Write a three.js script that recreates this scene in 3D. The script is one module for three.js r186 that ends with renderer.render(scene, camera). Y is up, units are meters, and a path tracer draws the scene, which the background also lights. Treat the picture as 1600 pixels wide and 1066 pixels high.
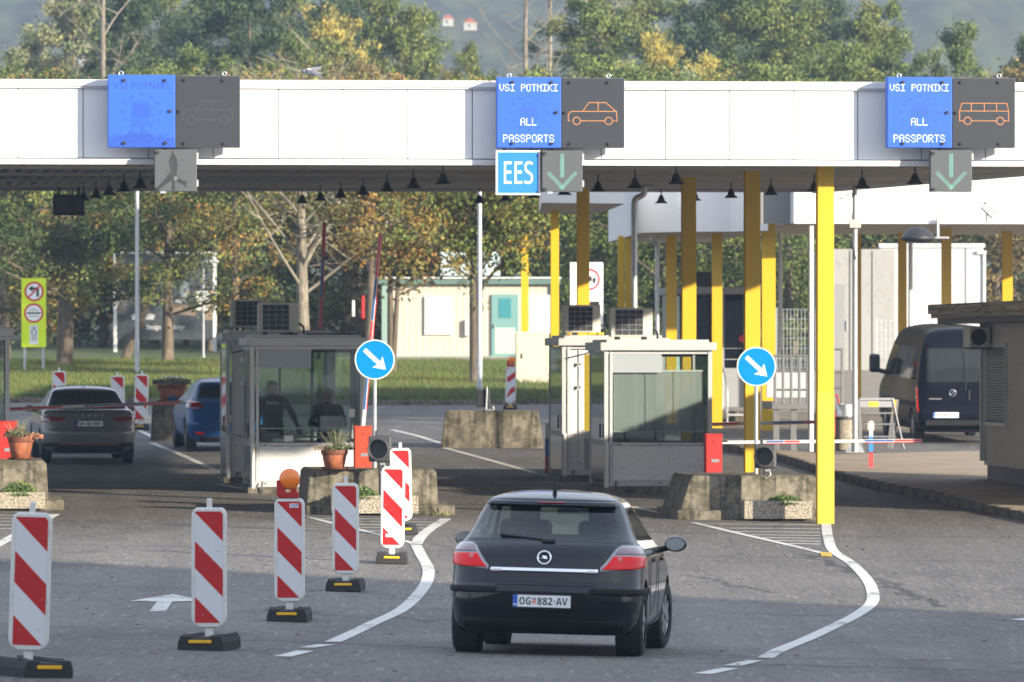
import * as THREE from 'three';
import { RoundedBoxGeometry } from 'three/addons/geometries/RoundedBoxGeometry.js';
import { mergeGeometries, mergeVertices, toCreasedNormals } from 'three/addons/utils/BufferGeometryUtils.js';
import { Brush, Evaluator, SUBTRACTION } from 'three-bvh-csg';

// ---------------------------------------------------------------- camera, sky, sun, exposure
const F = 10500, EYE = 2.55, HZ = 550;               // focal length in photo pixels, eye height, horizon row
const scene = new THREE.Scene();
const camera = new THREE.PerspectiveCamera(2 * Math.atan(533 / F) * 180 / Math.PI, 1600 / 1066, 1, 6000);
camera.position.set(0, EYE, 0);
camera.rotation.x = Math.atan((HZ - 533) / F);
camera.focus = 76; camera.userData.fStop = 6.3;
const renderer = new THREE.WebGLRenderer({ antialias: true });
renderer.toneMapping = THREE.LinearToneMapping;
renderer.toneMappingExposure = 2.7;
renderer.shadowMap.enabled = true;
const SUN_AZ = 50 * Math.PI / 180, SUN_EL = 14.9 * Math.PI / 180;
const sunDir = new THREE.Vector3(Math.sin(SUN_AZ) * Math.cos(SUN_EL), Math.sin(SUN_EL), Math.cos(SUN_AZ) * Math.cos(SUN_EL));
{
  const w = 512, h = 256, d = new Float32Array(w * h * 4);
  for (let j = 0; j < h; j++) for (let i = 0; i < w; i++) {
    const phi = ((i + .5) / w - .5) * 2 * Math.PI, th = ((j + .5) / h - .5) * Math.PI;
    const y = Math.sin(th), x = Math.cos(th) * Math.cos(phi), z = Math.cos(th) * Math.sin(phi);
    const e = Math.max(y, 0), k = Math.pow(1 - e, 2.6);
    const c = x * sunDir.x + y * sunDir.y + z * sunDir.z;
    const glow = .55 * Math.pow(Math.max(c, 0), 6) + .9 * Math.pow(Math.max(c, 0), 60);
    const band = .5 + .5 * Math.sin(7 * x + 3 * z + 2.5 * Math.sin(5 * y + 2 * x)) * Math.sin(9 * y + 1.7 * z - x);
    const veil = .16 * band * (1 - k);
    const r = .42 + .48 * k + veil + glow * .95, g = .51 + .40 * k + veil + glow * .85, b = .70 + .22 * k + veil * .8 + glow * .66;
    const o = (j * w + i) * 4; d[o] = r; d[o + 1] = g; d[o + 2] = b; d[o + 3] = 1;
  }
  const sky = new THREE.DataTexture(d, w, h, THREE.RGBAFormat, THREE.FloatType);
  sky.mapping = THREE.EquirectangularReflectionMapping; sky.magFilter = THREE.LinearFilter; sky.minFilter = THREE.LinearFilter; sky.needsUpdate = true;
  scene.background = sky; scene.environment = sky;
  scene.backgroundIntensity = .64; scene.environmentIntensity = .64;
}
const sun = new THREE.DirectionalLight(0xffffff, 5);
sun.color.setRGB(1, .885, .71);
sun.position.copy(sunDir).multiplyScalar(220).add(new THREE.Vector3(0, 0, -110));
sun.target.position.set(0, 0, -110); scene.add(sun.target);
sun.castShadow = true; sun.shadow.radius = 1.4; sun.shadow.mapSize.set(4096, 4096);
Object.assign(sun.shadow.camera, { left: -80, right: 80, top: 60, bottom: -60, near: 1, far: 600 });
scene.add(sun);
scene.fog = new THREE.FogExp2(0xa4bde0, 0.00033);

// ---------------------------------------------------------------- helpers
let seed = 12345;
const rnd = () => { seed = (seed * 1664525 + 1013904223) >>> 0; return seed / 4294967296; };
const rr = (a, b) => a + (b - a) * rnd();
const PI = Math.PI, R = d => d * PI / 180, PHI = R(4.8);           // the plaza lies turned by PHI
const V = (x, y, z) => new THREE.Vector3(x, y, z);
const lerp = (a, b, t) => a + (b - a) * t, clamp = (x, a, b) => Math.min(b, Math.max(a, x));
const smooth = (a, b, x) => { const t = clamp((x - a) / (b - a), 0, 1); return t * t * (3 - 2 * t); };
function curve(xs, ys) {                              // monotone cubic through points
  const n = xs.length, d = [], m = [];
  for (let i = 0; i < n - 1; i++) d.push((ys[i + 1] - ys[i]) / (xs[i + 1] - xs[i]));
  m[0] = d[0]; m[n - 1] = d[n - 2];
  for (let i = 1; i < n - 1; i++) m[i] = d[i - 1] * d[i] <= 0 ? 0 : 2 * d[i - 1] * d[i] / (d[i - 1] + d[i]);
  return x => {
    if (x <= xs[0]) return ys[0]; if (x >= xs[n - 1]) return ys[n - 1];
    let i = 0; while (x > xs[i + 1]) i++;
    const h = xs[i + 1] - xs[i], t = (x - xs[i]) / h, t2 = t * t, t3 = t2 * t;
    return (2 * t3 - 3 * t2 + 1) * ys[i] + (t3 - 2 * t2 + t) * h * m[i] + (-2 * t3 + 3 * t2) * ys[i + 1] + (t3 - t2) * h * m[i + 1];
  };
}
// ground height: a shallow sag before the canopy, then uphill; it falls a little to the right
const prof = curve([-60, 0, 30, 50.7, 58, 67, 76, 85, 95, 103, 115, 131, 150, 170, 206, 260, 400, 700], [.5, .42, .26, .08, -.03, -.14, -.17, -.13, -.05, 0, .17, .42, .84, 1.32, 2.31, 3.3, 5, 7]);
const cross = curve([0, 72, 100, 140, 200, 700], [.024, .024, .012, .001, .0, 0]);
const gh = (x, Z) => prof(Z) - cross(Z) * clamp(x + 2.5, -14, 14);
const at = (px, py, Z) => V((px - 800) / F * Z, EYE + (HZ - py) / F * Z, -Z);
const X = (px, Z) => (px - 800) / F * Z;
const Yh = (py, Z) => EYE + (HZ - py) / F * Z;
function ong(px, py, lift = 0) {                      // where a line of sight meets the ground
  let a = 30, b = 400;
  const g = Z => Yh(py, Z) - gh(X(px, Z), Z);
  let Z = a; while (Z < b && g(Z) > 0) Z += 1;
  let lo = Z - 1, hi = Z; for (let i = 0; i < 24; i++) { const m = (lo + hi) / 2; g(m) > 0 ? lo = m : hi = m; }
  const x = X(px, hi); return V(x, gh(x, hi) + lift, -hi);
}
const gy = p => gh(p.x, -p.z);
function finish(g) {
  let q = g.index ? g.toNonIndexed() : g;
  for (const k of Object.keys(q.attributes)) if (!['position', 'normal', 'uv', 'color'].includes(k)) q.deleteAttribute(k);
  if (!q.attributes.normal) q.computeVertexNormals();
  if (!q.attributes.uv) q.setAttribute('uv', new THREE.BufferAttribute(new Float32Array(q.attributes.position.count * 2), 2));
  q.groups = []; return q;
}
function merge(list) {
  list = (Array.isArray(list) ? list : [list]).map(finish);
  if (list.some(g => g.attributes.color)) for (const g of list) if (!g.attributes.color) g.setAttribute('color', new THREE.BufferAttribute(new Float32Array(g.attributes.position.count * 3).fill(1), 3));
  return list.length === 1 ? list[0] : mergeGeometries(list);
}
const names = {};
function numbered(n) { names[n] = (names[n] || 0) + 1; return names[n] === 1 ? n : n + '_' + String(names[n] - 1).padStart(3, '0'); }
function part(name, geos, mat, parent) {
  const m = new THREE.Mesh(merge(geos), mat); m.name = name; m.castShadow = m.receiveShadow = true; parent.add(m); return m;
}
function thing(name, label, category, p = V(0, 0, 0), turn = 0, group) {
  const o = new THREE.Group(); o.name = numbered(name); o.position.copy(p); o.rotation.y = turn;
  o.userData = { label, category }; if (group) o.userData.group = group; scene.add(o); return o;
}
function single(name, label, category, geos, mat, p, turn = 0, group) {
  const m = part(numbered(name), geos, mat, scene); if (p) m.position.copy(p); m.rotation.y = turn;
  m.userData = { label, category }; if (group) m.userData.group = group; return m;
}
function struct(name, geos, mat, kind = 'structure') { const m = part(numbered(name), geos, mat, scene); m.userData.kind = kind; return m; }
function dup(o, label, p, turn) {
  const c = o.clone(); c.name = numbered(o.name.replace(/_\d\d\d$/, '')); c.userData = { ...o.userData, label };
  if (p) c.position.copy(p); if (turn !== undefined) c.rotation.y = turn; scene.add(c); return c;
}
const T = (g, x = 0, y = 0, z = 0, rx = 0, ry = 0, rz = 0) => { if (rx || ry || rz) g.applyMatrix4(new THREE.Matrix4().makeRotationFromEuler(new THREE.Euler(rx, ry, rz))); return g.translate(x, y, z); };
const box = (w, h, d, x = 0, y = 0, z = 0, rx = 0, ry = 0, rz = 0) => T(new THREE.BoxGeometry(w, h, d), x, y, z, rx, ry, rz);
const rbox = (w, h, d, x = 0, y = 0, z = 0, r = .01, rx = 0, ry = 0, rz = 0) => T(new RoundedBoxGeometry(w, h, d, 2, Math.min(r, w * .49, h * .49, d * .49)), x, y, z, rx, ry, rz);
const cyl = (r0, r1, h, x = 0, y = 0, z = 0, seg = 16, rx = 0, ry = 0, rz = 0) => T(new THREE.CylinderGeometry(r1, r0, h, seg), x, y, z, rx, ry, rz);   // r0 below, r1 above
const lathe = (pts, seg = 20) => new THREE.LatheGeometry(pts.map(p => new THREE.Vector2(p[0], p[1])), seg);
const tube = (pts, r, seg = 6, n) => new THREE.TubeGeometry(new THREE.CatmullRomCurve3(pts), n || pts.length * 5, r, seg);
function bar(a, b, r, seg = 8, r1 = r) {
  const d = b.clone().sub(a), g = new THREE.CylinderGeometry(r1, r, d.length(), seg, 1);
  g.applyQuaternion(new THREE.Quaternion().setFromUnitVectors(V(0, 1, 0), d.normalize())); const m = a.clone().add(b).multiplyScalar(.5); return g.translate(m.x, m.y, m.z);
}
function extr(pts, depth, bevel = 0) {                // polygon in x,y pushed along +z
  const s = new THREE.Shape(pts.map(p => new THREE.Vector2(p[0], p[1])));
  return new THREE.ExtrudeGeometry(s, { depth, bevelEnabled: bevel > 0, bevelSize: bevel, bevelThickness: bevel, bevelOffset: -bevel, bevelSegments: 2, curveSegments: 16 });
}
function boxUV(g, s = 1) {                            // uv in metres from the dominant direction
  g = g.index ? g.toNonIndexed() : g; const p = g.attributes.position, n = g.attributes.normal, uv = new Float32Array(p.count * 2);
  for (let i = 0; i < p.count; i++) {
    const ax = Math.abs(n.getX(i)), ay = Math.abs(n.getY(i)), az = Math.abs(n.getZ(i));
    const [u, v] = ax > ay && ax > az ? [p.getZ(i), p.getY(i)] : ay > az ? [p.getX(i), p.getZ(i)] : [p.getX(i), p.getY(i)];
    uv[i * 2] = u * s; uv[i * 2 + 1] = v * s;
  }
  g.setAttribute('uv', new THREE.BufferAttribute(uv, 2)); return g;
}
function quadGrid(nu, nv, fn, closeU = false) {      // fn(u,v) -> Vector3 ; smooth normals
  const pos = [], uv = [], idx = [];
  for (let j = 0; j <= nv; j++) for (let i = 0; i <= nu; i++) { const p = fn(i / nu, j / nv); pos.push(p.x, p.y, p.z); uv.push(i / nu, j / nv); }
  for (let j = 0; j < nv; j++) for (let i = 0; i < nu; i++) { const a = j * (nu + 1) + i, b = a + 1, c = a + nu + 1, d = c + 1; idx.push(a, b, d, a, d, c); }
  const g = new THREE.BufferGeometry(); g.setAttribute('position', new THREE.Float32BufferAttribute(pos, 3)); g.setAttribute('uv', new THREE.Float32BufferAttribute(uv, 2)); g.setIndex(idx); g.computeVertexNormals(); return g;
}
// noise
const HASH = new Float32Array(65536); { let s = 777; for (let i = 0; i < 65536; i++) { s = (s * 1664525 + 1013904223) >>> 0; HASH[i] = s / 4294967296; } }
const hsh = (x, y, k = 0) => HASH[((x * 73 + y * 3181 + k * 7919) ^ (x * y * 31 + y * 17)) & 65535];
function vnoise(x, y, per = 0, k = 0) {
  const x0 = Math.floor(x), y0 = Math.floor(y), fx = x - x0, fy = y - y0, w = v => per ? ((v % per) + per) % per : v;
  const u = fx * fx * (3 - 2 * fx), v = fy * fy * (3 - 2 * fy), a = hsh(w(x0), w(y0), k), b = hsh(w(x0 + 1), w(y0), k), c = hsh(w(x0), w(y0 + 1), k), d = hsh(w(x0 + 1), w(y0 + 1), k);
  return a + (b - a) * u + (c - a) * v + (a - b - c + d) * u * v;
}
const fbm = (x, y, oct = 4, per = 0, k = 0) => { let s = 0, a = .5, t = 0; for (let i = 0; i < oct; i++) { s += a * vnoise(x, y, per, k + i); t += a; a *= .5; x *= 2; y *= 2; per *= 2; } return s / t; };
const enc = v => { v = clamp(v, 0, 1); return 255 * (v <= .0031308 ? 12.92 * v : 1.055 * Math.pow(v, 1 / 2.4) - .055); };
function dataTex(w, h, fn, srgb = true, repeat) {     // fn(u,v,i,j) -> linear [r,g,b] or grey
  const d = new Uint8Array(w * h * 4);
  for (let j = 0; j < h; j++) for (let i = 0; i < w; i++) {
    let c = fn(i / w, j / h, i, j); if (typeof c === 'number') c = [c, c, c]; const o = (j * w + i) * 4;
    for (let k = 0; k < 3; k++) d[o + k] = srgb ? enc(c[k]) : 255 * clamp(c[k], 0, 1); d[o + 3] = 255;
  }
  const t = new THREE.DataTexture(d, w, h); t.magFilter = t.minFilter = THREE.LinearFilter; t.wrapS = t.wrapT = THREE.RepeatWrapping;
  if (srgb) t.colorSpace = THREE.SRGBColorSpace; if (repeat) t.repeat.set(repeat, repeat); t.needsUpdate = true; return t;
}
function canvasTex(w, h, draw) {
  const c = document.createElement('canvas'); c.width = w; c.height = h; const x = c.getContext('2d'); draw(x, w, h);
  const t = new THREE.CanvasTexture(c); t.colorSpace = THREE.SRGBColorSpace; return t;
}
const lin = (r, g, b) => new THREE.Color().setRGB(r, g, b);
const mat = (c, rough = .6, o = {}) => new THREE.MeshStandardMaterial({ color: Array.isArray(c) ? lin(...c) : c, roughness: rough, side: THREE.DoubleSide, ...o });
const phys = (c, rough = .4, o = {}) => new THREE.MeshPhysicalMaterial({ color: Array.isArray(c) ? lin(...c) : c, roughness: rough, side: THREE.DoubleSide, ...o });

// ---------------------------------------------------------------- materials
const tConc = dataTex(512, 512, (u, v) => { const run = smooth(.5, .75, fbm(u * 40, v * 3, 3, 0, 40)) * .35;
  const a = fbm(u * 6, v * 6, 5, 6), b = fbm(u * 24, v * 24, 3, 24, 9), c = vnoise(u * 200, v * 200, 200, 3);
  let k = .70 + .7 * (a - .5) + .6 * (b - .5) + .4 * (c - .5) - run; const m = smooth(.42, .70, fbm(u * 7 + 3, v * 7, 6, 7, 21)), l = smooth(.66, .74, fbm(u * 38, v * 38, 3, 38, 60));
  return [k * (1 - .55 * m) + .25 * l, k * (.96 - .52 * m) + .25 * l, k * (.88 - .56 * m) + .2 * l];
});
const bConc = dataTex(256, 256, (u, v) => .5 + .5 * (fbm(u * 24, v * 24, 3, 24) - .5) + .4 * (vnoise(u * 90, v * 90, 90) - .5), false);
const tAgg = dataTex(256, 256, (u, v) => { const n = vnoise(u * 64, v * 64, 64, 4), q = vnoise(u * 128, v * 128, 128, 8); const k = .35 + .75 * smooth(.35, .75, n) * (.6 + .5 * q); return [k, k * .95, k * .84]; });
const bAgg = dataTex(256, 256, (u, v) => smooth(.3, .7, vnoise(u * 64, v * 64, 64, 4)), false);
const tWorn = dataTex(512, 512, (u, v) => { const a = fbm(u * 5, v * 5, 5, 5, 2), c = vnoise(u * 120, v * 120, 120, 5), s = smooth(.58, .8, fbm(u * 30, v * 30, 3, 30, 6)); const k = .96 - .16 * Math.abs(a - .5) - .06 * c - .14 * s; return [k, k * .995, k * .98]; });
const tPaintRoad = dataTex(512, 512, (u, v) => { const c = fbm(u * 60, v * 60, 3, 60, 5), a = fbm(u * 6, v * 6, 4, 6, 1); const w = smooth(.6, .76, c * .6 + a * .42); const k = .92 - .14 * a; return [lerp(k, .17, w), lerp(k * .98, .16, w), lerp(k * .94, .15, w)]; });
const tGalv = dataTex(256, 256, (u, v) => { const k = .8 + .3 * (vnoise(u * 30, v * 30, 30, 2) - .5) + .3 * (vnoise(u * 11, v * 11, 11, 3) - .5); return [k, k, k]; });
const tBark = dataTex(256, 512, (u, v) => { const a = fbm(u * 20, v * 5, 4, 0, 3), b = fbm(u * 6, v * 12, 3, 0, 7); const k = .45 + .8 * (a - .5) + .5 * (b - .5); return [k + .15, k + .12, k + .07]; });
const M = {
  white: mat([.66, .67, .67], .5, { map: tWorn }), whiteDull: mat([.66, .66, .64], .6, { map: tWorn }),
  fascia: phys([.70, .71, .72], .5), trim: mat([.60, .61, .63], .4),
  alu: mat([.50, .51, .525], .42, { metalness: .1, map: tWorn }), aluDark: mat([.30, .31, .33], .4, { metalness: .3 }),
  mirrorAlu: mat([.34, .35, .36], .16, { metalness: .85 }),
  soffit: mat([.48, .46, .43], .7, { map: tWorn }), black: mat([.018, .019, .022], .5), rubber: mat([.022, .022, .024], .85), dark: mat([.05, .052, .058], .55),
  yellow: phys([.64, .405, .008], .42, { clearcoat: .25, clearcoatRoughness: .4, map: tWorn }),
  galv: mat([.55, .57, .60], .42, { metalness: .55, map: tGalv }), steel: mat([.62, .63, .65], .25, { metalness: .8 }),
  conc: mat([.205, .188, .155], .92, { map: tConc, bumpMap: bConc, bumpScale: .006 }), concPale: mat([.62, .59, .53], .92, { map: tConc, bumpMap: bConc, bumpScale: .004 }),
  agg: mat([.52, .48, .42], .95, { map: tAgg, bumpMap: bAgg, bumpScale: .008 }),
  red: mat([.36, .008, .005], .65), orange: mat([.46, .036, .006], .65), terra: mat([.40, .13, .06], .75, { map: tConc }),
  beaconWhite: mat([.70, .71, .69], .5, { map: tWorn }), lampOrange: phys([.85, .19, .008], .22, { clearcoat: .6 }),
  roadPaint: mat([.62, .62, .60], .75, { map: tPaintRoad }), roadYellow: mat([.60, .40, .04], .75, { map: tPaintRoad }),
  glass: phys([.82, .86, .845], .01, { transmission: 1, thickness: 0, ior: 1.3 }), glassDark: phys([.10, .12, .12], .02, { transmission: 1, thickness: 0, ior: 1.5 }), glassCar: phys([.62, .72, .68], .02, { transmission: 1, thickness: 0, ior: 1.5 }),
  bark: mat([.20, .165, .125], .9, { map: tBark }), barkPale: mat([.34, .31, .26], .85, { map: tBark }),
  soil: mat([.07, .05, .035], .95), acGrille: mat([.02, .021, .023], .5), acBody: mat([.58, .56, .51], .5, { map: tWorn }),
  redStripe: mat([.58, .022, .025], .4), blueStripe: mat([.02, .10, .33], .4),
};
// ---------------------------------------------------------------- ground
const RX0 = -16, RX1 = 16, RZ0 = 40, RZ1 = 176;
{
  // one colour map for the whole carriageway: aggregate, patches, oil, tyre lanes and cracks
  const W = 2048, H = 2048, crack = new Float32Array(W * H);
  const put = (x, Z, w, a) => { const i0 = (x - RX0) / (RX1 - RX0) * W, j0 = (Z - RZ0) / (RZ1 - RZ0) * H, wi = w / (RX1 - RX0) * W, wj = Math.max(.6, w / (RZ1 - RZ0) * H); for (let j = Math.floor(j0 - wj); j <= j0 + wj; j++) for (let i = Math.floor(i0 - wi); i <= i0 + wi; i++) if (i >= 0 && j >= 0 && i < W && j < H) crack[j * W + i] = Math.max(crack[j * W + i], a); };
  const crk = (x0, z0, x1, z1, wob, w, a) => { const n = 500; for (let i = 0; i <= n; i++) { const t = i / n; if (vnoise(t * 14 + x0, z0, 0, 3) < .16) continue; put(lerp(x0, x1, t) + wob * .35 * (fbm(t * 14, z0, 3, 0, 5) - .5), lerp(z0, z1, t) + wob * (fbm(t * 9, x0 + z0, 4, 0, 2) - .5) * 3, w * 1.7 * (.6 + .8 * vnoise(t * 40, z0)), a); } };
  for (const [x0, z0, x1, z1, wob, w, a] of [[-6, 61.2, 7, 59.4, .5, .02, .75], [1.5, 58, 7, 57, .4, .03, .8], [-7, 64, 0, 64.8, .6, .015, .5], [-8, 77, 2, 76, .6, .016, .5], [2.2, 73, 8, 72, .7, .014, .5], [-8, 90.5, 9, 89.5, .5, .02, .6], [-9, 99, 9, 98, .6, .03, .7], [-9, 109, 9, 110, .5, .03, .7], [-10, 118, 9, 119, .6, .04, .7], [3.9, 92, 4.9, 76, 1.4, .03, .8], [4.6, 84, 4.7, 78, .9, .03, .7], [2.2, 83.5, 3.1, 79, .9, .02, .7], [-2.2, 70, -.5, 68, .8, .015, .6], [-12, 129, 6, 130, .5, .03, .6], [-4.6, 105, 2, 86, .8, .02, .4], [-12, 146, 10, 147, .5, .03, .6], [-12, 159, 3, 158.6, .5, .03, .6]]) crk(x0, z0, x1, z1, wob, w, a);
  const lanes = [curve([45, 60, 75, 90, 104, 140], [.0, .35, .95, .95, .5, -2.2]), curve([45, 60, 80, 104, 131, 160], [-4.4, -4.6, -4.9, -6.2, -8.4, -10]), curve([45, 60, 80, 104, 131, 160], [4.6, 5.0, 6.1, 6.4, 5.4, 4]), curve([45, 104, 131, 160], [3.2, .6, -4.6, -6])];
  const map = dataTex(W, H, (u, v, i, j) => {
    const x = lerp(RX0, RX1, u), Z = lerp(RZ0, RZ1, v);
    const big = fbm(x * .22 + 7, Z * .10, 4, 0, 1), mid = fbm(x * .9, Z * .35, 4, 0, 11), sp = hsh(i, j, 3), sp2 = vnoise(x * 14, Z * 9, 0, 5);
    let k = .112 + .05 * (big - .5) + .044 * (mid - .5) + .036 * (sp2 - .5) + .044 * (sp - .5);
    const pat = smooth(.50, .58, fbm(x * .16 + 31, Z * .055 + 4, 3, 0, 17)); k *= 1 - .16 * pat;
    const s3 = hsh(i >> 2, j >> 2, 13), s4 = hsh(i >> 1, j >> 3, 17); k += .018 * (s3 - .5) + .03 * (s4 - .5); if (s4 > .985) k += .06; if (s3 > .992) k *= .45; if (sp > .985) k += .11; if (sp < .012) k *= .5;
    const stain = smooth(.60, .74, fbm(x * .55 + 3, Z * .16, 4, 0, 33)); k *= 1 - .30 * stain;
    const old = smooth(92, 104, Z + 5 * (big - .5)) * .10; k *= 1 - old;
    for (let q = 0; q < 4; q++) { const d = Math.abs(x - lanes[q](Z) - .3 * (big - .5)), tr = Math.exp(-Math.pow((d - .76) / .2, 2)), oil = Math.exp(-Math.pow(d / .26, 2)) * smooth(80, 112, Z); k *= 1 - (.13 + .12 * (mid - .5)) * tr - .28 * oil * smooth(.35, .7, mid); }
    const c = crack[j * W + i]; k *= 1 - .8 * c;
    return [k * 1.10, k, k * .885];
  });
  map.wrapS = map.wrapT = THREE.ClampToEdgeWrapping;
  const bump = dataTex(256, 256, (u, v) => vnoise(u * 110, v * 110, 110) * .7 + .3 * vnoise(u * 40, v * 40, 40, 2), false); bump.repeat.set(16, 60);
  const road = mat([1, 1, 1], .82, { map, bumpMap: bump, bumpScale: .014 });
  const g = quadGrid(80, 272, (u, v) => { const x = lerp(RX0, RX1, u), Z = lerp(RZ0, RZ1, v); return V(x, gh(x, Z), -Z); });
  struct('road', g, road);
  const t2 = dataTex(256, 256, (u, v) => { const k = .75 + .5 * (fbm(u * 8, v * 8, 5, 8) - .5) + .3 * (hsh(u * 256 | 0, v * 256 | 0) - .5); return [k, k * .97, k * .9]; }); t2.repeat.set(60, 90);
  const near = quadGrid(60, 60, (u, v) => { const x = lerp(-170, 170, u), Z = lerp(-160, 176, v); return V(x, gh(x, Z) - .03 - (Math.abs(x) < 16.5 && Z > 38 ? .4 : 0), -Z); });
  struct('asphalt_yard', near, mat([.13, .128, .122], .88, { map: t2 }));
  const t3 = dataTex(256, 256, (u, v) => { const k = .7 + .9 * (fbm(u * 10, v * 10, 5, 10) - .5); return [k * .9, k, k * .5]; }); t3.repeat.set(80, 80);
  const far = quadGrid(60, 80, (u, v) => { const x = lerp(-500, 500, u), Z = lerp(170, 1100, v * v); return V(x, gh(x, Z) - .06 + (Z > 700 ? (Z - 700) * .10 : 0), -Z); });
  struct('terrain', far, mat([.10, .12, .05], .95, { map: t3 }));
  // wooded hill far behind
  const t4 = dataTex(256, 256, (u, v) => { const k = .55 + 1.3 * (fbm(u * 20, v * 20, 5, 20) - .5), w = fbm(u * 7, v * 7, 3, 7, 9); return [k * lerp(.6, 1.1, w), k * .85, k * .5]; }); t4.repeat.set(26, 8);
  const hill = quadGrid(200, 60, (u, v) => { const x = lerp(-700, 700, u), Z = lerp(760, 1900, v); return V(x, 2 + 300 * Math.pow(v, 1.25) + (14 * fbm(u * 60, v * 14, 4) + 40 * fbm(u * 5, v * 2, 2)) * smooth(0, .12, v), -Z); });
  struct('wooded_hill', hill, mat([.085, .10, .05], .95, { map: t4 }));
}
// lawns behind their kerbs
function sheet(pts, lift, drop) {                    // polygon over the ground (x,Z), raised by lift, with side faces down by drop
  const s = new THREE.Shape(pts.map(p => new THREE.Vector2(p[0], p[1]))), g0 = new THREE.ShapeGeometry(s, 1);
  let g = g0.toNonIndexed();
  // subdivide so that it follows the ground
  for (let k = 0; k < 3; k++) { const p = g.attributes.position, out = []; for (let i = 0; i < p.count; i += 3) { const a = V().fromBufferAttribute(p, i), b = V().fromBufferAttribute(p, i + 1), c = V().fromBufferAttribute(p, i + 2); const ab = a.clone().lerp(b, .5), bc = b.clone().lerp(c, .5), ca = c.clone().lerp(a, .5); for (const t of [[a, ab, ca], [ab, b, bc], [ca, bc, c], [ab, bc, ca]]) for (const q of t) out.push(q.x, q.y, q.z); } g = new THREE.BufferGeometry(); g.setAttribute('position', new THREE.Float32BufferAttribute(out, 3)); }
  const p = g.attributes.position, uv = []; for (let i = 0; i < p.count; i++) { const x = p.getX(i), Z = p.getY(i); p.setXYZ(i, x, gh(x, Z) + lift, -Z); uv.push(x, Z); }
  g.setAttribute('uv', new THREE.Float32BufferAttribute(uv, 2)); g = mergeVertices(g); g.computeVertexNormals();
  if (g.attributes.normal.getY(0) < 0) { const ix = g.index.array; for (let i = 0; i < ix.length; i += 3) { const t = ix[i]; ix[i] = ix[i + 1]; ix[i + 1] = t; } g.computeVertexNormals(); }
  const list = [g];
  if (drop) { const side = []; pts.forEach((a, i) => { const b = pts[(i + 1) % pts.length]; const y = (q, d) => V(q[0], gh(q[0], q[1]) + lift - d, -q[1]); side.push(quadGrid(4, 1, (u, v) => { const q = [lerp(a[0], b[0], u), lerp(a[1], b[1], u)]; return y(q, v * drop); })); }); list.push(...side); }
  return merge(list);
}
const tGrass = dataTex(512, 512, (u, v, i, j) => { const a = fbm(u * 9, v * 9, 5, 9, 4), s = hsh(i, j, 2); const k = .6 + .7 * (a - .5) + .5 * (s - .5), b = smooth(.55, .7, fbm(u * 14, v * 14, 3, 14, 8)); return [k * lerp(.8, 1.5, b), k, k * .38]; });
tGrass.repeat.set(.25, .12);
M.lawn = mat([.085, .125, .03], .95, { map: tGrass });
const lawnA = [[-30, 172], [-2.6, 166.5], [1.2, 167.5], [2.2, 176], [1.6, 196], [-9, 199], [-30, 199]];
struct('lawn', sheet(lawnA, .11, .3), M.lawn);
const lawnB = [[-40, 203], [-7, 203], [-7, 214], [-40, 216]];
struct('lawn', sheet(lawnB, .10, .3), M.lawn);
{ // grass blades: nobody could count them
  const blade = new THREE.BufferGeometry(), P = [], N = 7;
  for (let i = 0; i < N; i++) { const a = i / N * PI * 2 + i, r = .05 + .05 * hsh(i, 3), l = .09 + .07 * hsh(i, 5), c = Math.cos(a), s = Math.sin(a); P.push(c * r - s * .011, 0, s * r + c * .011, c * r + s * .011, 0, s * r - c * .011, c * (r + .07), l, s * (r + .07)); }
  blade.setAttribute('position', new THREE.Float32BufferAttribute(P, 3)); blade.computeVertexNormals();
  const n = 26000, im = new THREE.InstancedMesh(blade, mat([1, 1, 1], .85), n), m = new THREE.Matrix4(), q = new THREE.Quaternion(), c = new THREE.Color();
  for (let i = 0; i < n; i++) {
    let x, Z; do { x = rr(-16, 1.9); Z = rr(166.8, 198); } while (Z < lerp(172, 166.5, clamp((x + 30) / 27.4, 0, 1)) + .3 || x > 1.2 + (Z - 167.5) * .1);
    m.compose(V(x, gh(x, Z) + .11, -Z), q.setFromAxisAngle(V(0, 1, 0), rnd() * 7), V(1, 1, 1).multiplyScalar(rr(.7, 1.5))); im.setMatrixAt(i, m);
    const t = fbm(x * .6, Z * .3, 3); c.setRGB(lerp(.08, .135, t) * rr(.65, 1.35), lerp(.11, .155, t) * rr(.7, 1.3), .03); im.setColorAt(i, c);
  }
  im.name = 'grass'; im.userData.kind = 'stuff'; im.castShadow = im.receiveShadow = true; scene.add(im);
}
function kerbLine(pts, lift, w, label) {             // separate kerb stones along a line of (x,Z)
  const o = thing('kerb', label, 'kerb'); const c = new THREE.CatmullRomCurve3(pts.map(p => V(p[0], 0, p[1])), false, 'centripetal'), L = c.getLength(), n = Math.round(L / 1.0);
  for (let i = 0; i < n; i++) { const a = c.getPointAt(i / n), b = c.getPointAt((i + 1) / n), mx = (a.x + b.x) / 2, mz = (a.z + b.z) / 2, len = Math.hypot(b.x - a.x, b.z - a.z) - .012;
    const y0 = gh(a.x, a.z), y1 = gh(b.x, b.z); const g = boxUV(rbox(len, lift + .2, w, 0, 0, 0, .012)); const k = part('kerb_stone', g, M.conc, o); k.position.set(mx, (y0 + y1) / 2 + lift / 2 - .1 + rr(-.004, .004), -mz); k.rotation.y = Math.atan2(b.z - a.z, b.x - a.x); k.rotation.z = 0; }
  return o;
}
kerbLine([[-30, 171.9], [-16, 169.2], [-2.6, 166.4], [1.3, 167.4]], .13, .16, 'concrete kerb along the near edge of the lawn');
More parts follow.
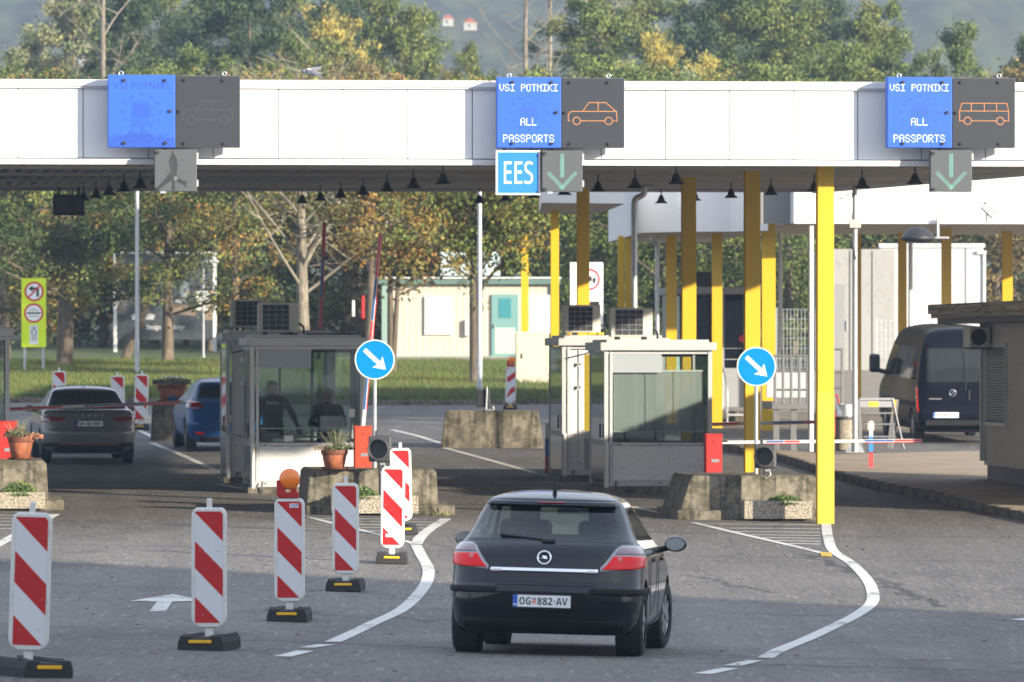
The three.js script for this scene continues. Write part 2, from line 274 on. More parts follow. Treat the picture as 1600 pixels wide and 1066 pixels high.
// raised pavement at the right-hand lane
const kerbPix = [[1130, 703], [1214, 718], [1272, 735], [1303, 746], [1381, 766], [1449, 779], [1500, 791], [1600, 812], [1680, 829]];
const kerbPts = kerbPix.map(p => { const q = ong(...p); return [q.x, -q.z]; });
const pave = [...kerbPts, [14.5, 98], [14.5, 128], [11.8, 133.5], [8.9, 133.5], [6.2, 131.5]];
const tPave = dataTex(512, 512, (u, v, i, j) => { const a = fbm(u * 7, v * 7, 5, 7, 14), s = hsh(i, j, 6); const k = .84 + .45 * (a - .5) + .16 * (s - .5); return [k, k * .93, k * .83]; }); tPave.repeat.set(.3, .2);
struct('pavement', sheet(pave, .13, .3), mat([.34, .28, .22], .9, { map: tPave }));
kerbLine(kerbPts, .135, .15, 'weathered concrete kerb of the raised pavement beside the lane');
struct('yard', sheet([[2.9, 152], [16, 146], [16, 205], [3.2, 199]], .02, .1), mat([.24, .21, .175], .9, { map: tPave }));
// ---------------------------------------------------------------- road markings
function ribbon(pix, w, lift = .006) {               // painted line through photo points on the ground
  const pts = pix.map(p => ong(...p)), c = new THREE.CatmullRomCurve3(pts.map(p => V(p.x, 0, p.z)), false, 'centripetal'), n = Math.max(4, pix.length * 8), pos = [], uv = [], idx = [];
  let len = 0, last = null;
  for (let i = 0; i <= n; i++) { const p = c.getPoint(i / n), t = c.getTangent(i / n), nx = -t.z, nz = t.x; if (last) len += p.distanceTo(last); last = p;
    for (const s of [-1, 1]) { const x = p.x + nx * s * w / 2, z = p.z + nz * s * w / 2; pos.push(x, gh(x, -z) + lift, z); uv.push(s * w * .11 + pix[0][0] * .37, len * .11 + pix[0][1] * .73); } if (i < n) { const a = i * 2; idx.push(a, a + 1, a + 3, a, a + 3, a + 2); } }
  const g = new THREE.BufferGeometry(); g.setAttribute('position', new THREE.Float32BufferAttribute(pos, 3)); g.setAttribute('uv', new THREE.Float32BufferAttribute(uv, 2)); g.setIndex(idx); g.computeVertexNormals(); return g;
}
function flatPoly(pix, lift = .006) { const P = pix.map(p => ong(...p)), s = new THREE.Shape(P.map(p => new THREE.Vector2(p.x, p.z))), g = new THREE.ShapeGeometry(s), q = g.attributes.position, uv = []; for (let i = 0; i < q.count; i++) { const x = q.getX(i), z = q.getY(i); q.setXYZ(i, x, gh(x, -z) + lift, z); uv.push(x * .25, z * .25); } g.setAttribute('uv', new THREE.Float32BufferAttribute(uv, 2)); g.computeVertexNormals(); return g; }
const mark = (label, geos, m = M.roadPaint) => { const o = struct('road_marking', geos, m); o.userData.label = label; return o; };
mark('white curved lane line beside the striped beacons', ribbon([[650, 852], [657, 866], [669, 889], [668, 906], [659, 922.5], [624.6, 955], [579.5, 976], [519.6, 1004]], .15));
mark('short white lane line running to the island by the booth with officers', ribbon([[697, 811], [672, 827], [657, 840], [650, 851]], .17));
mark('white lane dash beyond the end of the curved line', ribbon([[480, 1013], [510, 1008]], .15)); mark('last white lane dash of the curved line', ribbon([[441, 1027], [477, 1018]], .15));
mark('white curved lane line swinging around the near yellow column', ribbon([[1291, 819], [1294, 840], [1303, 862], [1331, 881], [1356, 907.5], [1364, 927], [1362, 943], [1337.5, 962], [1281, 990], [1217, 1017], [1196, 1029]], .15));
mark('white lane dash ending the line of the right lane', ribbon([[1144, 1041], [1180, 1033]], .15)); mark('last white lane dash of the right lane', ribbon([[1098, 1054], [1141, 1045]], .15));
mark('white diagonal line edging the hatched triangle before the island with the near column', ribbon([[1083, 817], [1180, 840], [1290, 866]], .12));
mark('white hatched stripes before the island with the near column', [[820, 1097], [826.5, 1125], [832, 1150], [837, 1172], [841.5, 1192], [846, 1212], [850.5, 1232]].map(([y, x]) => ribbon([[x, y - .6], [1282, y + .6]], .2)));
mark('white diagonal line edging the hatched triangle before the island with the flower pot', ribbon([[484, 809], [560, 828], [648, 850]], .12));
mark('white hatched stripes before the island with the flower pot', [[811.5, 500], [816, 520], [820.5, 540], [825.5, 558], [830.5, 578], [836, 600]].map(([y, x], i) => ribbon([[x, y], [688 - i * 8, y + .4]], .2)));
mark('white diagonal line edging the hatched area under the terracotta pot', ribbon([[86, 804], [45, 826], [-10, 855]], .16));
mark('white hatched stripes under the terracotta pot', [[806, 70], [810.5, 62], [815.5, 52], [821, 42], [827, 32]].map(([y, x]) => ribbon([[-30, y], [x, y]], .2)));
mark('white straight arrow painted on the road behind the beacons', flatPoly([[269.7, 929], [201.3, 940.2], [245.6, 941], [233, 956.3], [259, 956.3], [269, 941], [318, 939.5]]));
mark('white arrow tip painted at the picture edge', flatPoly([[1578, 969], [1640, 962], [1640, 974]]));
mark('yellow paint remnant beside the hatched triangle', flatPoly([[1281, 864], [1299, 864], [1301, 871], [1284, 871]], .009), M.roadYellow);
mark('faint white line behind the booth with officers', ribbon([[612, 672], [650, 681], [692, 694]], .14)); mark('white line running under the dark concrete block', ribbon([[694, 700], [760, 718], [835, 739]], .14));
mark('white line between the grey and the blue car', ribbon([[236, 692], [285, 712], [334, 734]], .14)); mark('white line by the far concrete block', ribbon([[205, 667], [240, 684]], .12));
mark('white line crossing the lane before the booth with blinds', ribbon([[985, 792], [1052, 806]], .12)); mark('faded white line in the sunlit lane', ribbon([[340, 757], [395, 767]], .12));
{ // fallen leaves and grit scattered on the road
  const pos = [], col = []; for (let i = 0; i < 420; i++) { const Z = rr(50, 128), x = rr(-7, 9), s = rr(.012, .045), a = rr(0, 7), c = [[.18, .07, .025], [.07, .05, .035], [.22, .15, .05], [.03, .028, .026]][i % 4]; const P = [0, 1, 2, 3].map(k => { const q = a + k * PI / 2 + rr(-.3, .3), r = s * (k % 2 ? .6 : 1); const px = x + Math.cos(q) * r, pz = Z + Math.sin(q) * r; return [px, gh(px, pz) + .006 + (k % 2 ? .012 : 0) * rnd(), -pz]; }); for (const k of [0, 1, 2, 0, 2, 3]) { pos.push(...P[k]); col.push(...c); } }
  const g = new THREE.BufferGeometry(); g.setAttribute('position', new THREE.Float32BufferAttribute(pos, 3)); g.setAttribute('color', new THREE.Float32BufferAttribute(col, 3)); g.computeVertexNormals(); struct('leaf_litter', g, mat([1, 1, 1], .9, { vertexColors: true }), 'stuff');
}
// ---------------------------------------------------------------- the main canopy
// plaza frame: u to the right, v away from the camera, origin at the near column
const O0 = V(X(1287, 103), 0, -103), UX = V(Math.cos(PHI), 0, -Math.sin(PHI)), VX = V(-Math.sin(PHI), 0, -Math.cos(PHI));
const pl = (u, v, y = 0) => O0.clone().addScaledVector(UX, u).addScaledVector(VX, v).setY(y);
const SLOPE = .013, FB = 5.375, FT = 6.65;             // fascia bottom and top
const canopy = thing('toll_canopy', 'long white panelled border canopy on yellow columns spanning all lanes', 'canopy', pl(0, -.85), PHI);
{
  const U0 = -19, U1 = 4.75, VB = 38.6;                // local x = u, local z = -v (from the fascia)
  part('fascia_core', box(U1 - U0, FT - FB - .08, .3, (U0 + U1) / 2, (FT + FB) / 2, -.19), M.aluDark, canopy);
  let u = U1 - .42; const gs = [0, 1, 2].map(() => rbox(.967, FT - FB - .22, .05, 0, 0, 0, .006));
  while (u > U0) { const m = part('fascia_panel', gs[0], M.fascia, canopy); m.position.set(u - .49, (FT + FB) / 2 - .01, .0 + rr(-.002, .002)); m.rotation.y = rr(-.002, .002); u -= .98; }
  part('top_trim', [rbox(U1 - U0, .105, .16, (U0 + U1) / 2, FT - .05, .02, .008), box(U1 - U0, .02, .12, (U0 + U1) / 2, FT - .115, .015)], M.trim, canopy);
  part('bottom_trim', rbox(U1 - U0, .085, .10, (U0 + U1) / 2, FB + .04, .015, .008), M.trim, canopy);
  part('roof', [box(U1 - U0, .05, VB, (U0 + U1) / 2, FT - .2 + SLOPE * VB / 2, -VB / 2 - .3, SLOPE)], M.aluDark, canopy);
  part('side_fascia', [box(.08, FT - FB, VB, U1, (FT + FB) / 2 + SLOPE * VB / 2, -VB / 2 - .06, SLOPE)], M.fascia, canopy);
  part('rear_fascia', [box(U1 - U0, FT - FB - .1, .08, (U0 + U1) / 2, (FT + FB) / 2 + SLOPE * VB + .05, -VB - .1)], M.fascia, canopy);
  // ribbed soffit: the ribs run away from the camera
  const pos = [], idx = []; let x = U0; const pr = [[0, 0], [.06, 0], [.07, .10], [.17, .10], [.18, 0]]; let k = 0;
  while (x < U1 - .2) { for (const [dx, dy] of pr) { for (const zz of [-.05, -VB]) pos.push(x + dx, FB + .10 + dy + SLOPE * -zz, zz); if (k) { const a = (k - 1) * 2; idx.push(a, a + 2, a + 3, a, a + 3, a + 1); } k++; } x += .24; }
  const g = new THREE.BufferGeometry(); g.setAttribute('position', new THREE.Float32BufferAttribute(pos, 3)); g.setIndex(idx); let s = g.toNonIndexed(); s.computeVertexNormals(); s = boxUV(s, .15);
  part('soffit', s, M.soffit, canopy);
  for (const v of [8.5, 17, 25.5, 34]) part('beam', box(U1 - U0 - .3, .05, .14, (U0 + U1) / 2, FB + .075 + SLOPE * v, -v), M.soffit, canopy);
  part('rear_gutter', box(U1 - U0, .12, .2, (U0 + U1) / 2, FB + .08 + SLOPE * VB, -VB + .05), M.aluDark, canopy);
}
// square columns (tapping the ground where they stand): I profile, flange to the front
function column(parent, x, Z, top, w = .25, m = M.yellow) {
  const y0 = gh(x, Z) - .05, h = top - y0, c = part('column', [rbox(w, h, .026, 0, 0, w / 2 - .013, .004), rbox(w, h, .026, 0, 0, -w / 2 + .013, .004), box(w - .06, h, w - .056)], m, parent);
  const p = parent.worldToLocal(V(x, y0 + h / 2, -Z)); c.position.copy(p); return c;
}
canopy.updateMatrixWorld(true);
for (const [px, Z] of [[1289, 103], [1175, 111.2], [1076, 121], [911, 140]]) column(canopy, X(px, Z), Z, FB + .11 + SLOPE * (Z - 102));
{ const Z = 103, x = X(1289, Z), y0 = gh(x, Z), h = Yh(614, Z) - y0, c = part('repainted_flange', rbox(.256, h, .02, 0, 0, 0, .004), mat([.68, .50, .03], .5, { map: tWorn }), canopy); c.position.copy(canopy.worldToLocal(V(x, y0 + h / 2, -Z).addScaledVector(VX, -.118))); }
for (const [px, Z] of [[-180, 103], [-260, 121]]) column(canopy, X(px, Z), Z, FB + .11 + SLOPE * (Z - 102));
{ // drain pipe under the soffit and down
  const Z = 134, p = (px, py) => canopy.worldToLocal(at(px, py, Z)); const pts = [p(1022, 292), p(1008, 292), p(1006, 303), p(993, 312), p(991, 330)];
  part('downpipe', [tube(pts, .06, 10, 30), bar(p(991, 322), p(992, 700), .06, 12), ...[335, 378, 417].map(y => cyl(.068, .068, .03, ...p(991, y).toArray(), 12))], M.galv, canopy);
}
// bell lamps under the canopy
{
  const geo = merge([lathe([[.012, .30], [.05, .30], [.055, .22], [.075, .2], [.08, .12], [.10, .09], [.16, .01], [.17, 0], [.155, .005], [.09, .085]], 18), cyl(.015, .015, .3, 0, .4, 0, 8)]);
  const rim = lathe([[0, .02], [.14, .012], [.14, .0]], 18);
  let first = null;
  for (const [X0, k, n0] of [[-5.48, .106, 0], [-1.07, .098, 0], [2.54, .098, 0], [6.24, .098, 0]]) for (let i = n0; i < 7; i++) {
    const Z = 104 + 5.45 * i, x = X0 - k * (Z - 104), y = EYE + 2.60 + .013 * (Z - 104);
    if (x > 8.4 - .1 * (Z - 112)) continue;
    if (!first) { const g0 = 0; first = thing('bell_lamp', 'small black bell-shaped lamp hanging from the canopy soffit', 'lamp', V(x, y, -Z), 0, 'bell lamps under the canopy'); part('shade', geo, M.black, first); part('lens', rim, M.dark, first); first.scale.set(.82, .55, .82); }
    else dup(first, first.userData.label, V(x, y, -Z), 0);
  }
}
{ // dark sign box hanging at the far edge of the canopy
  const Z = 139, o = thing('hanging_sign_box', 'dark sign box seen from behind under the canopy edge', 'sign', at(107, 337, Z), PHI);
  part('casing', rbox(.65, .44, .16, 0, .22, 0, .02), M.dark, o); part('frame', [box(.6, .03, .02, 0, .04, .09), box(.6, .03, .02, 0, .40, .09), box(.03, .36, .02, -.29, .22, .09), box(.03, .36, .02, .29, .22, .09)], M.black, o); part('bracket', [box(.05, .4, .05, -.2, .6, 0), box(.05, .4, .05, .2, .6, 0)], M.black, o);
}
// ---------------------------------------------------------------- message signs on the fascia
const fz = (px, v) => { let Z = 102; for (let i = 0; i < 6; i++) { const u = (X(px, Z) - O0.x + Math.sin(PHI) * v) / Math.cos(PHI); Z = 103 + u * Math.sin(PHI) + v * Math.cos(PHI); } return Z; };   // depth of a plane parallel to the fascia
const GL = { V: '10001100011000110001100010101000100', S: '01110100011000001110000011000101110', I: '11111001000010000100001000010011111', P: '11110100011000111110100001000010000', O: '01110100011000110001100011000101110', T: '11111001000010000100001000010000100', N: '10001110011010110011100011000110001', K: '10001100101010011000101001001010001', A: '01110100011000111111100011000110001', L: '10000100001000010000100001000011111', R: '11110100011000111110101001001010001', E: '11111100001000011110100001000011111', U: '10001100011000110001100011000101110', ' ': '0'.repeat(35) };
function dotText(x, s, cx, y, step, r, col, gap = 1.15) {
  const w = s.length * 6 * step - step; x.fillStyle = col; let x0 = cx - w / 2;
  for (const ch of s) { const g = GL[ch]; for (let j = 0; j < 7; j++) for (let i = 0; i < 5; i++) if (g[j * 5 + i] === '1') { x.beginPath(); x.arc(x0 + i * step, y + j * step * gap, r, 0, 7); x.fill(); } x0 += 6 * step; }
}
function star(x, cx, cy, r) { x.beginPath(); for (let i = 0; i < 10; i++) { const a = -PI / 2 + i * PI / 5, q = i % 2 ? r * .42 : r; x.lineTo(cx + q * Math.cos(a), cy + q * Math.sin(a)); } x.closePath(); x.fill(); }
function ghost(x, w, h, col, a) {
  x.fillStyle = col; x.globalAlpha = a;
  for (let i = 0; i < 12; i++) star(x, w / 2 + .29 * w * Math.sin(i * PI / 6), h * .505 - .235 * h * Math.cos(i * PI / 6), w * .038);
  dotText(x, 'EU', w / 2, h * .36, w * .017, w * .009, col); dotText(x, 'EEA', w / 2, h * .47, w * .017, w * .009, col); x.globalAlpha = a * .35; x.fillRect(w * .37, h * .40, w * .26, h * .18); x.globalAlpha = 1;
}
const blueLit = (lit, dirty) => canvasTex(512, 560, (x, w, h) => {
  x.fillStyle = lit === 'e' ? '#000' : '#2262de'; x.fillRect(0, 0, w, h);
  if (lit !== 'e') { for (let i = 0; i < 900; i++) { x.globalAlpha = .04; x.fillStyle = i % 2 ? '#447cea' : '#1a54c6'; x.fillRect(hsh(i, 1) * w, hsh(i, 2) * h, 2 + 30 * hsh(i, 3), 2 + 8 * hsh(i, 4)); } x.globalAlpha = 1; ghost(x, w, h, '#1546ac', dirty ? .75 : .5); }
  if (dirty) { if (lit !== 'e') { x.fillStyle = '#164cb4'; x.globalAlpha = .8;
      x.save(); x.translate(w / 2, 0); x.fillStyle = '#1546a6'; x.font = 'bold 74px sans-serif'; x.textAlign = 'center'; x.fillText('VSI POTNIKI', 0, 108, 450); x.restore();
      x.beginPath(); x.moveTo(0, h); x.lineTo(0, h * .68); for (let i = 0; i <= 40; i++) { const t = i / 40; x.lineTo(t * w, h * (.86 + .13 * (fbm(t * 9, 2, 3) - .5) - .07 * Math.exp(-Math.pow((t - .45) / .16, 2)))); } x.lineTo(w, h); x.fill(); x.globalAlpha = .35; x.fillRect(w * .36, h * .38, w * .26, h * .34);
      for (let i = 0; i < 60; i++) { x.globalAlpha = .5; x.fillRect(w * (.3 + .4 * hsh(i, 11)), h * (.33 + .5 * hsh(i, 12)), 5 + 20 * hsh(i, 13), 4 + 14 * hsh(i, 14)); }
      x.globalAlpha = .7; dotText(x, 'PASSPORTS', w / 2, h * .83, w * .0155, 5, '#12429c'); x.globalAlpha = 1; } }
  else { const c = '#ffffff'; dotText(x, 'VSI POTNIKI', w / 2, h * .10, w * .0142, 3.1, c); dotText(x, 'ALL', w / 2, h * .585, w * .0152, 3.2, c); dotText(x, 'PASSPORTS', w / 2, h * .825, w * .0152, 3.2, c); }
});
function outline(x, pts, r, step, col) { x.fillStyle = col; for (let i = 0; i + 1 < pts.length; i++) { const [a, b] = pts[i], [c, d] = pts[i + 1], L = Math.hypot(c - a, d - b), n = Math.max(1, Math.round(L / step)); for (let k = 0; k <= n; k++) { x.beginPath(); x.arc(a + (c - a) * k / n, b + (d - b) * k / n, r, 0, 7); x.fill(); } } }
const ring = (cx, cy, r) => Array.from({ length: 21 }, (_, i) => [cx + r * Math.cos(i * PI / 10), cy + r * Math.sin(i * PI / 10)]);
const carArt = (x, c, r) => { outline(x, [[62, 345], [52, 345], [52, 295], [74, 268], [450, 268], [455, 345], [425, 345]], r, 9, c); outline(x, [[172, 268], [222, 196], [362, 196], [445, 268]], r, 9, c); outline(x, [[298, 196], [298, 268]], r, 9, c); outline(x, [[150, 345], [355, 345]], r, 9, c); outline(x, ring(122, 345, 30), r, 9, c); outline(x, ring(385, 345, 30), r, 9, c); };
const vanArt = (x, c, r) => { outline(x, [[90, 345], [55, 345], [55, 265], [75, 202], [445, 202], [462, 265], [462, 345], [430, 345]], r, 9, c); outline(x, [[55, 265], [462, 265]], r, 9, c); for (const q of [152, 260, 362]) outline(x, [[q, 202], [q, 265]], r, 9, c); outline(x, [[155, 345], [360, 345]], r, 9, c); outline(x, ring(122, 345, 30), r, 9, c); outline(x, ring(392, 345, 30), r, 9, c); };
const darkTex = (kind, e) => canvasTex(512, 560, (x, w, h) => {
  x.fillStyle = e ? '#000' : '#242b36'; x.fillRect(0, 0, w, h); if (!e) for (let i = 0; i < 500; i++) { x.globalAlpha = .05; x.fillStyle = i % 2 ? '#3c4249' : '#181b1f'; x.fillRect(hsh(i, 5) * w, hsh(i, 6) * h, 20 * hsh(i, 7), 6); } x.globalAlpha = 1;
  if (kind === 'off') { if (!e) carArt(x, '#565c62', 2.6); } else if (kind === 'car') { if (!e) vanArt(x, '#43484d', 2); carArt(x, e ? '#ffa04a' : '#d88a48', 3.2); } else { if (!e) carArt(x, '#43484d', 2); vanArt(x, e ? '#ffa04a' : '#d88a48', 3.2); }
});
const arrowTex = (kind, e) => canvasTex(320, 320, (x, w, h) => {
  x.fillStyle = e ? '#000' : '#50565b'; x.fillRect(0, 0, w, h); const c = e ? '#6fe8cc' : '#79cdbb', r = 2.9;
  if (!e) { for (let i = 0; i < 500; i++) { x.globalAlpha = .08; x.fillStyle = i % 2 ? '#646a6f' : '#3c4146'; x.fillRect(hsh(i, 8) * w, hsh(i, 9) * h, 16 * hsh(i, 4), 5); } x.globalAlpha = 1; }
  if (kind === 'off') { if (!e) { x.fillStyle = '#24282c'; x.beginPath(); [[126, 0], [118, 45], [100, 90], [108, 120], [118, 170], [60, 240], [10, 300], [26, 312], [90, 262], [128, 235], [122, 300], [130, 320], [150, 320], [148, 240], [200, 268], [240, 300], [228, 262], [244, 246], [205, 238], [160, 205], [168, 120], [160, 60], [146, 40]].forEach(p => x.lineTo(p[0] * 1.04, p[1])); x.fill(); for (let i = 0; i < 70; i++) { x.fillRect(40 + 220 * hsh(i, 31), 70 + 230 * hsh(i, 32), 5, 5); } x.fillStyle = '#6a7074'; for (let a = 0; a < 9; a++) for (let b = 0; b < 3; b++) { x.beginPath(); x.arc(128 + b * 10, 80 + a * 15, 2.2, 0, 7); x.fill(); } x.beginPath(); x.arc(160, 222, 17, 0, 7); x.fill(); } return; }
  if (!e) { x.fillStyle = '#555b60'; } 
  x.fillStyle = c; const d = (a, b) => { x.beginPath(); x.arc(a, b, r, 0, 7); x.fill(); };
  for (let j = 0; j < 20; j++) for (let i = -1; i <= 1; i++) d(160 + i * 11, 26 + j * 9.4);
  for (const s of [-1, 1]) for (let k = 0; k < 14; k++) for (let i = 0; i < 3; i++) d(160 + s * (118 - k * 9.1 - i * 7), 172 + k * 9.6 - i * 7 + 8);
});
const eesTex = canvasTex(320, 324, (x, w, h) => { x.fillStyle = '#eef2f4'; x.fillRect(0, 0, w, h); x.fillStyle = '#0a80d8'; x.fillRect(13, 13, w - 26, h - 26); x.fillStyle = '#fff'; x.font = '226px sans-serif'; x.textAlign = 'center'; x.save(); x.translate(w / 2, 242); x.scale(.645, 1); x.fillText('EES', 0, 0); x.restore(); });
const screen = (t, e, k = .9) => mat([.72, .72, .72], .6, { map: t, ...(e ? { emissiveMap: e, emissive: lin(1, 1, 1), emissiveIntensity: k } : {}) });
const faceMat = {
  blue: screen(blueLit('c'), blueLit('e'), .42), dirty: screen(blueLit('c', true)), car: screen(darkTex('car'), darkTex('car', true), .3), van: screen(darkTex('van'), darkTex('van', true), .3), off: screen(darkTex('off')),
  arrow: screen(arrowTex('on'), arrowTex('on', true), .22), arrowOff: screen(arrowTex('off')), ees: mat([.75, .75, .75], .6, { map: eesTex }),
};
M.signSide = mat([.085, .092, .105], .5); M.blueSide = mat([.03, .12, .55], .5);
const bolt = () => merge([cyl(.022, .026, .03, 0, 0, 0, 12, PI / 2), cyl(.012, .012, .05, 0, 0, 0, 8, PI / 2)]);
function panelBox(o, name, w, h, d, x, y, z, side, face) { const c = part(name, rbox(w, h, d, x, y, z, .008), side, o); const f = part('display_face', T(new THREE.PlaneGeometry(w - .016, h - .016), x, y, z + d / 2 + .003), face, c); return c; }
function message(px0, px1, pm, py0, py1, label, blue, dark) {
  const Z = fz((px0 + px1) / 2, -1.22), p = at((px0 + px1) / 2, py1, Z), s = Z / F, w0 = (pm - px0) * s, w1 = (px1 - pm) * s, h = (py1 - py0) * s, o = thing('message_sign', label, 'sign', p, PHI, 'message signs on the canopy fascia');
  const f = V(0, 0, .5 - .16); o.position.z += 0; const x0 = -(w0 + w1) / 2;
  o.position.copy(p).addScaledVector(VX, 0);
  panelBox(o, 'blue_display', w0 - .004, h, .22, x0 + w0 / 2, h / 2, 0, M.blueSide, blue); panelBox(o, 'dark_display', w1 - .004, h - .012, .22, x0 + w0 + w1 / 2, h / 2 - .004, 0, M.signSide, dark);
  const b = bolt(); const bx = [[x0 + .24 * w0, .925], [x0 + .845 * w0, .925], [x0 + .24 * w0, .06], [x0 + .85 * w0, .06], [x0 + .92 * w0, .5], [x0 + w0 + .14 * w1, .93], [x0 + w0 + .74 * w1, .93], [x0 + w0 + .14 * w1, .06], [x0 + w0 + .75 * w1, .06], [x0 + w0 + .065 * w1, .5]];
  for (const [x, y] of bx) { const m = part('bolt', b, M.black, o); m.position.set(x, y * h, .125); }
  for (const x of [x0 + .2 * w0, x0 + w0 + .76 * w1]) { const m = part('lifting_eye', new THREE.TorusGeometry(.03, .008, 6, 16), M.steel, o); m.position.set(x, h + .025, 0); }
  part('bracket', [box(.06, h * .7, .34, x0 + .3 * w0, h * .55, -.24), box(.06, h * .7, .34, x0 + w0 + .7 * w1, h * .55, -.24)], M.signSide, o); return o;
}
message(168, 375, 273.5, 117.5, 231, 'switched-off message sign with washed-out blue panel and grey car outline', faceMat.dirty, faceMat.off);
message(775, 975.5, 876, 121, 231.5, 'lit message sign reading VSI POTNIKI ALL PASSPORTS beside an orange car outline', faceMat.blue, faceMat.car);
message(1384, 1586, 1486.5, 121, 231.5, 'lit message sign with orange minibus outline above the far lane', faceMat.blue, faceMat.van);
function laneBox(px0, px1, py0, py1, label, face) {
  const Z = fz((px0 + px1) / 2, -1.24), s = Z / F, w = (px1 - px0) * s, h = (py1 - py0) * s, o = thing('lane_signal', label, 'signal', at((px0 + px1) / 2, py1, Z), PHI, 'lane arrow boxes under the message signs');
  panelBox(o, 'casing', w, h, .16, 0, h / 2, 0, M.signSide, face); const b = bolt();
  for (const [x, y] of [[-.43, .93], [-.43, .06]]) { const m = part('bolt', b, M.black, o); m.position.set(x * w, y * h, .095); } part('hinge', [box(.03, .1, .04, w / 2 + .012, h * .85, .05), box(.03, .1, .04, w / 2 + .012, h * .2, .05), box(.08, .03, .06, -.3 * w, -.012, .05)], M.galv, o);
  part('bracket', [box(.06, .06, .44, -w * .25, h * .8, -.28), box(.06, .06, .44, w * .25, h * .8, -.28), box(.06, .5, .05, -w * .25, h * .9, -.05)], M.signSide, o); return o;
}
laneBox(241, 307, 234, 299.5, 'switched-off grey lane arrow box with dark splotches', faceMat.arrowOff);
laneBox(846, 909.5, 235.5, 300, 'lane arrow box with green down arrow beside the blue EES plate', faceMat.arrow);
laneBox(1452.5, 1518, 235, 300, 'lane arrow box with green down arrow below the minibus sign', faceMat.arrow);
{ const Z = fz(809, -1.2), s = Z / F, o = thing('lettered_plate', 'square blue plate with white border and white letters EES', 'sign', at(809, 305, Z), PHI); const w = 70 * s, h = 70 * s; const p = part('plate', rbox(w, h, .03, 0, h / 2, .03, .006), M.trim, o); part('face', T(new THREE.PlaneGeometry(w - .006, h - .006), 0, h / 2, .049), faceMat.ees, p); part('bracket', [box(.05, h * .9, .05, -.2, h * .62, -.02), box(.05, h * .9, .05, .2, h * .62, -.02), box(.05, .05, .4, -.2, h * .9, -.2), box(.05, .05, .4, .2, h * .9, -.2)], M.signSide, o); }
// ---------------------------------------------------------------- striped beacons
function stripeTex(kind, seedN) {
  return canvasTex(128, 512, (x, w, h) => {
    x.fillStyle = '#e3e6ea'; x.fillRect(0, 0, w, h); x.fillStyle = '#c40b14';
    const per = h * .5, rw = h * .243;
    if (kind === 'chevron') { for (let k = -1; k < 3; k++) { const y = k * h * .42 + h * .1; for (const s of [0]) { x.beginPath(); x.moveTo(0, y + 100); x.lineTo(w, y); x.lineTo(w, y + 90); x.lineTo(0, y + 190); x.fill(); } } x.fillStyle = '#e3e6ea'; x.beginPath(); x.moveTo(0, h * .34); x.lineTo(w * .45, h * .6); x.lineTo(0, h * .86); x.fill(); return; }
    for (let k = -1; k < 3; k++) { const y = h * .267 + (k - .0) * per; x.beginPath(); x.moveTo(0, y); x.lineTo(w, y + w * 1.03); x.lineTo(w, y + w * 1.03 + rw); x.lineTo(0, y + rw); x.fill(); }
    // chips and dirt
    for (let i = 0; i < 26; i++) { x.fillStyle = i % 3 ? '#d9dadb' : '#7a7672'; x.globalAlpha = .8; const r = 1 + 3.4 * hsh(i, seedN); if (hsh(i, seedN + 7) > .45) { x.beginPath(); x.ellipse(hsh(i, seedN + 1) * w, hsh(i, seedN + 2) * h, r, r * .7, i, 0, 7); x.fill(); } } x.globalAlpha = 1;
    const label = (cx, cy) => { x.fillStyle = '#e9edf2'; x.fillRect(cx - 24, cy - 11, 48, 22); x.fillStyle = '#1d3f97'; x.font = 'italic bold 20px sans-serif'; x.textAlign = 'center'; x.fillText('CGP', cx, cy + 7); };
    if (kind === 'cgpTop') label(88, 22); if (kind === 'cgpLow') label(42, 448);
  });
}
const stripes = { plain: mat([.80, .80, .80], .5, { map: stripeTex('plain', 3) }), plainB: mat([.80, .80, .80], .5, { map: stripeTex('plain', 41) }), cgpTop: mat([.80, .80, .80], .5, { map: stripeTex('cgpTop', 13) }), cgpLow: mat([.80, .80, .80], .5, { map: stripeTex('cgpLow', 23) }), chevron: mat([.80, .80, .80], .5, { map: stripeTex('chevron', 9) }) };
const beaconBody = (() => { const w = .152, g = extr([[-.08, 0], [.08, 0], [w - .02, .03], [w, .075], [w, .98], [w - .016, 1.02], [w - .045, 1.04], [-w + .045, 1.04], [-w + .016, 1.02], [-w, .98], [-w, .075], [-w + .02, .03]], .06, .012); return g.translate(0, 0, -.03); })();
const footGeo = (() => { const prof = [[-.20, 0], [.20, 0], [.20, .07], [.175, .135], [.08, .135], [.07, .115], [-.07, .115], [-.08, .135], [-.175, .135], [-.20, .07]]; return extr(prof, .80, .01).translate(0, 0, -.40); })();
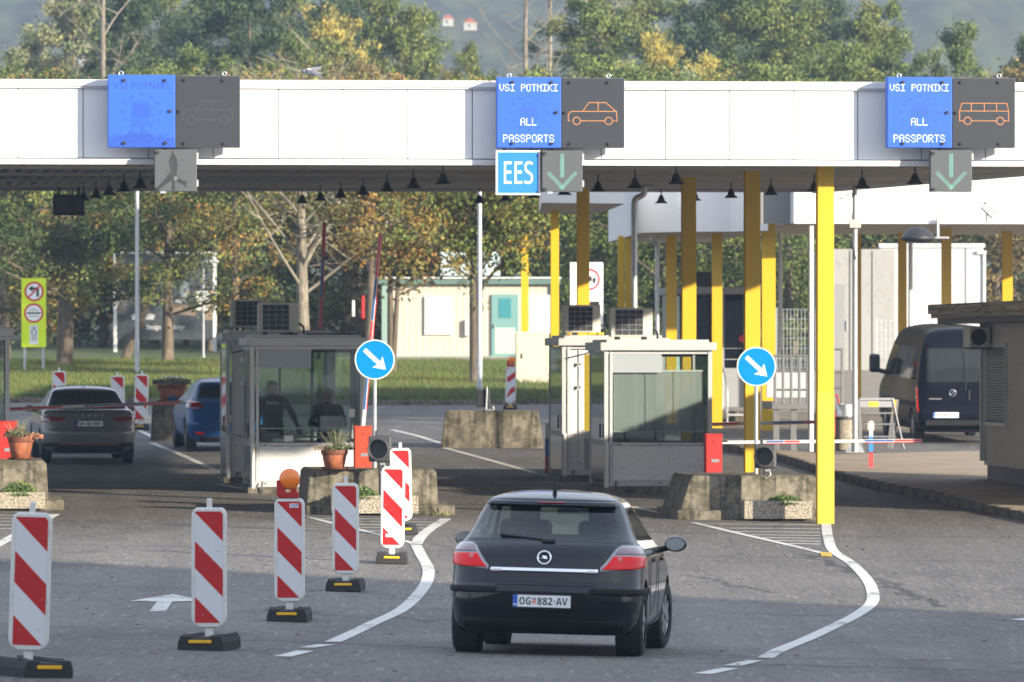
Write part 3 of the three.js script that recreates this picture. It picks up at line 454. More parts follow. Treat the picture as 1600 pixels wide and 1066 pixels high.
function beacon(p, label, o = {}) {
  const t = thing('traffic_beacon', label, 'beacon', p, o.turn || 0, 'red and white striped beacons'); t.rotation.z = o.lean || 0;
  const f = new THREE.Group();
  const foot = part('foot', footGeo, M.rubber, t); foot.rotation.y = o.footTurn || 0; part('reflector', [rbox(.2, .028, .012, 0, .085, .415, .004)], mat([.75, .42, .01], .35), foot); part('foot_grip', [box(.07, .03, .5, -.15, .128, 0), box(.07, .03, .5, .15, .128, 0)], M.black, foot);
  part('stem', box(.07, .14, .05, 0, .17, 0), M.beaconWhite, t);
  const b = part('panel', beaconBody, M.beaconWhite, t); b.position.y = .19;
  const fc = part('striped_face', T(new THREE.PlaneGeometry(.242, .965), 0, .525, .0455), stripes[o.face || 'plain'], b);
  const k = part('knob', [rbox(.045, .09, .045, 0, 0, 0, .008)], M.beaconWhite, t); k.position.y = 1.265;
  if (o.lamp) { t.remove(k); const h = part('lamp_holder', [rbox(.20, .06, .10, -.01, 1.26, 0, .01), rbox(.09, .16, .09, -.085, 1.33, 0, .01), rbox(.06, .08, .07, .04, 1.29, 0, .01)], M.red, t); const l = part('lamp', T(new THREE.CylinderGeometry(.105, .105, .06, 28), .0, 1.42, 0, PI / 2), M.red, t); part('lens', [T(new THREE.SphereGeometry(.1, 24, 10, 0, PI * 2, 0, PI / 2).scale(1, .45, 1), .0, 1.42, .03, PI / 2), T(new THREE.SphereGeometry(.1, 24, 10, 0, PI * 2, 0, PI / 2).scale(1, .45, 1), .0, 1.42, -.03, -PI / 2)], M.lampOrange, l); }
  return t;
}
beacon(ong(43, 1056), 'nearest striped beacon, leaning, on a grooved black foot at the road edge', { lean: -.03, footTurn: .42, turn: .05, face: 'plainB' });
beacon(ong(327, 1015), 'striped beacon without lamp in front of the painted road arrow', { footTurn: -.1, turn: -.05 });
beacon(ong(452.5, 970), 'striped beacon topped by an orange warning lamp in a red holder', { lamp: true, face: 'cgpTop', footTurn: -.04 });
beacon(ong(540, 923), 'striped beacon without lamp next behind the lamp beacon', { footTurn: -.05, face: 'plain' });
beacon(ong(612.5, 880), 'striped beacon with a small CGP sticker near its bottom', { face: 'cgpLow', lean: -.014 });
beacon(ong(628, 835), 'farthest striped beacon of the near row, half hidden behind another', { face: 'plainB', lean: .02, footTurn: .1 });
beacon(at(92, 672, 150), 'small far striped beacon above the roof of the grey car', { face: 'plain' }).position.y = gh(X(92, 150), 150) + .05;
beacon(at(185, 671, 148), 'far striped beacon touching the rear window corner of the grey car', { face: 'plainB', lean: .02 }).position.y = gh(X(185, 148), 148);
beacon(at(219, 670, 149), 'far striped beacon between the grey and the blue car', { face: 'plain', lean: -.03 }).position.y = gh(X(219, 149), 149);
{ const b = beacon(at(797, 640, 163), 'far striped beacon with orange lamp beside the pale cabinet', { face: 'chevron', lamp: true, lean: -.03 }); b.scale.setScalar(.85); b.position.y = gh(b.position.x, 163); }
// round blue arrow signs
const discTex = canvasTex(256, 256, (x, w) => { x.fillStyle = '#f2f5f7'; x.fillRect(0, 0, w, w); x.fillStyle = '#008ae0'; x.beginPath(); x.arc(128, 128, 121, 0, 7); x.fill(); x.fillStyle = '#f3f5f7'; x.save(); x.translate(132, 130); x.rotate(R(43)); x.beginPath();[[-96, -14], [30, -14], [18, -48], [92, 0], [18, 48], [30, 14], [-96, 14]].forEach(p => x.lineTo(...p)); x.fill(); x.restore(); });
function discSign(px, py, r, Z, label, ybot) {
  const p = at(px, py, Z), y0 = gh(p.x, Z), o = thing('arrow_sign', label, 'sign', V(p.x, y0, p.z), .02), h = p.y - y0, rm = r * Z / F;
  const d = part('disc', cyl(rm, rm, .02, 0, h, 0, 48, PI / 2), M.galv, o); const f = new THREE.CircleGeometry(rm - .002, 48); part('face', T(f, 0, h, .0125), phys([.72, .72, .72], .8, { map: discTex, specularIntensity: .2 }), d);
  part('pole', cyl(.03, .03, h + .2, 0, (h + .2) / 2, -.05, 14), M.galv, o); part('clamp', [box(.09, .04, .05, 0, h + .12, -.035), box(.09, .04, .05, 0, h - .12, -.035)], M.steel, o); return o;
}
discSign(585.5, 562, 31.4, 106, 'round blue sign with white diagonal arrow beside the booth with officers');
discSign(1182, 573, 30.8, 105.5, 'round blue sign with white diagonal arrow beside the near yellow columns');
// ---------------------------------------------------------------- booths
function booth(px, Z, w, hTop, label, o = {}) {      // px: front left corner
  const x0 = X(px, Z), gy0 = gh(x0 + w / 2, Z), t = thing('control_booth', label, 'booth', V(x0, gy0, -Z), PHI, 'control booths between the lanes'), H = hTop - gy0, D = o.depth || 2.65, fr = M.alu;
  const part2 = (n, g, m, parent = t) => part(n, g, m, parent);
  part2('base', boxUV(rbox(w + .1, .12, D + .1, w / 2, .05, -D / 2, .02)), M.conc);
  const rb = .10, yw0 = .86, yw1 = H - .20, ex = .07;
  part2('roof', [rbox(w + 2 * ex, .14, D + 2 * ex, w / 2, H - .07, -D / 2, .012), box(w - .1, .05, D - .1, w / 2, H + .02, -D / 2)], fr);
  part2('floor', box(w - .1, .05, D - .1, w / 2, .14, -D / 2), M.dark);
  const post = (x, z, wx = .07) => rbox(wx, H - .24, .07, x, .1 + (H - .24) / 2, z, .006);
  part2('frame', [post(.035, -.035), post(w - .035, -.035), post(.035, -D + .035), post(w - .035, -D + .035), post(.12, -.036, .05), box(w - .14, .06, .05, w / 2, yw1 + .03, -.04), box(w - .14, .05, .05, w / 2, yw0 - .025, -.035), box(w - .14, .09, .05, w / 2, .16, -.035)], fr);
  const x1 = .15, x2 = w - .09;
  const lp = part2('lower_panel', rbox(x2 - x1, yw0 - .27, .04, (x1 + x2) / 2, .21 + (yw0 - .27) / 2, -.03, .004), M.white);
  part2('rivet', [[x1 + .1, yw0 - .03], [(x1 + x2) / 2, yw0 - .03], [x2 - .08, yw0 - .03], [x1 + .1, .17], [(x1 + x2) / 2, .17]].map(([x, y]) => cyl(.014, .014, .014, x, y, -.008, 8, PI / 2)), M.black);
  part2('corner_pipe', cyl(.035, .035, .76, .045, .47, .03, 14), M.whiteDull);
  if (!o.door) {
    const wp = part2('front_window', box(x2 - x1, yw1 - yw0, .008, (x1 + x2) / 2, (yw0 + yw1) / 2, -.045), o.glass || M.glass);
    part2('upper_panel', rbox((x2 - x1) * .52, .32, .012, x1 + (x2 - x1) * .26, yw1 - .16, -.032, .003), mat([.30, .33, .36], .35));
  } else {
    const dx1 = .30, dx2 = w - .05;
    const d = part2('door', [rbox(.1, H - .42, .05, dx1 + .05, .2 + (H - .42) / 2, -.02, .006), rbox(.1, H - .42, .05, dx2 - .05, .2 + (H - .42) / 2, -.02, .006), box(dx2 - dx1, .08, .045, (dx1 + dx2) / 2, H - .26, -.02), box(dx2 - dx1, .12, .045, (dx1 + dx2) / 2, yw0 - .02, -.02), box(dx2 - dx1 - .2, yw0 - .2, .03, (dx1 + dx2) / 2, .2 + (yw0 - .2) / 2, -.025)], M.white);
    part2('door_pane', box(dx2 - dx1 - .18, H - .3 - yw0, .008, (dx1 + dx2) / 2, (yw0 + H - .3) / 2, -.02), M.glass, d);
    for (const y of [.34, H - .88, H - .47]) part2('hinge', [rbox(.09, .035, .04, dx1 + .01, y, .02, .006), cyl(.016, .016, .07, dx1 - .02, y - .01, .025, 8)], M.steel, d);
    part2('side_panel', box(dx1 - .1, H - .42, .03, .1 + (dx1 - .1) / 2, .2 + (H - .42) / 2, -.035), M.white); part2('closer_arm', [bar(V(.1, H - .36, .05), V(.55, H - .25, .04), .012), box(.22, .04, .05, .62, H - .24, .02)], M.dark, d);
  }
  // left side: mirror-like sliding window above, steel panel below
  const side = (x, s) => {
    part2('side_window', box(.01, yw1 - yw0 - .02, D - .2, x + s * .018, (yw0 + yw1) / 2, -D / 2), o.sideGlass || M.boothSide); part2('side_panel', box(.02, yw0 - .24, D - .16, x + s * .022, .2 + (yw0 - .24) / 2, -D / 2), M.mirrorAlu);
    part2('side_rail', box(.035, .09, D - .14, x + s * .012, yw0 - .01, -D / 2), M.aluDark); part2('side_rail', box(.03, .06, D - .14, x + s * .014, yw1 + .02, -D / 2), M.aluDark); part2('side_handle', [box(.03, .24, .03, x - s * .015, yw0 + .2, -.55)], M.black);
  };
  side(0, 1); side(w, -1);
  // back wall with a window
  part2('back_wall', [box(w - .14, yw0 - .2, .03, w / 2, .2 + (yw0 - .2) / 2, -D + .04), box(w - .14, .1, .03, w / 2, yw1, -D + .04)], M.whiteDull); if (!o.door) part2('back_frame', [box(.05, yw1 - yw0, .04, w * .33, (yw0 + yw1) / 2, -D + .04), box(.05, yw1 - yw0, .04, w * .62, (yw0 + yw1) / 2, -D + .04)], M.alu);
  part2('back_window', box(w - .14, yw1 - yw0, .008, w / 2, (yw0 + yw1) / 2, -D + .04), M.glass);
  if (o.blind) {
    const bx0 = x1 + .02, bx1 = x2 - .03, by0 = yw0 + .20, by1 = yw1 - .31, gs = [], n = 46; for (let i = 0; i < n; i++) gs.push(box(bx1 - bx0, .002, .024, (bx0 + bx1) / 2, lerp(by0, by1, i / (n - 1)), -.10, R(52)));
    const b = part2('blind', gs, mat([.36, .365, .36], .7)); part2('blind_rail', [box(bx1 - bx0, .03, .03, (bx0 + bx1) / 2, by1 + .02, -.10), box(bx1 - bx0, .015, .03, (bx0 + bx1) / 2, by0 - .015, -.10)], M.whiteDull, b); part2('blind_cord', [.35, .66].map(f => box(.006, by1 - by0, .004, lerp(bx0, bx1, f), (by0 + by1) / 2, -.083)), M.dark, b);
  }
  if (o.blind) part2('sticker', [T(new THREE.CircleGeometry(.07, 20, PI, PI), .38, yw0 - .004, .012), box(.09, .05, .004, x2 - .2, yw0 - .22, -.006)], M.white); else if (!o.door) part2('notice', [box(.15, .1, .003, x1 + .5, yw0 + .07, -.04), box(.1, .14, .003, x2 - .12, yw0 + .5, -.04)], M.white);
  part2('lamp_conduit', [tube([V(.2, .02, .09), V(.19, .1, .1), V(.2, .2, .06)], .015, 6)], M.dark);
  return { t, H, D, w, gy0, x0, Z };
}
M.boothSide = phys([.30, .34, .33], .03, { transmission: .55, thickness: 0 });
const bl1 = booth(391, 113.5, 1.93, Yh(527.5, 113.5), 'glass control booth with two officers inside', { depth: 2.9 });
const bl2 = booth(353, 118.6, 1.93, Yh(520, 118.6), 'shaded control booth just behind the one with officers', { door: true, depth: 2.6 });
const br1 = booth(944, 115, 1.86, Yh(535, 115), 'control booth with lowered grey blinds behind its window', { blind: true });
const br2 = booth(878, 120.5, 1.86, Yh(528, 120.5), 'control booth with a glazed white door behind the booth with blinds', { door: true });
const bl0 = booth(-170, 113, 1.98, Yh(513, 113), 'control booth cut by the picture edge behind the red barrier box');
function ac(b, dx, dz, w, h, label) {
  const o = thing('air_conditioner', label, 'air conditioner', b.t.position.clone().add(V(dx, b.H + .045, dz)), PHI, 'air conditioners on booth roofs');
  part('casing', rbox(w, h, .34, 0, h / 2 + .05, 0, .015), M.acBody, o); const gw = w * .66; part('grille_recess', box(gw, h * .86, .02, -w / 2 + .05 + gw / 2 + .03, h / 2 + .05, .165), M.acGrille, o);
  const gr = []; for (let i = 0; i <= 4; i++) gr.push(box(.008, h * .86, .008, -w / 2 + .08 + gw * i / 4, h / 2 + .05, .18)); for (let i = 0; i <= 5; i++) gr.push(box(gw, .008, .008, -w / 2 + .08 + gw / 2, .05 + h * (.07 + .86 * i / 5), .182)); part('grille', gr, M.aluDark, o);
  part('fan', [new THREE.TorusGeometry(h * .36, .012, 6, 24).translate(-w / 2 + .08 + gw / 2, h / 2 + .05, .172), ...[0, 1, 2].map(i => box(h * .62, .05, .006, -w / 2 + .08 + gw / 2, h / 2 + .05, .172, 0, 0, i * PI / 3))], M.dark, o);
  for (const s of [-1, 1]) part('foot', rbox(.06, .05, .42, s * w * .32, .025, 0, .008), M.black, o); part('pipe', tube([V(w / 2, .2, -.1), V(w / 2 + .1, .15, -.1), V(w / 2 + .12, .02, -.12)], .02, 6), M.rubber, o);
}
ac(br1, .47, -.9, .72, .5, 'air conditioner with sunlit grille on the booth with blinds'); ac(br2, .36, -.9, .66, .5, 'air conditioner with yellow straps on the booth with the white door');
ac(bl1, .42, -1.1, .68, .5, 'shaded air conditioner on the booth with officers'); ac(bl2, .36, -1.2, .66, .5, 'dark air conditioner on the rear booth behind the officers');
single('yellow_strap', 'coiled yellow strap lying on the roof of the booth with the white door', 'strap', [rbox(.16, .05, .08, 0, .03, 0, .02), rbox(.12, .05, .08, .15, .03, .02, .02), rbox(.12, .04, .06, -.42, .03, 0, .02)], mat([.6, .42, .02], .7), br2.t.position.clone().add(V(.55, br2.H + .045, -.6)));
single('tarp_strip', 'dark roofing strip lying on the roof of the booth with officers', 'strip', [rbox(.8, .03, .3, 0, .015, 0, .01), rbox(.3, .03, .2, -.7, .015, 0, .01)], M.dark, bl1.t.position.clone().add(V(1.3, bl1.H + .045, -1.6)), .1);
// booth interior of the officers
{ const o = thing('booth_desk', 'desk inside the booth with the officers', 'desk', bl1.t.position.clone().setY(bl1.gy0), PHI); part('desk_top', rbox(1.25, .035, .6, 1.1, .95, -.75, .005), mat([.35, .34, .32], .4), o); part('leg', box(.04, .8, .5, 1.65, .54, -.75), M.aluDark, o); part('leg', box(.04, .8, .5, .55, .54, -.75), M.aluDark, o);
  const m = thing('computer_monitor', 'flat monitor on the booth desk', 'monitor', bl1.t.position.clone().add(V(1.36, .97, -.45)), PHI + .3); part('screen', rbox(.42, .28, .03, 0, .2, 0, .008), M.aluDark, m); part('stand', [box(.05, .12, .03, 0, .06, -.01), box(.18, .012, .14, 0, .006, 0)], M.dark, m);
  single('bottle', 'small white bottle on the booth desk', 'bottle', lathe([[0, 0], [.03, 0], [.03, .09], [.012, .12], [.012, .15], [0, .15]], 12), M.white, bl1.t.position.clone().add(V(.88, .97, -.6)));
  single('rack', 'white wire rack leaning inside the booth window', 'rack', [box(.01, .3, .01, -.03, .15, 0), box(.01, .3, .01, .03, .15, 0), ...[...Array(9)].map((_, i) => box(.07, .012, .02, 0, .03 + i * .032, 0))], M.white, bl1.t.position.clone().add(V(1.60, .97, -.2)), .1);
  single('chair_back', 'grey office chair back behind the booth window', 'chair', [rbox(.34, .34, .07, 0, .75, 0, .06), box(.05, .4, .04, 0, .45, -.03), rbox(.42, .07, .42, 0, .45, -.2, .03)], mat([.22, .25, .27], .8), bl1.t.position.clone().add(V(.33, .12, -.28)));
  single('window_shelf', 'pale glass shelf edge inside the booth window', 'shelf', [box(1.6, .018, .2, .98, 1.10, -.16), box(.26, .06, .05, .52, .9, -.1)], mat([.5, .56, .55], .3), bl1.t.position.clone(), PHI);
}
// ---------------------------------------------------------------- concrete islands
function island(px0, px1, pyTop, pyBot, label, o = {}) {
  const pm = (px0 + px1) / 2, b = ong(pm, pyBot - 2), Z = -b.z, s = Z / F, w = (px1 - px0) * s, h = (pyBot - pyTop) * s - .02, t = thing('concrete_island', label, 'island', b, PHI, 'concrete islands'), D = o.depth || 2.6;
  const a = o.slantL || .04, c = o.slantR || .03, hp = .17, bw = w / 2;
  const prof = (x, z) => 0; const rowsN = 6;
  const body = (k) => { const gs = extr([[-bw, hp - .03], [bw, hp - .03], [bw - c, h - .05], [bw - c - .05, h], [-bw + a + .05, h], [-bw + a, h - .05]], D, .02).translate(0, 0, -D); return boxUV(toCreasedNormals(gs, .5), .55); };
  part('block', body(), M.conc, t); part('plinth', boxUV(rbox(w + (o.plinth || .28), hp, D + .35, o.px || .06, hp / 2 - .02, -D / 2 + .12, .03), .55), M.conc, t);
  return { t, w, h, D, Z, b };
}
const iL = island(479, 685, 733.5, 806, 'mossy concrete island carrying the flower pot beside the booth with officers', { px: .1 });
const iR = island(1062, 1279, 743, 814, 'stained concrete island with slanted end at the near yellow column', { slantL: .16, px: .0 });
const iF = island(-150, 75, 720, 798, 'mossy concrete island at the picture edge under the terracotta pot', { px: .1 });
function leaves(n, fn, size, pal) {                  // loose leaf quads; fn() -> position ; pal: linear colours
  const pos = [], col = [];
  for (let i = 0; i < n; i++) {
    const p = fn(i), s = size * rr(.6, 1.35), a = V(rr(-1, 1), rr(-1, 1), rr(-1, 1)).normalize(), b = V(rr(-1, 1), rr(-1, 1), rr(-1, 1)).cross(a).normalize(), c = pal[Math.floor(rnd() * pal.length)], k = rr(.7, 1.3);
    const q = [p.clone().addScaledVector(a, s), p.clone().addScaledVector(b, s * .5), p.clone().addScaledVector(a, -s), p.clone().addScaledVector(b, -s * .5)];
    for (const j of [0, 1, 2, 0, 2, 3]) { pos.push(q[j].x, q[j].y, q[j].z); col.push(c[0] * k, c[1] * k, c[2] * k); }
  }
  const g = new THREE.BufferGeometry(); g.setAttribute('position', new THREE.Float32BufferAttribute(pos, 3)); g.setAttribute('color', new THREE.Float32BufferAttribute(col, 3)); g.computeVertexNormals(); return g;
}
M.leaf = mat([1, 1, 1], .75, { vertexColors: true });
const palGreen = [[.075, .14, .03], [.05, .10, .02], [.11, .17, .04], [.14, .18, .05]];
function planter(isl, cx, w, h, d, label, plant) {
  const p = isl.b.clone().addScaledVector(UX, cx).addScaledVector(VX, -.22 - d / 2); p.y = gy(p); const t = thing('aggregate_planter', label, 'planter', p, PHI, 'exposed aggregate planters');
  part('box', [boxUV(rbox(w, h, .06, 0, h / 2 + .03, d / 2 - .03, .012), 2), boxUV(rbox(w, h, .06, 0, h / 2 + .03, -d / 2 + .03, .012), 2), boxUV(rbox(.06, h, d - .12, -w / 2 + .03, h / 2 + .03, 0, .012), 2), boxUV(rbox(.06, h, d - .12, w / 2 - .03, h / 2 + .03, 0, .012), 2)], M.agg, t); part('soil', box(w - .1, .04, d - .1, 0, h - .02, 0), M.soil, t);
  for (const [x, pw, ph, n, big] of plant) { const q = p.clone().addScaledVector(UX, x); q.y = p.y + h; const o = thing('planter_shrub', (n < 500 ? 'tiny second cushion plant in the ' : 'low green cushion plant in the ') + label, 'plant', q, 0, 'cushion plants in planters'); part('foliage', leaves(n, () => { const a = rnd() * 7, r = Math.sqrt(rnd()); return V(Math.cos(a) * r * pw, (1 - r * r) * ph * rr(.3, 1.05) - .02, Math.sin(a) * r * d * .5 + .03); }, .022, palGreen), M.leaf, o); part('stem', [cyl(.01, .006, .1, 0, -.03, 0, 5), cyl(.01, .006, .08, .05, -.03, 0, 5)], M.bark, o); }
  return p;
}
planter(iR, .38, 1.06, .28, .4, 'aggregate planter before the island with the near column', [[.12, .34, .14, 1500]]);
planter(iL, .0, 1.35, .28, .4, 'aggregate planter half hidden behind the beacons', [[-.2, .32, .2, 1500], [.55, .1, .1, 300]]);
planter(iF, .62, .9, .26, .4, 'aggregate planter under the terracotta pot', [[.05, .34, .22, 1600]]);
function pot(px, py, Z, r, h, label, kinds) {
  const p = at(px, py, Z), t = thing('flower_pot', label, 'pot', p); part('saucer', lathe([[0, 0], [r * .95, 0], [r * 1.05, .035], [r * 1.0, .035], [r * .9, .012]], 28), M.terra, t);
  part('bowl', lathe([[0, .012], [r * .72, .012], [r * .93, h * .72], [r * .95, h * .76], [r * 1.02, h * .77], [r * 1.04, h], [r * .96, h], [r * .9, h * .8], [0, h * .8]], 32), M.terra, t); part('soil', cyl(r * .93, r * .93, .02, 0, h * .93, 0, 20), M.soil, t);
  const g = new THREE.Group(); kinds(t, h, r); return t;
}
const tuft = (n, r, h, y, pal, size, x = 0) => leaves(n, () => { const a = rnd() * 7, q = Math.sqrt(rnd()) * r; return V(x + Math.cos(a) * q, y + rnd() * h * (1 - .5 * q / r), Math.sin(a) * q); }, size, pal);
function stalks(n, r, h, y, x, m) { const gs = []; for (let i = 0; i < n; i++) { const a = rnd() * 7, q = rnd() * r; gs.push(bar(V(x + Math.cos(a) * q * .5, y, Math.sin(a) * q * .5), V(x + Math.cos(a) * q * 1.6, y + h * rr(.6, 1.1), Math.sin(a) * q * 1.6), .004, 4, .002)); } return gs; }
pot(522.5, 734, 104.6, .205, .31, 'brown flower pot with grassy plants beside the orange barrier box', (t, h, r) => { part('plant', [tuft(700, .24, .10, h, [[.10, .16, .06], [.16, .16, .06], [.07, .10, .04]], .018, .06), tuft(250, .16, .08, h, [[.34, .16, .12], [.28, .20, .10], [.2, .16, .1]], .016, -.17), tuft(200, .12, .16, h + .03, [[.22, .18, .20], [.16, .17, .14]], .014, .2)], M.leaf, t); part('stalk', stalks(60, .17, .3, h, .03), mat([.16, .17, .09], .8), t); });
pot(32, 718.5, 104.2, .20, .36, 'bright terracotta pot with reddish trailing plant on the mossy island', (t, h, r) => { part('plant', [tuft(700, .2, .15, h, [[.13, .15, .08], [.2, .18, .1], [.09, .12, .05]], .02, -.06), tuft(420, .15, .1, h - .03, [[.44, .15, .10], [.42, .24, .12], [.3, .2, .1]], .02, .2)], M.leaf, t); part('stalk', stalks(40, .14, .26, h, -.05), mat([.2, .19, .12], .8), t); });
// agave-like weeds at the island foot
{ const p = ong(1136, 810); const o = thing('agave', 'small agave growing at the foot of the stained island', 'plant', p); for (let i = 0; i < 14; i++) { const a = i * 2.4, l = .13 + .06 * rnd(), e = .4 + .6 * rnd(); const g = new THREE.ConeGeometry(.018, l, 5).scale(1, 1, .4).translate(0, l / 2, 0); T(g, 0, 0, 0, PI / 2 - e, 0, 0); T(g, 0, 0, 0, 0, a, 0); part('leaf', g, mat([.14, .20, .13], .6), o); } }
for (const [px, py, lab] of [[690, 806, 'grassy weed tuft at the corner of the flower pot island'], [1225, 814, 'dry weed tuft before the aggregate planter'], [1078, 808, 'flat moss patch at the slanted end of the island']]) { const o = thing('weed_tuft', lab, 'weed', ong(px, py), 0, 'weeds at the island edges'); part('foliage', tuft(220, .16, .06, 0, [[.2, .22, .06], [.25, .2, .08], [.12, .16, .05]], .016), M.leaf, o); part('stalk', stalks(14, .1, .14, 0, 0), mat([.3, .25, .14], .9), o); }
// ---------------------------------------------------------------- barriers and signals
function cabinet(px0, px1, pyTop, Z, m, label) { const w = (px1 - px0) * Z / F, p = at((px0 + px1) / 2, pyTop, Z), y0 = gh(p.x, Z), h = p.y - y0, o = thing('barrier_cabinet', label, 'barrier', V(p.x, y0, p.z), PHI, 'barrier cabinets'); part('housing', rbox(w, h, .32, 0, h / 2, 0, .018), m, o); part('lid', rbox(w + .012, .03, .335, 0, h - .012, 0, .01), m, o); part('lock', cyl(.012, .012, .02, 0, h - .12, .163, 10, PI / 2), M.black, o); part('label_plate', [box(.12, .05, .006, .02, h * .66, .163)], M.steel, o); part('drive_shaft', cyl(.035, .035, .14, w / 2 + .03, h - .1, 0, 12, 0, 0, PI / 2), M.dark, o); return { o, h, w }; }
cabinet(553, 580, 666, 106.6, M.orange, 'orange barrier box between flower pot and black signal'); cabinet(1101, 1127, 678, 107, M.red, 'red barrier box at the corner of the booth with blinds'); cabinet(-6, 27, 658, 107.2, M.red, 'bright red barrier box behind the terracotta pot');
function boom(a, b, label, seq, r = .028, base = M.white) {          // striped barrier arm from a to b with stripe pieces
  const d = b.clone().sub(a), L = d.length(), o = thing('boom_barrier', label, 'barrier', a, 0, 'barrier arms'); o.quaternion.setFromUnitVectors(V(1, 0, 0), d.clone().normalize());
  part('arm', [rbox(L, r * 2, r * 1.6, L / 2, 0, 0, .012)], base, o); let x = 0, i = 0; for (const [l, c] of seq) { if (c) part('stripe', rbox(l * L - .01, r * 1.0, r * 1.6 + .008, (x + l / 2) * L, r * .15, 0, .004), c === 'r' ? M.redStripe : M.blueStripe, o); if (c) part('edge_strip', rbox(l * L - .01, r * .5, r * 1.66, (x + l / 2) * L, -r * .98, 0, .004), c === 'b' ? M.redStripe : M.redStripe, o); x += l; } return o;
}
const st = [[.05, 0], [.16, 'r'], [.12, 0], [.2, 'b'], [.17, 'r'], [.1, 0], [.2, 'b']];
boom(at(1113, 663, 118.5), at(1285, 659, 118.5), 'lowered barrier arm crossing behind the near yellow columns, upper one', [[.0, 0], [.25, 'r'], [.3, 0], [.29, 'b'], [.16, 'r']]);
boom(at(1128, 691.5, 109), at(1441, 688.5, 109), 'long lowered barrier arm reaching to the white blue red post', [[.22, 0], [.09, 'b'], [.08, 'r'], [.16, 0], [.16, 0], [.15, 'b'], [.14, 'r']]);
boom(at(8, 639.5, 116), at(288, 628.5, 116), 'lowered barrier arm crossing the rear of the grey car', [[.02, 0], [.3, 'r'], [.12, 0], [.34, 'b'], [.2, 'r']]);
boom(at(567, 668, 106.8), at(594.5, 364, 106.8), 'raised barrier arm rising behind the round sign', [[.09, 0], [.26, 'b'], [.2, 'r'], [.22, 'b'], [.23, 'r']], .03);
boom(at(498, 560, 122), at(506.5, 347, 122), 'raised barrier arm above the roof of the booth with officers', [[.2, 'r'], [.25, 'r'], [.3, 'b'], [.25, 'r']], .03, M.aluDark);
function signal(px0, px1, py0, py1, Z, label) {
  const s = Z / F, w = (px1 - px0) * s, h = (py1 - py0) * s, p = at((px0 + px1) / 2, py1, Z), y0 = gh(p.x, Z), o = thing('signal_lamp', label, 'signal', V(p.x, y0, p.z), -.12), yc = p.y - y0 + h / 2;
  part('housing', rbox(w, h, .16, 0, yc, -.02, .03), M.dark, o); part('visor', [(() => { const g = new THREE.CylinderGeometry(w * .44, w * .40, .22, 28, 1, true); return T(g, 0, yc, .15, PI / 2); })(), T(new THREE.TorusGeometry(w * .44, .012, 8, 28), 0, yc, .26)], M.dark, o); part('lens', T(new THREE.SphereGeometry(w * .39, 24, 10, 0, 7, 0, 1.2).scale(1, .4, 1), 0, yc, .0, PI / 2), phys([.26, .07, .05], .2, { clearcoat: .6 }), o);
  part('mast', [cyl(.03, .03, yc, 0, yc / 2, -.04, 10), rbox(.05, .1, .05, -.06, yc + h / 2 + .03, -.04, .01)], M.dark, o); part('bracket', [rbox(.08, .05, .06, .03, yc - h / 2 - .03, -.02, .01), tube([V(.05, yc - h / 2, 0), V(.08, yc - h / 2 - .1, .02), V(.0, yc - h / 2 - .16, .03)], .01, 6)], M.galv, o);
}
signal(576, 612, 681, 722, 104.4, 'round black signal head beside the orange barrier box'); signal(1179, 1213, 694, 732, 104.3, 'round black signal head with dull red lens on the stained island');
{ const p = ong(1361, 741), o = thing('barrier_post', 'short square post painted white blue and red holding the barrier arm', 'post', V(p.x, p.y + .12, p.z)), s = -p.z / F, h = 73 * s; part('post', rbox(.075, h, .075, 0, h / 2, 0, .006), M.white, o); part('red_band', box(.079, h * .34, .079, 0, h * .17, 0), mat([.62, .06, .06], .5), o); part('blue_band', box(.079, h * .34, .079, 0, h * .5, 0), mat([.04, .22, .6], .5), o); part('fork', [box(.02, .14, .06, -.05, h - .1, 0), box(.02, .14, .06, .05, h - .1, 0), box(.12, .02, .06, 0, h - .17, 0)], M.white, o); }
{ const p = ong(855, 742), o = thing('barrier_post', 'dark square post painted blue and red beside the booth with the white door', 'post', p), h = .95; part('post', rbox(.075, h, .075, 0, h / 2, 0, .006), M.white, o); part('red_band', box(.079, h * .36, .079, 0, h * .18, 0), mat([.4, .05, .05], .5), o); part('blue_band', box(.079, h * .34, .079, 0, h * .53, 0), mat([.03, .12, .4], .5), o); }
M.steelGrey = mat([.17, .175, .18], .45, { metalness: .5 });
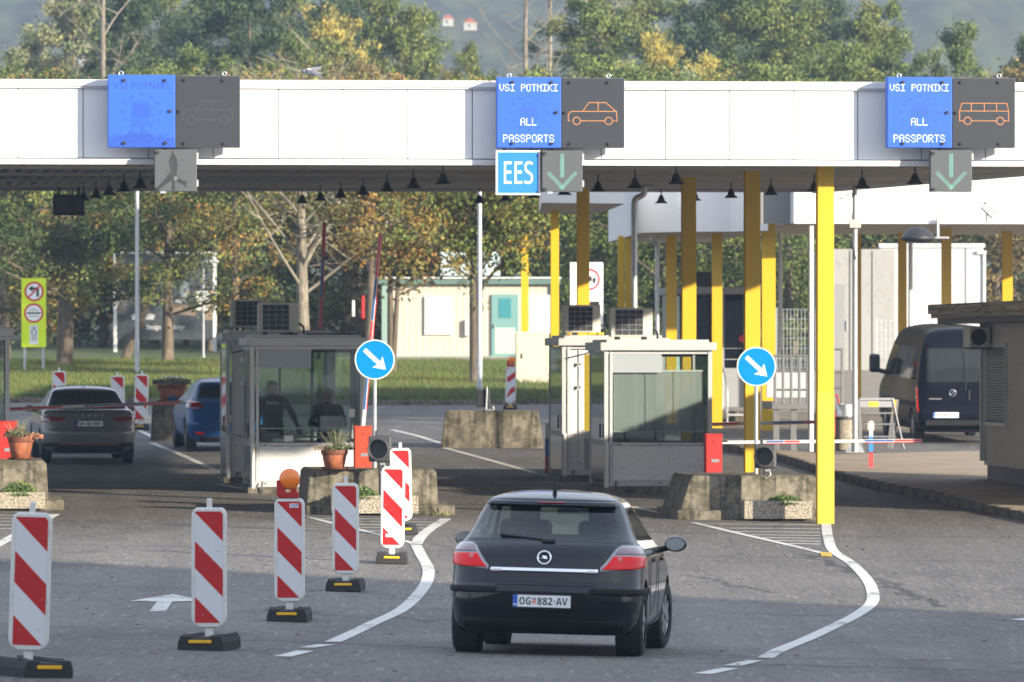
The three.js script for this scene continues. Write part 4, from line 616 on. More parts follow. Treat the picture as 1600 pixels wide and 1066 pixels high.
// ---------------------------------------------------------------- low office building at the right edge
{
  const Zc = 119, xc = X(1538, Zc), y0 = gh(xc, Zc) + .13, o = thing('office_kiosk', 'low shaded beige kiosk building with flat overhanging roof and louvred window', 'building', V(xc, y0, -Zc), PHI), top = Yh(476, Zc) - y0, L = 12.5;
  M.kiosk = mat([.50, .45, .38], .6, { map: tWorn });
  // local: x to the right, +z toward the camera
  part('wall', [box(.12, top - .5, L, .06, .25 + (top - .5) / 2, L / 2), box(1.6, top - .5, .12, .92, .25 + (top - .5) / 2, .06), box(1.6, top - .5, .12, .92, .25 + (top - .5) / 2, L - .06), box(.12, top - .5, L, 1.72, .25 + (top - .5) / 2, L / 2)], M.kiosk, o);
  part('plinth', box(1.7, .3, L - .08, .9, .1, L / 2), M.dark, o);
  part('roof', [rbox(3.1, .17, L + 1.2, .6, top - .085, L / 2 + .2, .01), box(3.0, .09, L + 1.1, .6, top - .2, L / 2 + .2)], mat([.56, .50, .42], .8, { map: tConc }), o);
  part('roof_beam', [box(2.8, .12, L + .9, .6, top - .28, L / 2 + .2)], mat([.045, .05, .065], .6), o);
  part('corner_post', [rbox(.1, top - .6, .1, -.03, .32 + (top - .6) / 2, .03, .01), rbox(.05, top - .62, .05, -.02, .32 + (top - .6) / 2, .22, .01)], M.alu, o);
  const wy0 = .98, wy1 = 2.36, z0 = .35, z1 = 2.55; const fr = part('window_frame', [box(.06, wy1 - wy0 + .1, .06, -.01, (wy0 + wy1) / 2, z0), box(.06, wy1 - wy0 + .1, .06, -.01, (wy0 + wy1) / 2, z1), box(.06, .06, z1 - z0, -.01, wy0, (z0 + z1) / 2), box(.06, .06, z1 - z0, -.01, wy1, (z0 + z1) / 2)], M.alu, o);
  for (let i = 0; i < 24; i++) part('louvre', box(.05, .012, z1 - z0 - .06, -.012, wy0 + .08 + i * .047, (z0 + z1) / 2, 0, 0, -.7), i === 0 ? M.aluDark : M.alu, fr);
  part('window_recess', box(.01, wy1 - wy0, z1 - z0, -.003, (wy0 + wy1) / 2, (z0 + z1) / 2), M.black, o);
  const a = thing('wall_air_conditioner', 'old air conditioner fixed under the kiosk roof', 'air conditioner', V(xc, y0, -Zc), PHI); part('casing', rbox(.36, .36, .8, -.22, top - .58, .55, .02), M.acBody, a); part('fan_grille', [T(new THREE.TorusGeometry(.13, .014, 8, 20), -.24, top - .58, .955), T(new THREE.CircleGeometry(.13, 20), -.24, top - .58, .953)], M.acGrille, a); part('bracket', box(.4, .03, .7, -.2, top - .78, .55), M.dark, a);
}
// ---------------------------------------------------------------- further canopies behind
function slab(name, label, poly, y0, h, opts = {}) {  // poly: x,Z outline
  const o = thing(name, label, 'canopy'); const s = new THREE.Shape(poly.map(p => new THREE.Vector2(p[0], p[1])));
  const g = new THREE.ExtrudeGeometry(s, { depth: h, bevelEnabled: false }); g.applyMatrix4(new THREE.Matrix4().set(1, 0, 0, 0, 0, 0, 1, y0, 0, -1, 0, 0, 0, 0, 0, 1)); part('fascia', boxUV(toCreasedNormals(g, .6), .3), opts.mat || M.fascia, o);
  const u = new THREE.ShapeGeometry(s); u.applyMatrix4(new THREE.Matrix4().set(1, 0, 0, 0, 0, 0, 1, y0 - .01, 0, -1, 0, 0, 0, 0, 0, 1)); part('soffit', u, M.soffit, o); return o;
}
const off = (x, Z, v) => [x - Math.sin(PHI) * v, Z + Math.cos(PHI) * v], offu = (x, Z, u) => [x + Math.cos(PHI) * u, Z + Math.sin(PHI) * u];
{
  const Z = 147, x0 = X(1240, Z), a = [x0, Z], b = offu(x0, Z, 9), c = off(...b, 13), d = off(...a, 13), y0 = Yh(349, Z);
  const o = slab('rear_canopy', 'sunlit white rear canopy with a security camera behind the main canopy', [a, b, c, d], y0, 1.25);
  let u = .5; for (let i = 0; i < 7; i++) { const p = offu(x0, Z, i * 1.06 + .53), m = part('fascia_panel', rbox(1.048, 1.12, .03, 0, 0, 0, .005), M.fascia, o); m.position.set(p[0] + Math.sin(PHI) * .015, y0 + .66, -p[1] + .015); m.rotation.y = PHI; }
  const tr = part('bottom_trim', rbox(9, .09, .07, 4.5, 0, 0, .008), M.trim, o); tr.position.set(x0, y0 + .035, -Z + .03); tr.rotation.y = PHI;
  const end = part('end_cladding', rbox(.7, 1.0, .05, -.35, 0, 0, .005), mat([.20, .20, .20], .6), o); end.position.set(x0, y0 + .5, -Z - .6); end.rotation.y = PHI;
  for (const [px, Zc, w] of [[1410, 158, .2], [1479, 152, .22], [1574, 156, .24], [1339, 159, .2], [1201, 149, .3]]) column(o, X(px, Zc), Zc, y0 + .05, w);
  for (const [px, Zc, r, pb] of [[1267, 128, .055, 706], [1423, 151, .05, 690], [1219.5, 158, .045, 545]]) { const p = at(px, 353, Zc), q = at(px, pb, Zc); if (q.y < gh(q.x, Zc)) q.y = gh(q.x, Zc); part('downpipe', [bar(q, V(p.x, Math.min(p.y, y0 + .05), p.z), r, 12), ...[.3, .55, .8].map(t => cyl(r * 1.18, r * 1.18, .03, p.x, lerp(q.y, y0, t), p.z, 12))], M.white, o); }
}
{
  const Z = 149, L = X(1000, Z), Rr = X(1197, Z), y0 = Yh(362, Z), arc = []; for (let i = 0; i <= 12; i++) { const a = PI * 1.5 - i * PI / 24; arc.push([L + 2 + 2 * Math.cos(a), Z + 2.2 + 2.6 * Math.sin(a) * .85]); }
  const poly = [[Rr, Z - 1.2], ...arc, [L - .5, Z + 14], [Rr - .8, Z + 14]];
  const o = slab('curved_canopy', 'shaded canopy with rounded white fascia behind the near yellow columns', poly, y0, 1.5);
  for (const [px, Zc, w] of [[1049, 153, .24], [1120.5, 150.5, .23], [970.5, 157, .16], [984.5, 156, .22]]) column(o, X(px, Zc), Zc, y0 + .05, w);
  const p = at(1027, 375, 152), q = at(1027, 545, 152); part('downpipe', [bar(q, p, .05, 12), tube([at(1019, 368, 152), at(1020, 378, 152), at(1027, 385, 152)], .05, 10)], M.galv, o);
}
{
  const Z = 143, y0 = Yh(317, Z), o = slab('small_canopy', 'thin grey canopy edge beyond the main canopy above the pale cabinet', [[X(846, Z), Z], [X(976, Z), Z + .8], [X(976, Z) - .4, Z + 11], [X(846, Z), Z + 11]], y0, .55);
  for (const [px, Zc, w] of [[867, 150, .18], [820, 186, .2]]) column(o, X(px, Zc), Zc, y0 + .05, w);
}
{ // camera on the rear canopy
  const o = thing('security_camera', 'white tubular security camera on the rear canopy fascia', 'camera', at(1541, 346, 146.6), 0); const g = new THREE.Group();
  part('housing', [rbox(.36, .14, .14, .03, .22, .3, .03, 0, .3, -.72)], M.white, o); part('hood', rbox(.40, .02, .17, .075, .285, .3, .008, 0, .3, -.72), M.white, o); part('arm', tube([V(0, .0, 0), V(0, -.02, .12), V(0, .06, .22), V(0, .15, .27)], .018, 8), M.white, o); part('lens', cyl(.05, .05, .02, .165, .10, .262, 14, 0, .3, -.72 + PI / 2), M.black, o);
}
{ // dish-like lamp hanging below the rear canopy
  const p = at(1434, 377, 140), o = thing('dome_lamp', 'dark flat dome lamp on an arm below the rear canopy', 'lamp', p); part('dome', lathe([[0, .3], [.1, .29], [.24, .22], [.34, .1], [.36, .04], [.3, 0], [0, -.04]], 26), M.black, o); part('arm', [bar(V(.2, .1, 0), V(.45, .06, 0), .02), bar(V(.42, .06, 0), V(.42, .8, 0), .03), rbox(.3, .05, .14, .5, .07, 0, .02)], M.galv, o);
}
// pole with junction box
{ const Z = 118, p = ong(1336, 718), ZZ = -p.z, h = Yh(288, ZZ) - p.y - .13, o = thing('galvanised_pole', 'tall galvanised pole with a pale junction box on the pavement', 'pole', V(p.x, p.y + .13, p.z)); part('shaft', cyl(.055, .05, h, 0, h / 2, 0, 14), M.galv, o); part('foot_plate', [rbox(.36, .02, .3, 0, .01, 0, .004), extr([[0, 0], [.14, 0], [0, .22]], .01).translate(.05, .02, 0), extr([[0, 0], [-.14, 0], [0, .22]], .01).translate(-.05, .02, 0)], M.galv, o); const yb = Yh(350, ZZ) - p.y - .13; part('junction_box', rbox(.22, .16, .1, 0, yb, .08, .012), mat([.55, .52, .42], .6), o); part('cable', [tube([V(-.03, yb - .08, .07), V(-.07, yb - .2, .07), V(-.02, yb - .5, .07), V(.02, yb - .7, .06)], .012, 6), tube([V(-.05, yb + .08, .06), V(-.1, yb + .4, .06), V(-.06, yb + .62, .05), V(-.3, yb + .5, 0), V(-.45, yb + .62, 0)], .01, 6)], M.dark, o); }
// litter bin, folding steps, red tank, railings
{ const p = ong(1321, 715), o = thing('litter_bin', 'round aggregate litter bin with steel top beside the galvanised pole', 'bin', V(p.x, p.y + .13, p.z)); part('drum', boxUV(lathe([[0, 0], [.19, 0], [.2, .03], [.2, .62], [.17, .62], [.17, .1], [0, .1]], 26), 2), M.agg, o); part('rim', lathe([[.19, .62], [.21, .62], [.21, .68], [.19, .68]], 26), M.dark, o); part('ashtray_top', lathe([[.19, .69], [.2, .69], [.19, .9], [.16, .93], [.14, .93], [.13, .8]], 24), M.steel, o); }
{ const p = ong(1302, 704), o = thing('fire_extinguisher_cart', 'red cart with a curved handle, half hidden behind the near column', 'cart', V(p.x - .02, p.y + .13, p.z)); part('tank', lathe([[0, .05], [.11, .06], [.12, .1], [.12, .55], [.08, .66], [.03, .7], [0, .7]], 18), M.red, o); part('handle', tube([V(.05, .55, -.05), V(.13, .75, -.05), V(.10, .98, -.05), V(.02, 1.02, -.05)], .018, 6), M.red, o); part('wheel', T(new THREE.TorusGeometry(.09, .03, 8, 18), .1, .1, .04, 0, 1.4, 0), M.rubber, o); }
{ const p = ong(1372, 712), Z = -p.z, s = Z / F, o = thing('metal_trestle', 'folding metal steps with a yellow label beside the dark van', 'steps', V(p.x, p.y + .13, p.z), .1); const w = .7, h = 1.0; part('top', [rbox(w, .05, .4, -.05, h, 0, .01), box(w, .12, .02, -.05, h - .1, .2)], M.aluDark, o); part('label_plate', box(.2, .1, .006, -.12, h - .1, .214), mat([.7, .52, .03], .5), o); for (const [x, a] of [[-.4, .05], [.3, -.12]]) part('leg', [rbox(.07, h, .05, x, h / 2, .18, .006, 0, 0, a), rbox(.07, h, .05, x, h / 2, -.18, .006, 0, 0, a)], M.steelGrey, o); for (const y of [.25, .5, .72]) part('rung', rbox(w * .95, .035, .05, 0, y, .2, .006), M.steelGrey, o); part('brace', [bar(V(.26, h, .2), V(.48, 0, .3), .02)], M.steelGrey, o); part('striped_edge', box(.05, .3, .055, .3, h - .16, .185, 0, 0, -.12), M.roadYellow, o); }
function railing(px0, px1, pyTop, pyBot, Z, label, n, rails, turn = PHI) { const a = at(px0, pyBot, Z), b = at(px1, pyBot, Z), w = b.x - a.x, h = (pyBot - pyTop) * Z / F, o = thing('railing', label, 'railing', a, turn, 'steel railings by the rear booth'); for (let i = 0; i <= n; i++) part('post', rbox(.05, h, .05, w * i / n, h / 2, 0, .008), M.steelGrey, o); for (const r of rails) part('rail', cyl(.022, .022, w + .04, w / 2, h * r, 0, 8, 0, 0, PI / 2), M.steelGrey, o); return o; }
railing(1211, 1262, 556, 632, 133, 'grey steel platform railing behind the round arrow sign', 4, [1, .68, .3]); railing(1300, 1316, 546, 640, 134, 'single steel rail posts behind the near column', 1, [1, .62, .36]);
{ const Z = 134, a = at(1205, 640, Z), o = thing('steel_platform', 'raised grating platform with steel legs behind the round arrow sign', 'platform', a, PHI), w = .95; part('deck', [rbox(w, .16, 1.6, w / 2, .08, -.7, .01)], M.steelGrey, o); for (const [x, z] of [[.1, 0], [.45, 0], [.85, 0]]) part('leg', box(.12, 1.0, .08, x, -.5, z), M.steelGrey, o); part('counter_panel', [rbox(w, .55, .04, w / 2 + .1, .5, -1.6, .01)], mat([.38, .39, .42], .5), o); }
{ // mesh fence behind
  const Z = 172, a = at(1213, 575, Z), o = thing('mesh_fence', 'grey welded mesh fence before the wood', 'fence', a, 0); const w = 1.1, h = 1.5; const bars = []; for (let i = 0; i <= 12; i++) bars.push(cyl(.009, .009, h, w * i / 12, h / 2, 0, 5)); for (let i = 0; i <= 6; i++) bars.push(cyl(.009, .009, w, w / 2, h * i / 6, 0, 5, 0, 0, PI / 2)); part('mesh', bars, M.aluDark, o); part('post', box(.06, h + .1, .06, 0, h / 2, 0), M.aluDark, o); part('post', box(.06, h + .1, .06, w, h / 2, 0), M.aluDark, o);
  const q = thing('mesh_fence', 'grey mesh fence beside the white warehouse', 'fence', at(1370, 560, 178), 0), bb = []; for (let i = 0; i <= 8; i++) bb.push(cyl(.01, .01, 1, .12 * i, .5, 0, 5)); for (let i = 0; i <= 4; i++) bb.push(cyl(.01, .01, 1, .48, .25 * i, 0, 5, 0, 0, PI / 2)); part('mesh', bb, M.alu, q); part('post', box(.05, 1.1, .05, 0, .5, 0), M.alu, q);
}
// rear booth on steps
M.boothGrey = mat([.27, .28, .30], .5, { map: tWorn });
{
  const Z = 154, x0 = X(1051, Z), yb = Yh(640, Z), yt = Yh(449, Z), H = yt - yb, w = 1.76, o = thing('rear_booth', 'grey rear booth with a half-glazed door behind the near columns', 'booth', V(x0, yb, -Z), PHI);
  part('roof', rbox(w + .16, .16, 2.4, w / 2, H - .08, -1.1, .012), M.boothGrey, o); part('wall', [box(w, .7, .06, w / 2, .42, -.03), box(.09, H - .2, .07, .045, H / 2, -.02), box(.22, H - .2, .06, w * .62, H / 2, -.03), box(.09, H - .2, .07, w - .045, H / 2, -.02), box(.05, H - .2, 2.2, .025, H / 2, -1.1), box(.05, H - .2, 2.2, w - .025, H / 2, -1.1), box(w, H - .2, .05, w / 2, H / 2, -2.2)], M.boothGrey, o);
  part('window', box(w * .5, H - 1.0, .01, w * .31, .78 + (H - 1.0) / 2, -.03), M.glassDark, o); part('narrow_window', box(.12, H - .7, .02, .1, .5 + (H - .7) / 2, .015), mat([.42, .58, .60], .2), o);
  const d = part('door', [rbox(.55, .9, .05, w - .34, .5, .01, .01), box(.06, H - .3, .06, w - .6, H / 2, .01), box(.06, H - .3, .06, w - .08, H / 2, .01)], M.boothGrey, o); part('door_pane', [box(.45, H - 1.3, .01, w - .34, .98 + (H - 1.3) / 2, 0)], M.glassDark, d); part('door_bar', [box(.45, .02, .03, w - .34, 1.4, .02), box(.45, .02, .03, w - .34, 1.15, .02)], M.boothGrey, d);
  part('stop_sticker', [T(new THREE.CircleGeometry(.09, 8), w - .15, 1.62, .06)], mat([.6, .03, .03], .5), d);
  part('step', [box(.5, .04, .3, w - .3, -.12, .3), box(.5, .04, .3, w - .3, -.32, .55), box(.5, .04, .3, w - .3, -.52, .8), bar(V(w - .06, 0, .1), V(w - .06, -.75, 1), .025), bar(V(w - .55, 0, .1), V(w - .55, -.75, 1), .025)], M.galv, o); part('handrail', [tube([V(w - .62, -.5, 1), V(w - .62, .5, 1), V(w - .62, .95, .2)], .022, 8), bar(V(w - .62, 0, .1), V(w - .62, .95, .15), .02)], M.galv, o);
  const ab = thing('air_conditioner', 'black ventilation box on the roof of the rear booth', 'air conditioner', V(x0 + .72, yt, -Z - .5), PHI); part('casing', rbox(.48, .34, .35, 0, .19, 0, .015), M.black, ab); part('fin', [...Array(6)].map((_, i) => box(.44, .01, .02, 0, .06 + i * .05, .18)), M.dark, ab);
  part('support', [box(w, .7, 1.9, w / 2, -.4, -1.1)], M.conc, o);
}
// ---------------------------------------------------------------- white warehouse behind the van
{
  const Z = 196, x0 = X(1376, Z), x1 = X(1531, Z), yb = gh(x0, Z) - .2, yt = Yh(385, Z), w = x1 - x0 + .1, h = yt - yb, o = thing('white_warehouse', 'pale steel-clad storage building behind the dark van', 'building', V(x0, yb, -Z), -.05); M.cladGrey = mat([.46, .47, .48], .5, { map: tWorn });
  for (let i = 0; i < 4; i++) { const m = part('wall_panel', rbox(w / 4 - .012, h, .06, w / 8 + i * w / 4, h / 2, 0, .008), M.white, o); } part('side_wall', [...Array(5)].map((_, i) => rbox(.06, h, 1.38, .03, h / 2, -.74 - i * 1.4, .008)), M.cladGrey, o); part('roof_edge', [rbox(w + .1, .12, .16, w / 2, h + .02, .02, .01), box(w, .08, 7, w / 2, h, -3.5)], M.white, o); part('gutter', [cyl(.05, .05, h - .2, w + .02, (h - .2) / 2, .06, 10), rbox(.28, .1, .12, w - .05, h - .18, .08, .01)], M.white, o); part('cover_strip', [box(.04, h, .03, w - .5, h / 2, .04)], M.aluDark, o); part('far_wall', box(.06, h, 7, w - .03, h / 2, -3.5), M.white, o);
  const lw = X(1303, 192), q = thing('grey_shed', 'shaded grey shed with a door between the poles', 'building', V(lw, gh(lw, 194) - .3, -194), .05); const sw = x0 - lw + .3, sh = Yh(392, 194) - gh(lw, 194) + .3; part('wall', [box(sw, sh, .1, sw / 2, sh / 2, 0), box(.1, sh, 6, .05, sh / 2, -3), box(sw, .1, 6, sw / 2, sh, -3)], mat([.30, .30, .29], .6, { map: tWorn }), q); part('door', [rbox(.6, 2.6, .05, .12, 1.5, .06, .01)], mat([.22, .22, .22], .5), q); part('seam', [box(.02, sh, .02, sw * .3, sh / 2, .06), box(.02, sh, .02, sw * .65, sh / 2, .06)], M.dark, q); part('handle', rbox(.05, .3, .04, .46, 1.6, .1, .01), M.aluDark, q);
}
// ---------------------------------------------------------------- beige site container on the far side of the lawn
{
  const Z = 206, x0 = X(598, Z), x1 = X(868, Z), yb = gh(x0 + 2, Z) - .02, yt = Yh(437, Z), w = x1 - x0, h = yt - yb, o = thing('site_container', 'cream office container with mint green trim behind the trees', 'container', V(x0, yb, -Z), .01);
  M.cream = mat([.54, .51, .43], .55, { map: tWorn }); M.mint = mat([.11, .19, .17], .5, { map: tWorn }); M.mintPale = mat([.22, .32, .28], .5);
  const n = Math.floor(w / .2); const gs = []; for (let i = 0; i < n; i++) gs.push(box(.17, h - .3, .012, (i + .5) * w / n, h / 2, -.006)); part('cladding', [box(w, h - .2, .1, w / 2, h / 2, -.06), box(.1, h - .2, 2.4, .05, h / 2, -1.2), ...gs], M.cream, o);
  part('corner_post', [rbox(.2, h, .2, .06, h / 2, 0, .02), rbox(.2, h, .2, w - .06, h / 2, 0, .02)], M.mintPale, o); part('bottom_beam', rbox(w, .16, .14, w / 2, .06, .02, .02), M.mintPale, o); part('roof_beam', [rbox(w + .3, .18, .3, w / 2, h - .06, .05, .02), box(w + .3, .06, 2.6, w / 2, h + .05, -1.1)], M.mint, o); part('roof_lip', rbox(w + .34, .05, .1, w / 2, h + .05, .2, .01), M.white, o);
  const win = (px0, px1, py0, py1) => { const a = (px0 - 598) * Z / F, b = (px1 - 598) * Z / F, c = (562 - py1) * Z / F, d = (562 - py0) * Z / F; const f = part('window', rbox(b - a, d - c, .06, (a + b) / 2, (c + d) / 2, .05, .01), M.white, o); part('roller_shutter', [...Array(9)].map((_, i) => rbox(b - a - .12, (d - c - .12) / 9 - .004, .02, (a + b) / 2, c + .06 + (i + .5) * (d - c - .12) / 9, .085, .004)), M.white, f); };
  win(663, 706, 462, 522); win(824, 860, 460, 520);
  const a = (768 - 598) * Z / F, b = (810 - 598) * Z / F; const d = part('door', rbox(b - a, 1.92, .06, (a + b) / 2, 1.06, .05, .01), mat([.15, .29, .28], .4), o); part('door_pane', rbox(.38, .6, .02, (a + b) / 2, 1.6, .085, .005), mat([.05, .22, .25], .2), d); part('door_sheet', rbox(.62, .8, .01, (a + b) / 2, .6, .085, .004), mat([.45, .55, .42], .4), d); part('handle', box(.03, .12, .05, a + .08, 1.05, .1), M.steel, d);
  part('meter_box', rbox(.16, .5, .12, (730 - 598) * Z / F, 1.0, .1, .01), M.alu, o);
  const r = thing('roof_banner', 'pale panel above the container roof behind the leaves', 'panel', V(X(735, 214), Yh(432, 214), -214)); part('panel', rbox(1.9, .75, .08, 0, .4, 0, .01), mat([.50, .62, .66], .5), r); part('post', box(.06, 2.6, .06, -.6, -1.2, -.06), M.galv, r); part('post', box(.06, 2.6, .06, .6, -1.2, -.06), M.galv, r);
}
{ const Z = 200, q = sheet([[X(560, 196), 199.5], [X(880, 196), 198.5], [3.5, 206], [-6, 206]], .08, .2); struct('container_path', q, mat([.34, .29, .25], .9, { map: tPave })); }
// pale cabinet on a plinth
{ const Z = 178, x0 = X(806, Z), x1 = X(857, Z), w = x1 - x0, y0 = gh(x0, Z), o = thing('utility_cabinet', 'pale yellow utility cabinet on a concrete plinth by the lawn', 'cabinet', V((x0 + x1) / 2, y0, -Z), .03); const yp = Yh(593, Z) - y0, yt = Yh(520, Z) - y0; part('plinth', boxUV(rbox(w * .96, yp + .3, .5, .02, yp / 2 - .15, 0, .02)), M.concPale, o); part('casing', rbox(w, yt - yp, .5, 0, (yt + yp) / 2, 0, .015), mat([.62, .57, .40], .5, { map: tWorn }), o); part('cap', rbox(w + .04, .04, .54, 0, yt, 0, .01), mat([.66, .62, .48], .5), o); part('handle', rbox(.04, .14, .03, -w * .33, (yt + yp) / 2, .26, .008), M.black, o); part('hinge', [box(.02, .06, .02, w / 2, yt - .15, .25), box(.02, .06, .02, w / 2, yp + .15, .25)], M.aluDark, o); }
// prohibition board behind the booths
const circleSign = (x, cx, cy, r) => { x.fillStyle = '#c21f2a'; x.beginPath(); x.arc(cx, cy, r, 0, 7); x.fill(); x.fillStyle = '#e8e8e6'; x.beginPath(); x.arc(cx, cy, r * .8, 0, 7); x.fill(); };
{ const Z = 168, o = thing('prohibition_board', 'tall white board with a red-ringed lorry sign behind a yellow column', 'sign', at(916.5, 600, Z)); const w = 52 * Z / F, h = 190 * Z / F, t = canvasTex(256, 512, (x, W, H) => { x.fillStyle = '#e9e9e4'; x.fillRect(0, 0, W, H); circleSign(x, 150, 130, 84); x.fillStyle = '#1c1c1e'; x.fillRect(110, 105, 60, 40); x.fillRect(175, 118, 26, 27); for (const q of [125, 185]) { x.beginPath(); x.arc(q, 150, 11, 0, 7); x.fill(); } x.fillRect(120, 300, 110, 60); }); part('board', rbox(w, h * .55, .05, 0, h - h * .275, 0, .01), M.white, o); part('face', T(new THREE.PlaneGeometry(w - .02, h * .55 - .02), 0, h - h * .275, .029), mat([1, 1, 1], .5, { map: t }), o); part('post', box(.06, h, .06, -.2, h / 2, -.06), M.galv, o); part('post', box(.06, h, .06, .2, h / 2, -.06), M.galv, o); }
// yellow green sign board at the lawn
{ const Z = 188, p = at(52.5, 588, Z); p.y = gh(p.x, Z) + .1; const o = thing('warning_board', 'fluorescent yellow-green board with two red-ringed signs on the lawn', 'sign', p, .03), w = 38.5 * Z / F, h = 108 * Z / F, y0 = Yh(543, Z) - p.y;
  const t = canvasTex(256, 720, (x, W, H) => { x.fillStyle = '#d6ec0a'; x.fillRect(0, 0, W, H); circleSign(x, 132, 135, 104); x.strokeStyle = '#16181c'; x.lineWidth = 26; x.beginPath(); x.moveTo(170, 190); x.lineTo(170, 105); x.lineTo(112, 105); x.stroke(); x.fillStyle = '#16181c'; x.beginPath(); x.moveTo(70, 105); x.lineTo(118, 70); x.lineTo(118, 140); x.fill(); x.strokeStyle = '#c21f2a'; x.lineWidth = 18; x.beginPath(); x.moveTo(64, 205); x.lineTo(200, 66); x.stroke(); circleSign(x, 128, 362, 104); x.fillStyle = '#17181b'; x.fillRect(56, 353, 146, 18); x.font = 'bold 26px sans-serif'; x.textAlign = 'center'; x.fillStyle = '#8a8a88'; x.fillText('CARINA', 128, 338); x.fillText('DOUANE', 128, 404); x.fillStyle = '#d8dad8'; x.fillRect(84, 488, 92, 205); x.strokeStyle = '#2a2c2e'; x.lineWidth = 8; x.beginPath(); x.moveTo(116, 650); x.lineTo(116, 590); x.quadraticCurveTo(96, 560, 118, 538); x.lineTo(130, 510); x.lineTo(142, 538); x.quadraticCurveTo(164, 560, 144, 590); x.lineTo(144, 650); x.stroke(); });
  part('board', rbox(w, h, .05, 0, y0 + h / 2, 0, .012), mat([.62, .76, .02], .5), o); part('face', T(new THREE.PlaneGeometry(w - .02, h - .02), 0, y0 + h / 2, .029), mat([1, 1, 1], .45, { map: t }), o); part('leg', box(.07, y0 + h * .8, .06, -w * .37, (y0 + h * .8) / 2, -.06), M.galv, o); part('leg', box(.07, y0 + h * .8, .06, w * .38, (y0 + h * .8) / 2, -.06), M.galv, o); }
// billboard
{ const Z = 212, x0 = X(180, Z), x1 = X(335, Z), w = x1 - x0, yb = gh(x0, Z) + .1, y0 = Yh(531, Z), y1 = Yh(395, Z), h = y1 - y0, o = thing('billboard', 'dark billboard of a bathroom with white slogan behind the tree trunks', 'billboard', V((x0 + x1) / 2, yb, -Z), .02);
  const t = canvasTex(700, 600, (x, W, H) => { x.fillStyle = '#5e656a'; x.fillRect(0, 0, W, H); x.fillStyle = '#8d8377'; x.fillRect(0, 0, 70, 470); x.fillStyle = '#4b5257'; x.fillRect(0, 430, W, 170); x.fillStyle = '#d9dadb'; x.beginPath(); x.ellipse(190, 440, 90, 18, 0, 0, 7); x.fill(); x.fillRect(110, 440, 160, 26); x.fillStyle = '#a38f78'; x.beginPath(); x.moveTo(400, 350); x.lineTo(575, 372); x.lineTo(575, 440); x.lineTo(390, 420); x.fill(); x.fillStyle = '#e6e7e8'; x.beginPath(); x.ellipse(470, 335, 46, 15, 0, 0, 7); x.fill(); x.fillStyle = '#b9c2c8'; x.beginPath(); x.ellipse(490, 250, 36, 62, 0, 0, 7); x.fill(); x.fillStyle = '#a9967d'; x.fillRect(640, 280, 60, 190); x.fillStyle = '#ffffff'; x.font = 'bold 42px sans-serif'; x.textAlign = 'left'; x.fillText('Design to Indulge', 215, 535, 280); });
  part('panel', rbox(w, h, .12, 0, y0 - yb + h / 2, 0, .01), M.dark, o); part('poster', T(new THREE.PlaneGeometry(w - .1, h - .08), 0, y0 - yb + h / 2, .064), mat([.5, .5, .5], .7, { map: t }), o); part('frame', [box(w, .06, .16, 0, y1 - yb, 0)], M.white, o); part('leg', rbox(.12, y1 - yb, .14, -w / 2, (y1 - yb) / 2, 0, .02), M.white, o); part('leg', rbox(.12, y1 - yb, .14, w / 2, (y1 - yb) / 2, 0, .02), M.white, o); }
// lamp posts
function pole(px, Z, pyTop, r, label, m = M.galv) { const x = X(px, Z), y0 = gh(x, Z), h = Yh(pyTop, Z) - y0, o = thing('lamp_post', label, 'post', V(x, y0, -Z)); part('shaft', cyl(r, r * .72, h, 0, h / 2, 0, 14), m, o); part('foot', cyl(r * 1.9, r * 1.8, .05, 0, .1, 0, 14), m, o); part('sleeve', cyl(r * 1.12, r * 1.1, 1.1, 0, .6, 0, 14), m, o); part('lantern', [rbox(.55, .1, .24, .2, h + .02, 0, .04)], M.alu, o); return o; }
pole(214, 186, 180, .062, 'slender galvanised lamp post before the billboard'); pole(749.5, 172, 180, .068, 'slender galvanised lamp post between two tree trunks'); pole(317.5, 205, 410, .04, 'short grey sign post before the billboard', M.aluDark);
{ const p = at(317, 470, 205); single('post_sign', 'blank pale sign plate on the short post before the billboard', 'sign', rbox(.42, .6, .03, 0, 0, 0, .01), mat([.42, .42, .4], .6), p); }
single('marker_post', 'small white marker post among the far trunks', 'post', [rbox(.09, .5, .05, 0, .25, 0, .02)], M.white, at(552, 495, 205)); single('marker_post', 'small red hydrant post among the far trunks', 'post', [rbox(.11, .62, .08, 0, .3, 0, .03), cyl(.06, .03, .1, 0, .65, 0, 10)], M.red, at(567, 498, 203));
// concrete blocks behind the lanes
function block(px0, px1, py0, py1, Z, label, top, depth = 1.0, m = M.conc) { const a = X(px0, Z), b = X(px1, Z), w = b - a, x = (a + b) / 2, y = gh(x, Z), h = Yh(py0, Z) - y, o = thing('concrete_block', label, 'block', V(x, y, -Z), .0, 'concrete blocks behind the lanes'); part('block', boxUV(toCreasedNormals(extr([[-w / 2, -.1], [w / 2, -.1], [w / 2 - top, h], [-w / 2 + top, h]], depth, .025).translate(0, 0, -depth / 2), .5), .55), m, o); return { o, h, w }; }
block(688, 850, 641, 703, 139, 'dark sloping concrete block in the middle of the lane', .12, 1.2); block(237, 300, 628, 692, 143, 'stained concrete block between the grey and the blue car', .04, 1.2);
{ const o = thing('floodlight_box', 'small black floodlight with bracket on the dark concrete block', 'floodlight', at(755, 641, 139)); part('housing', rbox(.28, .36, .12, 0, .24, 0, .02), M.black, o); part('bracket', [bar(V(.06, 0, .1), V(.08, .48, .1), .018), tube([V(.12, .1, 0), V(.2, .08, .1), V(.22, .02, .1), V(.08, .0, .12)], .014, 6)], M.galv, o); }
